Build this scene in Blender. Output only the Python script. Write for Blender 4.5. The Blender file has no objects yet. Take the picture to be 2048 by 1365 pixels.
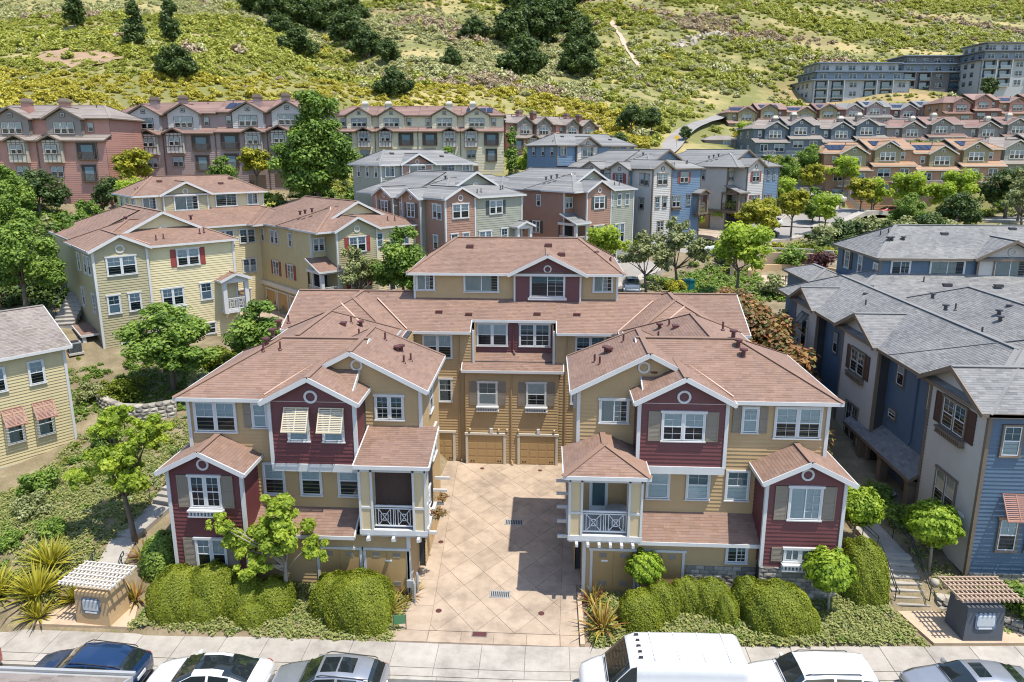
import bpy, math, random
import numpy as np
from mathutils import Vector, Matrix
random.seed(7); RNG = np.random.default_rng(7)
R = math.radians
scene = bpy.context.scene
col = scene.collection
# ---------------------------------------------------------------- camera
cam_d = bpy.data.cameras.new('camera'); cam = bpy.data.objects.new('camera', cam_d); col.objects.link(cam)
cam_d.sensor_width = 36.0; cam_d.lens = 36.0 * 1365 / 2048
cam_d.shift_y = -82.5 / 2048
cam_d.clip_start = 0.5; cam_d.clip_end = 3000
cam.location = (2.15, 0.0, 20.4)
cam.rotation_euler = (R(90 - 12.3), 0, R(2.9))
scene.camera = cam
# ---------------------------------------------------------------- sky, sun, exposure
SUN = Vector((0.312, -0.195, 1.0)).normalized()
world = bpy.data.worlds.new('World'); scene.world = world; world.use_nodes = True
wn = world.node_tree; wn.nodes.clear()
sky = wn.nodes.new('ShaderNodeTexSky'); sky.sky_type = 'NISHITA'; sky.sun_disc = False
sky.sun_elevation = math.asin(SUN.z); sky.sun_rotation = math.atan2(SUN.x, SUN.y)
sky.air_density = 1.0; sky.dust_density = 0.6; sky.ozone_density = 1.0
bg = wn.nodes.new('ShaderNodeBackground'); bg.inputs['Strength'].default_value = 0.15
wo = wn.nodes.new('ShaderNodeOutputWorld')
wn.links.new(sky.outputs[0], bg.inputs['Color']); wn.links.new(bg.outputs[0], wo.inputs['Surface'])
sun_d = bpy.data.lights.new('sun', 'SUN'); sun = bpy.data.objects.new('sun', sun_d); col.objects.link(sun)
sun_d.energy = 3.5; sun_d.angle = R(0.53); sun_d.color = (1.0, 0.935, 0.83)
sun.rotation_euler = (-SUN).to_track_quat('-Z', 'Y').to_euler(); sun.location = (30, -20, 90)
vs = scene.view_settings
vs.view_transform = 'Standard'; vs.look = 'None'; vs.exposure = 0.94; vs.gamma = 1.0; vs.use_curve_mapping = False
scene.render.engine = 'CYCLES'
scene.cycles.max_bounces = 6; scene.cycles.transparent_max_bounces = 12
scene.cycles.use_denoising = True; scene.cycles.filter_width = 1.1
# ================================================================= materials
MATS = {}
def _nt(name):
    m = bpy.data.materials.new(name); m.use_nodes = True
    nt = m.node_tree; b = nt.nodes['Principled BSDF']; MATS[name] = m
    return m, nt, b
def N(nt, typ, **kw):
    n = nt.nodes.new(typ)
    for k, v in kw.items():
        if k.startswith('_'): setattr(n, k[1:], v)
        else: n.inputs[k.replace('__', ' ')].default_value = v
    return n
def L(nt, a, b): nt.links.new(a, b)
def c4(c): return (c[0], c[1], c[2], 1)
def mixc(nt, fac, a, b, mode='MIX'):
    n = nt.nodes.new('ShaderNodeMix'); n.data_type = 'RGBA'; n.blend_type = mode
    for s, v in ((0, fac), (6, a), (7, b)):
        if hasattr(v, 'is_output'): L(nt, v, n.inputs[s])
        elif isinstance(v, (int, float)): n.inputs[s].default_value = v
        else: n.inputs[s].default_value = c4(v)
    return n.outputs[2]
def ramp(nt, fac, stops, interp='LINEAR'):
    n = nt.nodes.new('ShaderNodeValToRGB'); n.color_ramp.interpolation = interp
    el = n.color_ramp.elements
    el[0].position = stops[0][0]; el[0].color = c4(stops[0][1])
    el[1].position = stops[-1][0]; el[1].color = c4(stops[-1][1])
    for p, c in stops[1:-1]:
        e = el.new(p); e.color = c4(c)
    L(nt, fac, n.inputs[0]); return n.outputs[0]
def noise(nt, scale, detail=4, rough=.55, vec=None, obj=True):
    n = N(nt, 'ShaderNodeTexNoise', Scale=scale, Detail=detail, Roughness=rough)
    if vec is None:
        t = nt.nodes.new('ShaderNodeTexCoord'); vec = t.outputs['Object'] if obj else t.outputs['Generated']
    L(nt, vec, n.inputs['Vector']); return n.outputs['Fac']
def bump(nt, b, h, strength=.3, dist=.02):
    n = N(nt, 'ShaderNodeBump', Strength=strength, Distance=dist)
    L(nt, h, n.inputs['Height']); L(nt, n.outputs[0], b.inputs['Normal'])
def paint(name, c, rough=.55, var=.12, scale=1.2, streak=True, metal=0.0):
    """painted or plain surface: base colour with slow weathering and fine mottling"""
    m, nt, b = _nt(name)
    f = noise(nt, scale, 5, .6); f2 = noise(nt, scale * 14, 3, .5)
    dark = tuple(x * (1 - var) for x in c); lite = tuple(min(1, x * (1 + var * .8)) for x in c)
    a = ramp(nt, f, [(.3, dark), (.7, lite)])
    out = mixc(nt, .25, a, ramp(nt, f2, [(.35, dark), (.65, lite)]))
    if streak:
        t = nt.nodes.new('ShaderNodeTexCoord'); mp = N(nt, 'ShaderNodeMapping'); mp.inputs['Scale'].default_value = (2.2, 2.2, .12)
        L(nt, t.outputs['Object'], mp.inputs['Vector'])
        s = noise(nt, 1.4, 5, .7, mp.outputs[0])
        out = mixc(nt, ramp(nt, s, [(.52, (0, 0, 0)), (.8, (.28, .28, .28))]), out, tuple(x * .72 for x in c))
    L(nt, out, b.inputs['Base Color']); b.inputs['Roughness'].default_value = rough; b.inputs['Metallic'].default_value = metal
    return m
def shingle_mat(name, cols):
    """per-tab colour from the tab's own attribute"""
    m, nt, b = _nt(name)
    at = N(nt, 'ShaderNodeAttribute', _attribute_name='tint')
    stops = [(i / (len(cols) - 1), c) for i, c in enumerate(cols)]
    o = ramp(nt, at.outputs['Fac'], stops)
    f = noise(nt, 35, 3); f2 = noise(nt, .35, 4)
    o = mixc(nt, .5, o, ramp(nt, f, [(.3, (.62, .62, .62)), (.7, (1.25, 1.25, 1.25))]), 'MULTIPLY')
    o = mixc(nt, .6, o, ramp(nt, f2, [(.35, (.8, .8, .82)), (.65, (1.1, 1.09, 1.06))]), 'MULTIPLY')
    L(nt, o, b.inputs['Base Color']); b.inputs['Roughness'].default_value = .9
    bump(nt, b, f, .5, .01)
    return m
def leaf_mat(name, cols, trans=.3, rough=.55):
    m, nt, b = _nt(name)
    at = N(nt, 'ShaderNodeAttribute', _attribute_name='tint')
    stops = [(i / (len(cols) - 1), tuple(min(.6, v * 1.35) for v in c)) for i, c in enumerate(cols)]
    o = ramp(nt, at.outputs['Fac'], stops)
    L(nt, o, b.inputs['Base Color']); b.inputs['Roughness'].default_value = rough
    b.inputs['Specular IOR Level'].default_value = .3
    tr = N(nt, 'ShaderNodeBsdfTranslucent')
    o2 = mixc(nt, 1.0, o, (1.25, 1.3, .6), 'MULTIPLY'); L(nt, o2, tr.inputs['Color'])
    mx = N(nt, 'ShaderNodeMixShader', Fac=trans)
    L(nt, b.outputs[0], mx.inputs[1]); L(nt, tr.outputs[0], mx.inputs[2])
    L(nt, mx.outputs[0], nt.nodes['Material Output'].inputs['Surface'])
    return m
def glass_mat(name, tint, ior=1.5, rough=.02):
    m, nt, b = _nt(name)
    fr = N(nt, 'ShaderNodeFresnel', IOR=ior)
    tp = N(nt, 'ShaderNodeBsdfTransparent', Color=c4(tint)); gl = N(nt, 'ShaderNodeBsdfGlossy', Roughness=rough)
    mx = N(nt, 'ShaderNodeMixShader'); L(nt, fr.outputs[0], mx.inputs[0])
    L(nt, tp.outputs[0], mx.inputs[1]); L(nt, gl.outputs[0], mx.inputs[2])
    L(nt, mx.outputs[0], nt.nodes['Material Output'].inputs['Surface'])
    return m

# ================================================================= mesh building
_MESH_N = [0]
class MB:
    """collects faces; tf maps local to building coordinates"""
    def __init__(s): s.v = []; s.f = []; s.t = []; s.mi = []; s.tf = None; s.m = 0; s.tint = 0.5
    def add(s, vs, fs, tint=None):
        o = len(s.v)
        if s.tf: vs = [s.tf(*p) for p in vs]
        s.v.extend(vs)
        for f in fs:
            s.f.append(tuple(i + o for i in f)); s.t.append(s.tint if tint is None else tint); s.mi.append(s.m)
    def quad(s, a, b, c, d): s.add([a, b, c, d], [(0, 1, 2, 3)])
    def poly(s, pts): s.add(list(pts), [tuple(range(len(pts)))])
    def box(s, x0, x1, y0, y1, z0, z1):
        s.add([(x0, y0, z0), (x1, y0, z0), (x1, y1, z0), (x0, y1, z0), (x0, y0, z1), (x1, y0, z1), (x1, y1, z1), (x0, y1, z1)],
              [(0, 3, 2, 1), (4, 5, 6, 7), (0, 1, 5, 4), (1, 2, 6, 5), (2, 3, 7, 6), (3, 0, 4, 7)])
    def beam(s, a, b, w, h, up=(0, 0, 1)):
        """rectangular bar from a to b, w across and h along up"""
        a = Vector(a); b = Vector(b); d = (b - a).normalized(); u = Vector(up)
        sd = d.cross(u)
        if sd.length < 1e-5: sd = d.cross(Vector((0, 1, 0)))
        sd.normalize(); u = sd.cross(d).normalized()
        q = []
        for p in (a, b):
            for i, j in ((-1, -1), (1, -1), (1, 1), (-1, 1)): q.append(tuple(p + sd * (w / 2 * i) + u * (h / 2 * j)))
        s.add(q, [(3, 2, 1, 0), (4, 5, 6, 7), (0, 1, 5, 4), (1, 2, 6, 5), (2, 3, 7, 6), (3, 0, 4, 7)])
    def tube(s, pts, radii, n=6, cap=True):
        pts = [Vector(p) for p in pts]
        if not isinstance(radii, (list, tuple)): radii = [radii] * len(pts)
        rings = []
        for i, p in enumerate(pts):
            d = (pts[min(i + 1, len(pts) - 1)] - pts[max(i - 1, 0)]).normalized()
            u = d.cross(Vector((0.123, 1, 0.05))).normalized() if abs(d.y) < .95 else d.cross(Vector((1, 0, 0))).normalized()
            w = d.cross(u)
            rings += [tuple(p + (u * math.cos(k * 2 * math.pi / n) + w * math.sin(k * 2 * math.pi / n)) * radii[i]) for k in range(n)]
        fs = []
        for i in range(len(pts) - 1):
            for k in range(n):
                a = i * n + k; b = i * n + (k + 1) % n
                fs.append((a, b, b + n, a + n))
        if cap: fs.append(tuple(range(n - 1, -1, -1))); fs.append(tuple(range((len(pts) - 1) * n, len(pts) * n)))
        s.add(rings, fs)
    def lathe(s, prof, n=12, c=(0, 0, 0)):
        vs = []; fs = []
        for r, z in prof:
            vs += [(c[0] + r * math.cos(k * 2 * math.pi / n), c[1] + r * math.sin(k * 2 * math.pi / n), c[2] + z) for k in range(n)]
        for i in range(len(prof) - 1):
            for k in range(n):
                a = i * n + k; b = i * n + (k + 1) % n
                fs.append((a, b, b + n, a + n))
        fs.append(tuple(range(n - 1, -1, -1))); fs.append(tuple(range((len(prof) - 1) * n, len(prof) * n)))
        s.add(vs, fs)
    def mesh(s, name, mats, smooth=False, tint=False):
        me = bpy.data.meshes.new(name); me.from_pydata(s.v, [], s.f)
        for m in (mats if isinstance(mats, (list, tuple)) else [mats]): me.materials.append(MATS[m])
        if any(s.mi): me.polygons.foreach_set('material_index', s.mi)
        if tint:
            a = me.attributes.new('tint', 'FLOAT', 'FACE'); a.data.foreach_set('value', s.t)
        if smooth: me.polygons.foreach_set('use_smooth', [True] * len(me.polygons))
        me.update(); return me
    def build(s, name, mats, parent=None, **kw):
        if not s.f: return None
        return put(name, s.mesh(name, mats, kw.pop('smooth', False), kw.pop('tint', False)), parent, **kw)
def put(name, me, parent=None, loc=(0, 0, 0), rz=0.0, label=None, cat=None, group=None, kind=None, scale=None):
    o = bpy.data.objects.new(name, me); col.objects.link(o)
    o.location = loc; o.rotation_euler = (0, 0, rz)
    if scale is not None: o.scale = scale if hasattr(scale, '__len__') else (scale,) * 3
    if parent is not None: o.parent = parent
    if label: o['label'] = label
    if cat: o['category'] = cat
    if group: o['group'] = group
    if kind: o['kind'] = kind
    return o
def thing(name, label, cat, loc=(0, 0, 0), rz=0.0, group=None, scale=None):
    return put(name, None, None, loc, rz, label, cat, group, None, scale)
def copy_tree(o, parent=None):
    c = o.copy(); col.objects.link(c)
    if parent is not None: c.parent = parent
    for ch in o.children: copy_tree(ch, c)
    return c
def clip(poly, nx, ny, nz, d):
    """part of the polygon where n.p <= d"""
    out = []; n = len(poly)
    for i in range(n):
        a = poly[i]; b = poly[(i + 1) % n]
        da = a[0] * nx + a[1] * ny + a[2] * nz - d; db = b[0] * nx + b[1] * ny + b[2] * nz - d
        if da <= 0: out.append(a)
        if (da < 0 < db) or (db < 0 < da):
            t = da / (da - db); out.append((a[0] + (b[0] - a[0]) * t, a[1] + (b[1] - a[1]) * t, a[2] + (b[2] - a[2]) * t))
    return out
# ================================================================= architecture kit
class Frame:
    """a vertical wall frame in building coordinates: u along the wall, w out of it"""
    def __init__(s, x, y, deg=0):
        s.x, s.y, s.a = x, y, R(deg); s.c, s.s = math.cos(s.a), math.sin(s.a)
    def p(s, u, w, z): return (s.x + s.c * u + s.s * w, s.y + s.s * u - s.c * w, z)
def siding(mb, fr, poly, pitch=.18, lap=.034):
    """clapboard courses over a convex (u,z) outline: each board stands proud at its foot"""
    z0 = min(p[1] for p in poly); z1 = max(p[1] for p in poly)
    P = [(p[0], 0.0, p[1]) for p in poly]
    k = 0
    while z0 + k * pitch < z1 - 1e-4:
        a = z0 + k * pitch; b = min(a + pitch, z1)
        q = clip(clip(P, 0, 0, 1, b), 0, 0, -1, -a)
        k += 1
        if len(q) < 3: continue
        vs = [fr.p(x, .004 + lap * (1 - (z - a) / pitch), z) for x, _, z in q]
        lo = sorted([x for x, _, z in q if abs(z - a) < 1e-5])
        t = random.random()
        mb.add(vs, [tuple(range(len(vs)))], t)
        if len(lo) >= 2 and lo[-1] - lo[0] > .01:
            mb.add([fr.p(lo[0], 0, a), fr.p(lo[-1], 0, a), fr.p(lo[-1], .004 + lap, a), fr.p(lo[0], .004 + lap, a)], [(0, 1, 2, 3)], t)
def shingles(mb, poly, expo=.145, tabw=.32, tabs=True, thick=.008, lift=.0):
    """overlapping shingle tabs on a planar roof polygon (counter-clockwise from above)"""
    p = [Vector(q) for q in poly]
    n = (p[1] - p[0]).cross(p[2] - p[0]).normalized()
    if n.z < 0: p.reverse(); n = -n
    hz = Vector((-n.y, n.x, 0))
    hz = Vector((1, 0, 0)) if hz.length < 1e-4 else hz.normalized()
    up = n.cross(hz).normalized()
    if up.z < 0: up = -up; hz = -hz
    o = p[0]
    L2 = [((q - o).dot(hz), (q - o).dot(up), 0.0) for q in p]
    v0 = min(q[1] for q in L2); v1 = max(q[1] for q in L2)
    rows = int(math.ceil((v1 - v0) / expo - 1e-6))
    def W(u, v, h): q = o + hz * u + up * v + n * (h + lift); return (q.x, q.y, q.z)
    for r in range(rows):
        a = v0 + r * expo; b = min(a + expo, v1)
        q = clip(clip(L2, 0, 1, 0, b), 0, -1, 0, -a)
        if len(q) < 3: continue
        ua = min(x[0] for x in q); ub = max(x[0] for x in q)
        if ub - ua < .01: continue
        cuts = [ua]
        if tabs:
            u = ua + random.uniform(.1, 1) * tabw
            while u < ub - .03:
                cuts.append(u); u += tabw * random.choice((.55, .8, 1.0, 1.0, 1.25))
        cuts.append(ub)
        full = [x for x in q]
        la = sorted(x[0] for x in q if abs(x[1] - a) < 1e-5); lb = sorted(x[0] for x in q if abs(x[1] - b) < 1e-5)
        lo0 = max(la[0] if la else 1e9, lb[0] if lb else 1e9); hi0 = min(la[-1] if la else -1e9, lb[-1] if lb else -1e9)
        for i in range(len(cuts) - 1):
            c, d = cuts[i], cuts[i + 1]
            if c >= lo0 and d <= hi0: t = [(c, a, 0), (d, a, 0), (d, b, 0), (c, b, 0)]
            else:
                t = clip(clip(full, 1, 0, 0, d), -1, 0, 0, -c)
                if len(t) < 3: continue
            th = thick + (random.random() * .004 if tabs else 0); tn = random.random()
            vs = [W(x, y, .003 + th * max(0, (1 - (y - a) / expo))) for x, y, _ in t]
            mb.add(vs, [tuple(range(len(vs)))], tn)
            lo = sorted(x for x, y, _ in t if abs(y - a) < 1e-5)
            if len(lo) >= 2: mb.add([W(lo[0], a, -.004), W(lo[-1], a, -.004), W(lo[-1], a, th + .003), W(lo[0], a, th + .003)], [(0, 1, 2, 3)], tn)
class Roof:
    def __init__(s, parent, shin, trim, near=2, soffit=None):
        """near: 2 = single tabs, 1 = courses, 0 = plain planes"""
        s.p, s.shin, s.trim, s.near = parent, shin, trim, near
        s.deck = MB(); s.sh = MB(); s.fas = MB(); s.cap = MB(); s.extra = []
    def plane(s, poly, th=.1):
        if s.near: shingles(s.sh, poly, tabs=s.near == 2, expo=.145 if s.near == 2 else .3, tabw=.32)
        else: s.sh.add([(x, y, z + .012) for x, y, z in poly], [tuple(range(len(poly)))], random.random())
        s.deck.add([(x, y, z - th) for x, y, z in poly][::-1], [tuple(range(len(poly)))])
    def fascia(s, a, b, h=.17, drop=.02, w=.06):
        d = -h / 2 + drop
        m = MB() if s.near else s.fas; m.beam((a[0], a[1], a[2] + d), (b[0], b[1], b[2] + d), w, h)
        if s.near: s.extra.append(('fascia', m, s.trim))
    def ridge(s, a, b):
        m = MB(); m.tint = .35; m.beam((a[0], a[1], a[2] + .022), (b[0], b[1], b[2] + .022), .26, .035); s.extra.append(('ridge_cap', m, s.shin))
    def block(s, x0, x1, y0, y1, ze, pitch=.5, axis='x', e0='hip', e1='hip', k=1.0, caps=True):
        """hip or gable roof over a rectangle (overhang included); returns ridge height"""
        if axis == 'x':
            h = (y1 - y0) / 2; zr = ze + pitch * h; c = (y0 + y1) / 2
            r0 = (x0 + (h * k if e0 == 'hip' else 0), c, zr); r1 = (x1 - (h * k if e1 == 'hip' else 0), c, zr)
            A, B, C, D = (x0, y0, ze), (x1, y0, ze), (x1, y1, ze), (x0, y1, ze)
            s.plane([A, B, r1, r0]); s.plane([C, D, r0, r1])
            s.fascia(A, B); s.fascia(C, D)
            ends = ((e0, D, A, r0), (e1, B, C, r1))
        else:
            h = (x1 - x0) / 2; zr = ze + pitch * h; c = (x0 + x1) / 2
            r0 = (c, y0 + (h * k if e0 == 'hip' else 0), zr); r1 = (c, y1 - (h * k if e1 == 'hip' else 0), zr)
            A, B, C, D = (x0, y0, ze), (x1, y0, ze), (x1, y1, ze), (x0, y1, ze)
            s.plane([B, C, r1, r0]); s.plane([D, A, r0, r1])
            s.fascia(B, C); s.fascia(D, A)
            ends = ((e0, A, B, r0), (e1, C, D, r1))
        for kind, a, b, r in ends:
            if kind == 'hip':
                s.plane([a, b, r]); s.fascia(a, b)
                if caps and s.near: s.ridge(a, r); s.ridge(b, r)
            elif kind == 'gable':
                s.fascia(a, r, h=.21, drop=.02, w=.05); s.fascia(r, b, h=.21, drop=.02, w=.06)
        if caps and s.near: s.ridge(r0, r1)
        return zr
    def shed(s, x0, x1, y0, y1, z0, z1):
        """single slope rising from y0 to y1"""
        s.plane([(x0, y0, z0), (x1, y0, z0), (x1, y1, z1), (x0, y1, z1)])
        s.fascia((x0, y0, z0), (x1, y0, z0)); s.fascia((x0, y0, z0), (x0, y1, z1), .16); s.fascia((x1, y0, z0), (x1, y1, z1), .16)
    def valley(s, a, b, mat='flashing', w=.09):
        m = MB(); m.beam((a[0], a[1], a[2] + .03), (b[0], b[1], b[2] + .03), w, .03); s.extra.append(('valley_flashing', m, mat))
    def pipe(s, x, y, z, h=.4, r=.05, mat='vent_maroon'):
        m = MB(); m.lathe([(r * 2.2, -.03), (r * 2.0, .02), (r, .06), (r, h), (r * .8, h)], 8, (x, y, z)); s.extra.append(('vent_pipe', m, mat))
    def cowl(s, x, y, z, h=.35, mat='vent_maroon'):
        m = MB(); m.lathe([(.13, -.04), (.1, .05), (.1, h - .12), (.2, h - .1), (.2, h - .02), (.05, h)], 10, (x, y, z)); s.extra.append(('vent_cowl', m, mat))
    def slot(s, x, y, z, w=.5, d=.3, mat='vent_maroon', ry=0.5):
        m = MB(); m.add([(x - w / 2, y - d / 2, z - d / 2 * ry), (x + w / 2, y - d / 2, z - d / 2 * ry), (x + w / 2, y + d / 2, z + d / 2 * ry), (x - w / 2, y + d / 2, z + d / 2 * ry),
                         (x - w / 2, y - d / 2, z + .12), (x + w / 2, y - d / 2, z + .12), (x + w / 2, y + d / 2, z + d / 2 * ry + .05), (x - w / 2, y + d / 2, z + d / 2 * ry + .05)],
                        [(4, 5, 6, 7), (0, 1, 5, 4), (1, 2, 6, 5), (3, 0, 4, 7), (2, 3, 7, 6)]); s.extra.append(('roof_vent', m, mat))
    def finish(s):
        o = s.deck.build('roof', 'soffit', s.p)
        s.sh.build('shingles', s.shin, o, tint=True, kind='stuff')
        s.fas.build('fascia', s.trim, o)
        s.cap.tint = .35
        s.cap.build('ridge_cap', s.shin, o, tint=True)
        for n, m, mat in s.extra: m.build(n, mat, o, tint=n == 'ridge_cap')
        return o

# ---- windows: one mesh per size and kind, shared by all copies
_W = {}
def _cached(key, fn):
    if key not in _W: _W[key] = fn()
    return _W[key]
def win_casing(w, h, trim, n, box, cap, depth=.075):
    def f():
        m = MB(); t = .085; d = depth
        m.box(-w / 2 - t, -w / 2, -d, 0, -h / 2 - t * .4, h / 2); m.box(w / 2, w / 2 + t, -d, 0, -h / 2 - t * .4, h / 2)
        e = .05 if cap else 0
        m.box(-w / 2 - t - e, w / 2 + t + e, -d - (.03 if cap else 0), 0, h / 2, h / 2 + t * (1.25 if cap else 1))
        m.box(-w / 2 - t - .03, w / 2 + t + .03, -d - .04, 0, -h / 2 - t, -h / 2 - t * .4 + .002)
        for i in range(1, n):
            x = -w / 2 + w * i / n; m.box(x - .05, x + .05, -d * .9, 0, -h / 2, h / 2)
        return m.mesh('window', trim)
    return _cached(('c', w, h, trim, n, cap, depth), f)
def win_sash(w, h, mat, n, grid, style):
    def f():
        m = MB()
        for i in range(n):
            a = -w / 2 + w * i / n + (.05 if i else 0); b = -w / 2 + w * (i + 1) / n - (.05 if i < n - 1 else 0)
            t = .045; y0, y1 = -.058, -.03
            m.box(a, a + t, y0, y1, -h / 2, h / 2); m.box(b - t, b, y0, y1, -h / 2, h / 2)
            m.box(a + t, b - t, y0, y1, -h / 2, -h / 2 + t); m.box(a + t, b - t, y0, y1, h / 2 - t, h / 2)
            c = (a + b) / 2
            if style == 'hung':
                m.box(a + t, b - t, y0 - .004, y1, -.025, .025)
                if grid:
                    g = .013
                    m.box(c - g / 2, c + g / 2, y0 + .006, y1 - .002, .025, h / 2 - t); m.box(a + t, b - t, y0 + .007, y1 - .003, h / 4 - g / 2, h / 4 + g / 2)
                if grid == 2:
                    m.box(c - g / 2, c + g / 2, y0 + .006, y1 - .002, -h / 2 + t, -.025); m.box(a + t, b - t, y0 + .007, y1 - .003, -h / 4 - g / 2, -h / 4 + g / 2)
            elif style == 'slide':
                m.box(c - .025, c + .025, y0 - .004, y1, -h / 2 + t, h / 2 - t)
                if grid:
                    for k in (1, 2, 3): z = -h / 2 + h * k / 4; m.box(c + .025, b - t, y0 + .007, y1 - .003, z - .007, z + .007)
                    q = (c + b) / 2; m.box(q - .007, q + .007, y0 + .006, y1 - .002, -h / 2 + t, h / 2 - t)
        return m.mesh('sash', mat)
    return _cached(('s', w, h, mat, n, grid, style), f)
def win_pane(w, z0, z1):
    def f():
        m = MB(); m.quad((-w / 2, -.045, z0), (w / 2, -.045, z0), (w / 2, -.045, z1), (-w / 2, -.045, z1)); return m.mesh('pane', 'pane')
    return _cached(('p', round(w, 3), round(z0, 3), round(z1, 3)), f)
def win_inside(w, h, kind):
    """what shows behind the panes: a dark room, blinds or a curtain"""
    def f():
        m = MB(); m.m = 0
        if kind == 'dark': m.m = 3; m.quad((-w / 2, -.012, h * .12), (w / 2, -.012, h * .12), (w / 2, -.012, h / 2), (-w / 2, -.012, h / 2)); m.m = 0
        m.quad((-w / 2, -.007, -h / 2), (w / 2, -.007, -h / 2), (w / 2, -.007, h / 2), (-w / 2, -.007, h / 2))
        if kind in ('half', 'full'):
            m.m = 1; z = h / 2; zb = -.02 if kind == 'half' else -h / 2 + .03
            while z > zb:
                m.quad((-w / 2, -.021, z - .052), (w / 2, -.021, z - .052), (w / 2, -.012, z), (-w / 2, -.012, z)); z -= .058
        elif kind == 'curtain':
            m.m = 2; k = max(4, int(w / .09)); L_ = int(k * .8)
            for i in range(L_):
                a = -w / 2 + w * i / k; b = a + w / k; ya, yb = (-.01, -.022) if i % 2 else (-.022, -.01)
                m.quad((a, ya, -h / 2), (b, yb, -h / 2), (b, yb, h / 2), (a, ya, h / 2))
        elif kind == 'lower':
            m.m = 1; m.quad((-w / 2, -.012, -h / 2), (w / 2, -.012, -h / 2), (w / 2, -.012, -.02), (-w / 2, -.012, -.02))
            m.m = 3; m.quad((-w / 2, -.012, -.02), (w / 2, -.012, -.02), (w / 2, -.012, h / 2), (-w / 2, -.012, h / 2))
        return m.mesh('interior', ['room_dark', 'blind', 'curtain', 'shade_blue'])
    return _cached(('i', w, h, kind), f)
INSIDES = ('half', 'half', 'full', 'curtain', 'lower', 'lower')
def window(parent, fr, u, z, w, h, n=1, style='hung', grid=1, trim='trim', sashm=None, inside=None, cap=True, shutters=None, box=None, detail=2, w_off=0.024, shw=.42):
    """centre at (u, z) of the wall frame"""
    loc = fr.p(u, w_off, z)
    o = put('window', win_casing(w, h, trim, n, box, cap), parent, loc, fr.a)
    put('sash', win_sash(w, h, sashm or 'sash_white', n, grid if detail else 0, style), o)
    if inside is None: inside = random.choice(INSIDES)
    put('interior', win_inside(w, h, inside), o)
    if detail >= 2 and style == 'hung':
        put('pane', win_pane(w, -h / 2, 0), o); put('pane', win_pane(w, 0, h / 2), o)
    else: put('pane', win_pane(w, -h / 2, h / 2), o)
    if shutters:
        def f():
            m = MB(); hh = h + .12; a = shw / 2
            m.box(-a, a, -.035, 0, -hh / 2, hh / 2)
            m.box(-a, -a + .06, -.05, -.036, -hh / 2, hh / 2); m.box(a - .06, a, -.05, -.036, -hh / 2, hh / 2)
            for zz in (-hh / 2, -.03, hh / 2 - .07): m.box(-a + .06, a - .06, -.05, -.036, zz, zz + .07)
            k = 0
            zz = -hh / 2 + .1
            while zz < hh / 2 - .1:
                if abs(zz) > .05: m.add([(-a + .06, -.037, zz + .05), (a - .06, -.037, zz + .05), (a - .06, -.047, zz + .012), (-a + .06, -.047, zz + .012)], [(3, 2, 1, 0)])
                zz += .062
            return m.mesh('shutter', shutters)
        me = _cached(('sh', h, shutters, shw), f)
        for s in (-1, 1): put('shutter', me, parent, fr.p(u + s * (w / 2 + .11 + shw / 2), w_off, z), fr.a)
    if box:
        def g():
            m = MB(); ww = w / 2 + .16
            m.box(-ww, ww, -.3, 0, -.07, 0); m.box(-ww, ww, -.26, -.01, -.34, -.28)
            m.box(-ww + .02, ww - .02, -.05, 0, -.28, -.07)
            x = -ww + .05
            while x < ww - .04: m.box(x, x + .07, -.25, -.05, -.28, -.07); x += .16
            return m.mesh('window_box', box)
        put('window_box', _cached(('bx', w, box), g), parent, fr.p(u, w_off, z - h / 2 - .1), fr.a)
    return o
def awning(parent, fr, u, z, w, mat, h=.95, out=.55):
    """slatted awning shutter hinged at the top of a window"""
    def f():
        m = MB(); k = 14
        for i in range(k):
            t0 = i / k; t1 = (i + .72) / k
            m.add([(-w / 2, -.05 - out * t0, -h * t0), (w / 2, -.05 - out * t0, -h * t0), (w / 2, -.05 - out * t1, -h * t1 + .012), (-w / 2, -.05 - out * t1, -h * t1 + .012)], [(0, 3, 2, 1)])
        for x in (-w / 2, 0, w / 2): m.beam((x, -.06, -.01), (x, -.06 - out, -h - .01), .05, .03, (0, 1, 0))
        m.beam((-w / 2 - .03, -.06, .0), (w / 2 + .03, -.06, .0), .04, .05); m.beam((-w / 2 - .03, -.06 - out, -h), (w / 2 + .03, -.06 - out, -h), .04, .05)
        for x in (-w / 2, w / 2): m.beam((x, -.05 - out * .9, -h * .92), (x, -.02, -h * 1.12), .025, .025, (0, 1, 0))
        return m.mesh('awning_shutter', mat)
    put('awning_shutter', _cached(('aw', w, mat, h, out), f), parent, fr.p(u, .03, z), fr.a)
def round_vent(parent, fr, u, z, r, trim, back):
    def f():
        m = MB(); n = 20; ri = r * .68; vs = []; fs = []
        for k in range(n):
            a = 2 * math.pi * k / n; c, s = math.cos(a), math.sin(a)
            vs += [(r * c, 0, r * s), (r * c, -.06, r * s), (ri * c, -.06, ri * s), (ri * c, -.0, ri * s)]
        for k in range(n):
            q = (k + 1) % n
            for i in range(3): fs.append((4 * k + i, 4 * q + i, 4 * q + i + 1, 4 * k + i + 1))
        m.add(vs, fs); m.m = 1
        z_ = -ri + .03
        while z_ < ri - .04:
            hw = math.sqrt(max(0, ri * ri - z_ * z_)); m.add([(-hw, -.03, z_), (hw, -.03, z_), (hw, -.008, z_ + .06), (-hw, -.008, z_ + .06)], [(0, 1, 2, 3)]); z_ += .062
        return m.mesh('gable_vent', [trim, back])
    put('gable_vent', _cached(('rv', r, trim, back), f), parent, fr.p(u, .026, z), fr.a)
def corner_board(parent, pts, mat, z0, z1, w=.16, name='corner_board'):
    for x, y in pts:
        m = MB(); m.box(x - w / 2, x + w / 2, y - w / 2, y + w / 2, z0, z1); m.build(name, mat, parent)
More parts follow.
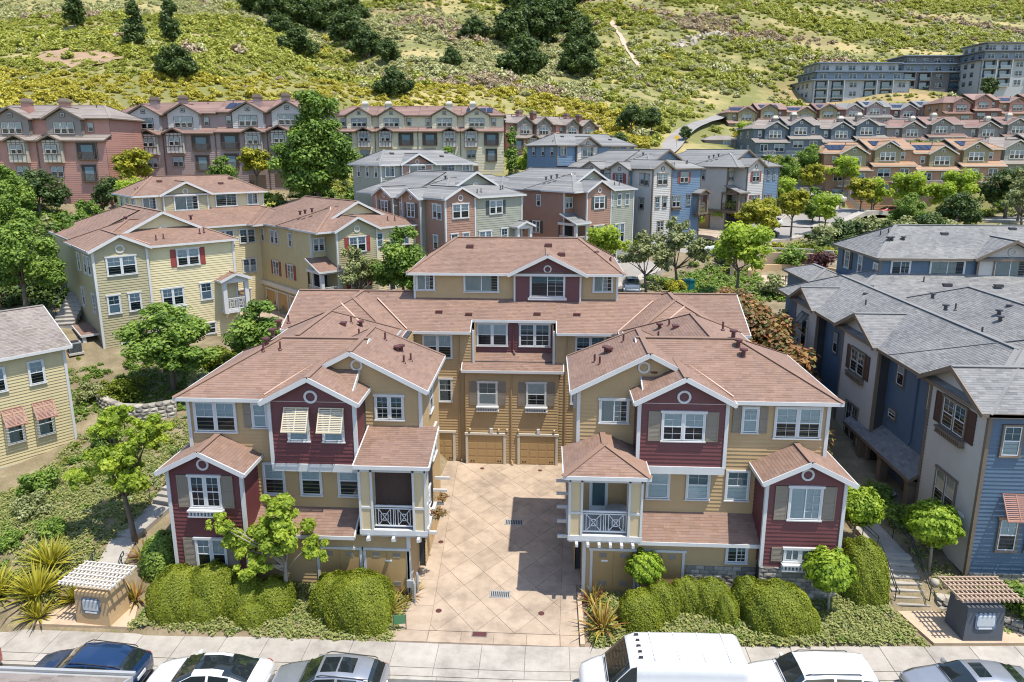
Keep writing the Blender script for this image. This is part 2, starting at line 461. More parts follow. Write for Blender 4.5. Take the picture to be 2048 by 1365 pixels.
def board(parent, fr, u0, u1, z0, z1, mat, out=.06, name='band'):
    m = MB(); m.tf = fr.p; m.box(u0, u1, 0.0, out, z0, z1)
    m.f = [f[::-1] for f in m.f]; return m.build(name, mat, parent)
def garage_door(parent, fr, u, z0, w, h, mat, trim, cols=4, rows=4):
    def f():
        m = MB(); m.box(-w / 2, w / 2, -.03, 0, 0, h)
        for i in range(cols):
            for j in range(rows):
                a = -w / 2 + w * i / cols + .06; b = -w / 2 + w * (i + 1) / cols - .06; c = h * j / rows + .06; d = h * (j + 1) / rows - .06
                m.box(a, b, -.046, -.031, c, d)
        return m.mesh('garage_door', mat)
    o = put('garage_door', _cached(('gd', w, h, mat, cols, rows), f), parent, fr.p(u, .03, z0), fr.a)
    def g():
        m = MB(); t = .16
        m.box(-w / 2 - t, -w / 2, -.1, 0, 0, h); m.box(w / 2, w / 2 + t, -.1, 0, 0, h); m.box(-w / 2 - t - .05, w / 2 + t + .05, -.13, 0, h, h + .14)
        return m.mesh('door_trim', trim)
    put('door_trim', _cached(('gt', w, h, trim), g), o)
    def v():
        m = MB(); m.box(-.05, .05, -.056, -.045, .14, .24); return m.mesh('vent_grille', 'dark_metal')
    for x in (-w * .38, w * .38):
        for i in (-1, 1): put('vent_grille', _cached('gv', v), o, (x + i * .08, 0, 0))
    return o
def rail_panel(mb, fr, u0, u1, z0, z1, w=0.0, panels=2):
    """top and bottom rails with square-and-cross panels between balusters"""
    B = lambda a, b, t=.045: mb.beam(fr.p(a[0], w, a[1]), fr.p(b[0], w, b[1]), t, t, (0, 0, 1) if a[1] == b[1] else (fr.c, fr.s, 0))
    B((u0, z1), (u1, z1), .075); B((u0, z1 - .12), (u1, z1 - .12)); B((u0, z0), (u1, z0), .06)
    for i in range(panels):
        a = u0 + (u1 - u0) * i / panels + .04; b = u0 + (u1 - u0) * (i + 1) / panels - .04; t = z1 - .12; zc = (z0 + t) / 2; uc = (a + b) / 2
        g = .13
        for x in (a, a + g, b - g, b): B((x, z0), (x, t), .03)
        A_, B_ = a + g, b - g
        B((A_, z0 + .02), (B_, t - .02), .03); B((A_, t - .02), (B_, z0 + .02), .03)
        h = .16
        for s, e in (((uc - h, zc - h), (uc + h, zc - h)), ((uc - h, zc + h), (uc + h, zc + h)), ((uc - h, zc - h), (uc - h, zc + h)), ((uc + h, zc - h), (uc + h, zc + h))): B(s, e, .03)
def downspout(parent, fr, u, z0, z1, mat):
    m = MB(); m.tf = None
    m.beam(fr.p(u, .07, z1), fr.p(u, .07, z0 + .25), .09, .07, (fr.c, fr.s, 0)); m.beam(fr.p(u, .07, z0 + .28), fr.p(u + .12, .3, z0 + .08), .09, .07, (fr.c, fr.s, 0)); m.build('downspout', mat, parent)
def wall(parent, fr, poly, mat, pitch=.19, name='wall'):
    m = MB(); siding(m, fr, poly, pitch); return m.build(name, mat, parent, tint=True)
def rect(u0, u1, z0, z1): return [(u0, z0), (u1, z0), (u1, z1), (u0, z1)]
def gable(u0, u1, z0, ze, zp): return [(u0, z0), (u1, z0), (u1, ze), ((u0 + u1) / 2, zp), (u0, ze)]
def core(parent, boxes, mat='room_dark', name='inner_wall'):
    """plain solid behind the siding so nothing shows through"""
    m = MB()
    for b in boxes: m.box(*b)
    return m.build(name, mat, parent)
# ================================================================= palette
paint('tan', (.39, .27, .135), .6, .08); paint('maroon', (.115, .031, .033), .55, .1)
paint('trim', (.50, .505, .50), .5, .06); paint('trim_cream', (.48, .45, .38), .5, .06); paint('sash_white', (.58, .60, .61), .4, .03, streak=False)
paint('shutter_taupe', (.20, .17, .13), .6, .08); paint('shutter_red', (.23, .035, .028), .5, .1); paint('shutter_brown', (.055, .026, .02), .5, .1); paint('shutter_green', (.045, .055, .045), .5, .1)
paint('awning_tan', (.50, .44, .32), .6, .08, streak=False); paint('awning_rust', (.30, .15, .11), .6, .08, streak=False)
paint('tan_door', (.36, .24, .11), .5, .07); paint('soffit', (.34, .31, .26), .8, .05)
paint('panel_cream', (.50, .40, .24), .6, .06)
paint('blue', (.066, .11, .165), .55, .1); paint('blue_grey', (.44, .415, .375), .55, .08); paint('taupe_trim', (.15, .115, .085), .55, .1)
paint('yellow_green', (.56, .485, .285), .55, .07); paint('sage', (.345, .305, .18), .55, .07); paint('ochre', (.48, .405, .225), .55, .08)
paint('grey_green', (.27, .275, .215), .55, .08); paint('terracotta', (.29, .165, .115), .55, .08); paint('light_blue', (.115, .175, .25), .55, .08); paint('pale_grey', (.44, .42, .39), .55, .06)
paint('brick_red', (.40, .205, .16), .6, .1); paint('mauve', (.29, .215, .20), .6, .1); paint('cream', (.55, .50, .36), .6, .07); paint('dark_red', (.17, .065, .045), .6, .1)
paint('olive', (.27, .23, .12), .6, .08); paint('orange_tan', (.36, .20, .11), .6, .08); paint('steel_blue', (.10, .125, .145), .55, .08); paint('warm_grey', (.22, .19, .165), .6, .08)
paint('apt_grey', (.34, .36, .37), .6, .06); paint('apt_dark', (.12, .12, .125), .6, .08); paint('apt_blue', (.15, .19, .235), .5, .06); paint('brown_trim', (.10, .07, .05), .6, .1)
paint('timber_panel', (.45, .42, .34), .6, .06); paint('solar', (.012, .016, .032), .12, .05, streak=False)
paint('vent_maroon', (.085, .028, .026), .5, .1, streak=False); paint('vent_grey', (.045, .045, .05), .5, .1, streak=False)
paint('flashing', (.50, .33, .25), .5, .08, streak=False); paint('flashing_pale', (.55, .53, .46), .5, .08, streak=False)
paint('dark_metal', (.02, .02, .022), .4, .1, streak=False); paint('rail_green', (.03, .05, .045), .35, .1, streak=False, metal=.3)
paint('downspout_tan', (.33, .215, .10), .5, .05, streak=False)
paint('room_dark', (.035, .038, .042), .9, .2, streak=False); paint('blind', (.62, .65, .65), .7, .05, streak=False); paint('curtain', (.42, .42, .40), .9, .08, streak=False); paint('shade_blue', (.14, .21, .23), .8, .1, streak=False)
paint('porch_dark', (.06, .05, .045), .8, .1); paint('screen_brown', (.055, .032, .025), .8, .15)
paint('stone_grey', (.30, .275, .235), .9, .18, 3); paint('stone_dark', (.20, .185, .16), .9, .2, 3); paint('stone_pale', (.38, .35, .30), .9, .15, 3)
paint('bark', (.15, .12, .095), .9, .25, 4); paint('bark_pale', (.26, .23, .19), .9, .2, 4)
paint('stucco_tan', (.45, .32, .175), .8, .08, 2); paint('stucco_blue', (.075, .085, .10), .8, .1, 2); paint('plaque_blue', (.10, .15, .22), .4, .1, streak=False); paint('plaque_face', (.42, .46, .47), .3, .06, 6, streak=False)
paint('timber_white', (.60, .56, .50), .7, .12, 5, streak=False); paint('timber_brown', (.40, .29, .21), .7, .15, 5, streak=False)
paint('sign_green', (.07, .20, .09), .5, .1, streak=False); paint('ac_grey', (.30, .31, .31), .5, .08); paint('yellow_sign', (.75, .45, .02), .4, .03, streak=False)
paint('letter_white', (.7, .7, .7), .5, .02, streak=False); paint('letter_dark', (.06, .06, .07), .5, .02, streak=False)
glass_mat('pane', (.80, .88, .90))
shingle_mat('shingle_brown', [(.188, .117, .085), (.212, .131, .094), (.230, .143, .104), (.222, .140, .109), (.250, .160, .119), (.198, .130, .103)])
shingle_mat('shingle_grey', [(.14, .142, .142), (.175, .176, .174), (.20, .20, .196), (.19, .19, .19), (.235, .234, .226), (.155, .157, .16)])
shingle_mat('shingle_warm', [(.17, .14, .12), (.21, .18, .155), (.25, .215, .19), (.23, .20, .185), (.28, .245, .215)])
shingle_mat('shingle_rose', [(.16, .095, .08), (.20, .125, .105), (.23, .145, .12), (.25, .165, .14)])
shingle_mat('shingle_orange', [(.25, .15, .09), (.31, .19, .115), (.34, .215, .135), (.37, .24, .16)])
paint('concrete_pale', (.40, .37, .32), .85, .12, .8, streak=False); paint('concrete_tan', (.43, .33, .24), .85, .1, .8, streak=False)
# ================================================================= tan and maroon townhouse building in the middle
def build_main():
    B = thing('townhouse_building', 'tan and maroon townhouse building with brown shingle roofs around a paved courtyard', 'building', (0, 36, 0))
    TR = 'trim'
    rf = Roof(B, 'shingle_brown', TR, 2)
    F = lambda x, y, d=0: Frame(x, y, d)
    # ---------------- back block over the garages (front wall y = 42.45)
    yb = 42.45; fb = F(0, yb)
    yd = 43.3                                             # recessed maroon wall under the raised eave
    core(B, [(-14.5, -2.5, yb + .02, 49.2, 0, 9.05), (2.7, 14.5, yb + .02, 49.2, 0, 9.05), (-2.5, 2.7, yb + .02, 49.2, 0, 7.0), (-2.5, 2.7, yd + .03, 49.2, 7, 9.5), (-6.7, 6.85, 45.15, 52.0, 9, 12.3)])
    for a, b in ((-6.4, -2.45), (2.65, 6.4)): wall(B, fb, rect(a, b, 0, 9.0), 'tan')
    wall(B, fb, rect(-2.45, 2.65, 0, 6.9), 'tan')
    ff = F(0, 42.1)                                       # middle bay stands a little forward below the little roof
    wall(B, ff, rect(-3.0, 3.0, 0, 6.75), 'tan')
    core(B, [(-2.99, 2.99, 42.12, yb + .05, 0, 6.7)])
    fd = F(0, yd); wall(B, fd, rect(-2.45, 2.65, 7.1, 9.7), 'maroon')
    wall(B, F(-2.45, yb, 90), rect(0, .9, 6.9, 9.5), 'tan'); wall(B, F(2.65, yd, -90), rect(0, .9, 6.9, 9.5), 'tan')
    corner_board(B, [(-2.5, yb - .02), (2.7, yb - .02)], TR, 6.9, 9.1, .14)
    corner_board(B, [(-3.0, 42.13), (3.0, 42.13)], 'tan', 0, 6.7, .1)
    rf.shed(-3.25, 3.35, 41.78, yb + .02, 6.58, 6.95); rf.plane([(-2.45, yb + .02, 6.95), (2.65, yb + .02, 6.95), (2.65, yd + .02, 7.4), (-2.45, yd + .02, 7.4)])
    # roof of the back block: one slope, its eave cut back over the recess
    k, y0, yr = .49, 41.95, 45.775; Zr = lambda y: 9.08 + k * (y - y0); yn = 43.05
    rf.plane([(-15, y0, Zr(y0)), (-2.65, y0, Zr(y0)), (-2.65, yr, Zr(yr)), (-15, yr, Zr(yr))]); rf.plane([(2.85, y0, Zr(y0)), (15, y0, Zr(y0)), (15, yr, Zr(yr)), (2.85, yr, Zr(yr))]); rf.plane([(-2.65, yn, Zr(yn)), (2.85, yn, Zr(yn)), (2.85, yr, Zr(yr)), (-2.65, yr, Zr(yr))])
    rf.plane([(15, 49.6, 9.08), (-15, 49.6, 9.08), (-15, yr, Zr(yr)), (15, yr, Zr(yr))])
    for a, b in (((-15, y0, Zr(y0)), (-2.65, y0, Zr(y0))), ((2.85, y0, Zr(y0)), (15, y0, Zr(y0))), ((-2.65, yn, Zr(yn)), (2.85, yn, Zr(yn))), ((-2.65, y0, Zr(y0)), (-2.65, yn, Zr(yn))), ((2.85, y0, Zr(y0)), (2.85, yn, Zr(yn))), ((-15, y0, Zr(y0)), (-15, yr, Zr(yr))), ((15, y0, Zr(y0)), (15, yr, Zr(yr))), ((-15, 49.6, 9.08), (-15, yr, Zr(yr))), ((15, 49.6, 9.08), (15, yr, Zr(yr)))): rf.fascia(a, b)
    rf.ridge((-15, yr, Zr(yr)), (15, yr, Zr(yr)))
    for sx in (-14.55, 14.55):
        fr = F(sx, 42.4, 90) if sx > 0 else F(sx, 49.2, -90)
        wall(B, fr, gable(0, 6.8, 0, 9.0, 10.7), 'tan')
    for x, y, t in ((-4.9, 43.7, 0), (-2.9, 43.5, 0), (1.6, 43.6, 0), (4.2, 43.6, 0)): rf.slot(x, y, 9.08 + .49 * (y - 41.95) + .02, .45, .25)
    window(B, fd, -1.35, 8.6, 1.9, 1.45, 2, inside='half', sashm='sash_white'); window(B, fd, 1.45, 8.6, 1.9, 1.45, 2, inside='dark', grid=2)
    window(B, fb, -4.85, 8.0, 1.8, 1.5, 2, inside='half'); window(B, fb, 5.05, 8.0, 1.8, 1.5, 2, inside='dark', grid=2)
    window(B, ff, -1.58, 4.95, 1.15, 1.5, 1, inside='lower', shutters='shutter_taupe', box='trim', shw=.5); window(B, ff, 1.6, 4.95, 1.15, 1.5, 1, inside='half', grid=2, shutters='shutter_taupe', box='trim', shw=.5)
    window(B, fb, -4.4, 5.0, .8, 1.5, 1, inside='curtain'); window(B, fb, 4.3, 5.0, .8, 1.5, 1, inside='curtain')
    garage_door(B, ff, -1.72, 0.02, 2.35, 2.05, 'tan_door', 'trim_cream'); garage_door(B, ff, 1.72, 0.02, 2.35, 2.05, 'tan_door', 'trim_cream')
    garage_door(B, fb, -4.6, 0.02, 1.3, 2.0, 'tan_door', 'trim_cream', 2)
    for u in (-.02,): downspout(B, ff, u, .05, 6.5, 'downspout_tan')
    downspout(B, fd, .05, 7.3, 9.6, 'maroon')
    downspout(B, fb, -3.45, .05, 9.0, 'downspout_tan'); downspout(B, fb, 3.5, .05, 9.0, 'downspout_tan')
    for u in (-2.75, -.85, -.3, .45, 2.8):                # small pipes and lights above the doors
        m = MB(); m.tf = ff.p; m.box(u - .05, u + .05, .02, .2, 2.35, 2.5); m.build('wall_vent', 'panel_cream', B)
    for u in (-1.35, 1.75):
        m = MB(); m.tf = ff.p; m.box(u - .1, u + .1, .02, .16, 2.2, 2.55); m.build('wall_lamp', 'trim', B)
    # ---------------- upper block behind
    fp = F(0, 45.1)
    wall(B, fp, rect(-6.75, 6.9, 10.1, 12.4), 'tan')
    wall(B, F(6.9, 45.1, 90), rect(0, 6.8, 8, 12.4), 'tan'); wall(B, F(-6.75, 51.9, -90), rect(0, 6.8, 8, 12.4), 'tan')
    rf.block(-7.2, 7.35, 44.6, 52.5, 12.42, .49, 'x', 'hip', 'hip', k=.74)
    fg = F(0, 44.85)
    wall(B, fg, [(.05, 10.2), (4.45, 10.2), (4.45, 12.45), (2.25, 13.5), (.05, 12.45)], 'maroon')
    core(B, [(.06, 4.44, 44.87, 45.3, 10, 12.6)])
    corner_board(B, [(.05, 44.87), (4.45, 44.87)], TR, 10.2, 12.4, .12); corner_board(B, [(-6.75, 45.1), (6.9, 45.1)], TR, 10.2, 12.4, .14)
    rf.block(-.4, 4.9, 44.3, 47.6, 12.42, .5, 'y', 'gable', 'open')
    window(B, fp, -6.0, 11.75, 1.15, 1.1, 1, 'slide', inside='curtain', cap=False); window(B, fp, -2.2, 11.75, 2.25, 1.25, 1, 'slide', inside='curtain', grid=0, cap=False)
    window(B, fg, 2.25, 11.6, 2.2, 1.45, 1, 'slide', inside='dark', grid=1); board(B, fg, .95, 3.55, 10.62, 10.78, TR, .12, 'sill')
    window(B, fp, 5.95, 11.75, 1.2, 1.1, 1, 'slide', inside='curtain', grid=1, cap=False)
    round_vent(B, fg, 2.25, 12.72, .27, TR, 'maroon')
    for x, y in ((-3.2, 47.4), (2.3, 47.6), (3.2, 46.6)): rf.slot(x, y, 12.42 + .49 * (y - 44.6) + .04, .5, .35)
    for x, y in ((-6.2, 47.2), (-6.0, 47.6), (6.5, 46.4), (6.6, 46.9)): rf.pipe(x, y, 12.75, .5)
    rf.cowl(-5.4, 47.8, 13.3); rf.cowl(5.6, 47.0, 13.3)
    # ---------------- wings
    for s in (1, -1):
        X = lambda a, b: (min(s * a, s * b), max(s * a, s * b))
        e = 9.5 if s > 0 else 9.42
        yT, yM, yR = (30.5, 29.15, 29.6) if s > 0 else (30.4, 28.55, 29.0)     # wall planes
        xe = 15.35 if s > 0 else 14.75
        # main hip roof of the wing
        x0, x1 = X(6.6, xe); rf.block(x0, x1, yR - .43, yR + 7.1, e, .5, 'x', *(('gable', 'hip') if s > 0 else ('hip', 'gable')))
        # gabled spine by the courtyard
        x0, x1 = X(3.32, 10.55); rf.block(x0, x1, yT - .42, 35.3 + .4, e, .52, 'y', 'gable', 'hip', k=.3)
        x0, x1 = X(6.9, 14.1); rf.block(x0, x1, 33.0, 41.2, e, .5, 'y', 'open', 'hip', k=.75)
        x0, x1 = X(6.75, 14.1); rf.block(x0, x1, 39.4, 49.0, e - .3, .52, 'y', 'hip', 'hip', k=1)
        x0, x1 = X(6.1, 10.6); rf.block(x0, x1, yM - .4, 33.2, e + .02, .53, 'y', 'gable', 'open')
        rf.valley((s * 6.75, 42.1, 9.2), (s * 9.3, 44.9, 10.6)); rf.valley((s * 8.9, 39.0, 10.4), (s * 10.5, 40.6, 11.2)); rf.valley((s * 10.6, yR - .2, e + .12), (s * 8.5, yR + 2.2, e + 1.25))
        # walls of the upper floors
        xi = 3.75
        core(B, [X(xi + .03, 10.2) + (yT + .03, 35.5, .1, e), X(6.4, xe - .48) + (yR + .04, yR + 6.8, .1, e), X(6.55, 10.2) + (yM + .02, yR + .3, 6.2, e), X(6.4, 13.7) + (35, 42.6, .1, 9.1)])
        fT, fM, fR = F(0, yT), F(0, yM), F(0, yR)
        pk = e + .52 * (10.55 - 3.32) / 2
        a, b = X(xi, 10.15); wall(B, fT, [(a, 3.2), (b, 3.2), (b, e), ((a + b) / 2, pk - .12), (a, e)], 'tan')
        a, b = X(6.4, 10.3); wall(B, fM, [(a, 6.35), (b, 6.35), (b, e + .1), ((a + b) / 2, e + 1.1), (a, e + .1)], 'maroon')
        for q in (6.4, 10.3):
            fr = F(s * q, yM, 90) if (s * q > s * 8.3) == (s > 0) and s > 0 and q > 8 or (s < 0 and q < 8) else F(s * q, yM + 1.4, -90)
            wall(B, fr, rect(0, 1.4, 6.35, e + .1), 'maroon')
        a, b = X(6.4, 10.3); board(B, fM, a - .03, b + .03, 6.0, 6.36, TR, .1, 'belly_band')
        m = MB(); m.box(a, b, yM + .02, yR + .1, 6.02, 6.1); m.build('soffit', 'soffit', B)
        a, b = X(6.45, xe - .45); wall(B, fR, rect(a, b, 3.0, e), 'tan')
        corner_board(B, [(s * xi, yT), ], TR, 6.6, e - .05, .16); corner_board(B, [(s * 6.4, yM), (s * 10.3, yM)], TR, 6.3, e, .16)
        corner_board(B, [(s * (xe - .45), yR)], TR, .4, e - .05, .16)
        # outer side wall, courtyard side wall
        so = s * (xe - .45)
        wall(B, F(so, yR, 90) if s > 0 else F(so, yR + 6.7, -90), rect(0, 6.7, .3, e), 'tan')
        si = s * xi
        fc = F(si, 42.4, -90) if s > 0 else F(si, yT, 90)
        wall(B, fc, rect(0, 42.4 - yT, 0, e if s > 0 else e), 'tan') if False else None
        fcs = F(si, 35.5, -90) if s > 0 else F(si, yT, 90)
        wall(B, fcs, rect(0, 35.5 - yT, 0, e), 'tan')
        f2 = F(s * 6.35, 42.5, -90) if s > 0 else F(s * 6.35, 35.4, 90)
        wall(B, f2, rect(0, 7.1, 0, 9.1), 'tan')
        wall(B, F(0, 35.5, 180), rect(*X(-xi, -6.4), 0, e), 'tan')
        round_vent(B, fT, s * 6.72, e + 1.12, .29, TR, 'tan'); round_vent(B, fM, s * 8.35, e + .2, .31, TR, 'maroon')
        # lower floor: storage wall with doors under a lean-to roof
        yl = 28.6 if s > 0 else 28.1
        fl = F(0, yl); a, b = X(4.05, 12.2)
        wall(B, fl, rect(a, b, 0, 3.1), 'tan'); core(B, [(a + .02, b - .02, yl + .03, yT, 0, 3.0)])
        a, b = X(6.45, 12.0); zs = 3.05 if s > 0 else 3.2; rf.shed(a, b, yl - .4, yR + .03, zs, zs + .5 * (yR - yl + .42) + .1)
        corner_board(B, [(s * 4.05, yl)], TR, 0, 3.2, .16)
        side = F(s * 4.05, 31, -90) if s > 0 else F(s * 4.05, yl, 90)
        wall(B, side, rect(0, 31 - yl, 0, 3.2), 'tan')
        for c, w in ((5.4, 1.9), (7.6, 1.9)):
            u = s * c if s > 0 else -c + .3
            for k in (-1, 1):
                m = MB(); m.tf = fl.p; m.box(u + (k - 1) * w / 4 - (0 if k > 0 else 0) + .01, u + (k + 1) * w / 4 - .01, .0, .05, .25, 2.35); d = m.build('utility_door', 'tan_door', B)
                for zz in (2.0, .55):
                    if zz < 1 and c > 6: continue
                    m = MB(); m.tf = fl.p
                    q = [(.052, zz)] + [(d_, zz + i * .06 + z_) for i in range(4) for d_, z_ in ((.075, .004), (.054, .05))]; c_ = u + k * w / 4; m.add([(c_ + sx, d_, z_) for d_, z_ in q for sx in (-.17, .17)], [(2 * i, 2 * i + 1, 2 * i + 3, 2 * i + 2) for i in range(len(q) - 1)])
                    m.build('vent_grille', 'shutter_taupe', d)
            m = MB(); m.tf = fl.p
            m.box(u - w / 2 - .12, u - w / 2, 0, .08, .2, 2.36); m.box(u + w / 2, u + w / 2 + .12, 0, .08, .2, 2.36); m.box(u - w / 2 - .18, u + w / 2 + .18, 0, .11, 2.36, 2.48); m.build('door_trim', TR, B)
        m = MB(); m.tf = fl.p; m.box(s * 5.0 - .15, s * 5.0 + .15, .05, .06, 1.78, 1.86); m.build('sign_plate', 'letter_white', B)
        # ---------------- balcony porch
        yp = 27.85; zf = 3.3; x0, x1 = (3.3, 6.5) if s > 0 else (-6.15, -3.15)
        pp = thing_part('balcony', B)
        m = MB(); m.box(x0, x1, yp, yT + .1, zf - .12, zf); m.box(x0 - .06, x1 + .06, yp - .06, yp + .12, zf - .02, zf + .22); m.box(x0 - .06, x0 + .1, yp, yT, zf - .02, zf + .22); m.box(x1 - .1, x1 + .06, yp, yT, zf - .02, zf + .22); m.build('floor_beam', TR, pp)
        for k in range(6 if s > 0 else 3):
            u = x0 + .35 + (x1 - x0 - .7) * k / (5 if s > 0 else 2)
            m = MB(); m.add([(u - .06, yp - .3, zf - .06), (u + .06, yp - .3, zf - .06), (u + .06, yp - .3, zf - .2), (u - .06, yp - .3, zf - .2), (u - .06, yl, zf - .06), (u + .06, yl, zf - .06), (u + .06, yl, zf - .5), (u - .06, yl, zf - .5)], [(0, 1, 5, 4), (3, 7, 6, 2), (0, 3, 2, 1), (0, 4, 7, 3), (1, 2, 6, 5)]); m.build('corbel', TR, pp)
        ze = 6.55 if s > 0 else 6.8
        for px in (x0 + .28, x1 - .28):
            m = MB(); w = .27
            m.box(px - w, px + w, yp, yp + 2 * w, zf + .2, ze - .05); m.build('post', 'panel_cream', pp)
            m = MB()
            for dx in (-w, w):
                for dy in (0, 2 * w): m.box(px + dx - .05, px + dx + .05, yp + dy - .05, yp + dy + .05, zf + .2, ze - .02)
            m.box(px - w - .03, px + w + .03, yp - .04, yp + 2 * w + .03, zf + 1.28, zf + 1.38); m.build('post_trim', TR, pp)
        m = MB(); m.box(x0 - .02, x1 + .02, yp - .05, yp + .25, ze - .42, ze - .06); m.box(x0 - .02, x0 + .25, yp, yT, ze - .42, ze - .06); m.box(x1 - .25, x1 + .02, yp, yT, ze - .42, ze - .06); m.build('lintel', TR, pp)
        m = MB(); rail_panel(m, F(0, yp + .2), x0 + .6, x1 - .6, zf + .32, zf + 1.3); m.build('railing', 'sash_white', pp)
        xs = x0 if s > 0 else x1
        m = MB(); rail_panel(m, F(xs + s * .2, yT if s > 0 else yp + .6, -90 if s > 0 else 90), .1, yT - yp - .7, zf + .32, zf + 1.3); m.build('railing', 'sash_white', pp)
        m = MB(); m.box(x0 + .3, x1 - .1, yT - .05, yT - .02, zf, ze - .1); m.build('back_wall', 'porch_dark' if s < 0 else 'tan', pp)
        if s < 0:
            m = MB(); 
            for k in range(26): u = x0 + .62 + k * .077; m.box(u, u + .07, yp + .42, yp + .44, zf + .25, ze - .42)
            m.build('screen', 'screen_brown', pp)
            rf.shed(x0 - .15, x1 + .25, yp - .35, yT + .02, ze, 7.5)
        else:
            m = MB(); m.box(4.35, 5.25, yT - .1, yT - .03, zf, ze - .55); d = m.build('door', 'sash_white', pp)
            m = MB(); m.quad((4.5, yT - .12, zf + .3), (5.1, yT - .12, zf + .3), (5.1, yT - .12, ze - .75), (4.5, yT - .12, ze - .75)); m.build('pane', 'pane', d)
            m = MB(); m.quad((4.5, yT - .11, zf + .3), (5.1, yT - .11, zf + .3), (5.1, yT - .11, ze - .75), (4.5, yT - .11, ze - .75)); m.build('glazing', 'shade_blue', d)
            rf.block(3.0, 6.8, yp - .38, yT + .05, ze, .42, 'y', 'hip', 'open', k=.9)
        for k in range(5):                                 # arms of the trellis along the courtyard side
            y = yp + .6 + k * 1.15
            m = MB(); m.box(*X(2.8, 3.6), y - .05, y + .05, 3.02 + .1 * k, 3.16 + .1 * k); m.build('trellis_arm', TR, pp)
        # ---------------- gabled maroon bay
        yv = 28.0 if s > 0 else 27.35
        c = 13.6 if s > 0 else -12.98; hw = 1.68; zb = 2.15 if s > 0 else .6
        fv = F(0, yv); ze2 = 6.4 if s > 0 else 6.55; pk2 = ze2 + .98
        wall(B, fv, gable(c - hw, c + hw, zb, ze2 + .1, pk2), 'maroon')
        wall(B, F(c + hw, yv, 90), rect(0, yR - yv, zb, ze2 + .1), 'maroon'); wall(B, F(c - hw, yR, -90), rect(0, yR - yv, zb, ze2 + .1), 'maroon')
        core(B, [(c - hw + .02, c + hw - .02, yv + .03, yR + .3, 0, ze2)])
        corner_board(B, [(c - hw, yv), (c + hw, yv)], TR, zb, ze2 + .05, .15)
        rf.block(c - hw - .33, c + hw + .33, yv - .42, yR + 2.2, ze2, .5, 'y', 'gable', 'open')
        round_vent(B, fv, c, pk2 - .72, .28, TR, 'maroon')
        if s > 0:
            window(B, fv, c, 5.3, 1.3, 1.5, 1, 'slide', inside='full', shutters='shutter_taupe', grid=1, shw=.55)
            window(B, fv, c, 2.78, 1.3, .55, 2, 'slide', inside='curtain', grid=0, shutters='shutter_taupe', box='trim', shw=.5)
            stone_band(B, fv, c - hw - .06, c + hw + .06, .25, zb)
            stone_band(B, F(0, yl), 8.75, 11.9, .3, 1.75)
            window(B, fl, 11.0, 2.35, .85, .78, 1, 'slide', inside='dark', grid=1, cap=False)
            window(B, fT, 5.41, 8.45, 1.25, 1.1, 1, 'slide', inside='curtain', cap=True)
            window(B, fM, 8.38, 8.3, 1.8, 1.3, 2, inside='half', grid=2, shutters='shutter_taupe', shw=.55)
            window(B, fR, 11.45, 8.5, .62, 1.15, 1, inside='full', shutters='shutter_taupe', cap=False, shw=.36); window(B, fR, 13.58, 8.4, 1.95, 1.4, 2, inside='half', grid=2, cap=False)
            for u in (7.46, 9.3, 11.1): window(B, fR, u, 5.25, .95, 1.4, 1, inside='full' if u < 8 else 'lower', cap=False)
            window(B, F(si, 35.5, -90), 2.2, 8.4, .8, 1.3, 1, inside='half')
        else:
            window(B, fv, c, 5.5, 1.3, 1.45, 2, inside='dark', shutters='shutter_taupe', grid=2, box='trim', shw=.52)
            window(B, fv, c, 2.4, 1.3, 1.45, 2, inside='half', shutters='shutter_taupe', shw=.52)
            window(B, fT, -5.24, 8.45, 1.25, 1.15, 2, inside='dark', grid=2)
            for u in (-9.0, -7.4):
                window(B, fM, u, 8.2, .85, 1.35, 1, inside='full', cap=False); awning(B, fM, u - .03, 9.1, 1.1, 'awning_tan')
            window(B, fR, -10.95, 8.5, .6, 1.1, 1, inside='full', shutters='shutter_taupe', cap=False, shw=.36); window(B, fR, -13.05, 8.4, 1.85, 1.4, 2, inside='half', cap=False)
            for u in (-10.5, -8.75, -6.95): window(B, fR, u, 5.35, .9, 1.5, 1, inside='half', cap=False)
            window(B, F(si, yT, 90), 2.6, 8.0, .8, 1.3, 1, inside='half'); window(B, F(si, yT, 90), 3.2, 5.3, 1.2, 1.5, 2, inside='half')
        # roof furniture
        for dx, dy in ((11.4, 33.0), (11.5, 32.4), (11.6, 31.8)): rf.cowl(s * dx, dy, e + .5 * (dy - yR + .43), .4)
        for dx, dy in ((10.8, 31.5), (11.6, 31.4), (11.0, 33.3)) if s < 0 else ((11.0, 33.5),): rf.pipe(s * dx, dy, e + .5 * (dy - yR + .43), .42)
        for dx, dy in ((4.6, 32.6), (4.8, 31.9), (6.1, 33.6)): rf.pipe(s * dx, dy, e + .52 * (dx - 3.32), .4)
        rf.cowl(s * 5.2, 33.2, e + .52 * 1.9, .35); rf.cowl(s * 5.35, 33.0, e + .52 * 2.0, .3)
        rf.cowl(s * 7.2, 30.6, e + .53 * 1.2, .3)
        for dx, dy in ((8.4, 36.9), (9.2, 38.2), (8.0, 44.2)): rf.pipe(s * dx, dy, e + .5 * (dx - 6.9) - (.3 if dy > 42 else 0), .4)
        rf.cowl(s * 8.7, 38.4, e + .95, .3); rf.slot(s * 9.4, 37.3, e + 1.3, .35, .35)
        rf.slot(s * 9.0, 45.6, e + .9, .35, .35)
    rf.finish()
    recenter(B)
    return B
def recenter(t):
    c = Vector(t.location)
    for ch in t.children: ch.location = Vector(ch.location) - c
def thing_part(name, parent, loc=(0, 0, 0), rz=0.0):
    return put(name, None, parent, loc, rz)
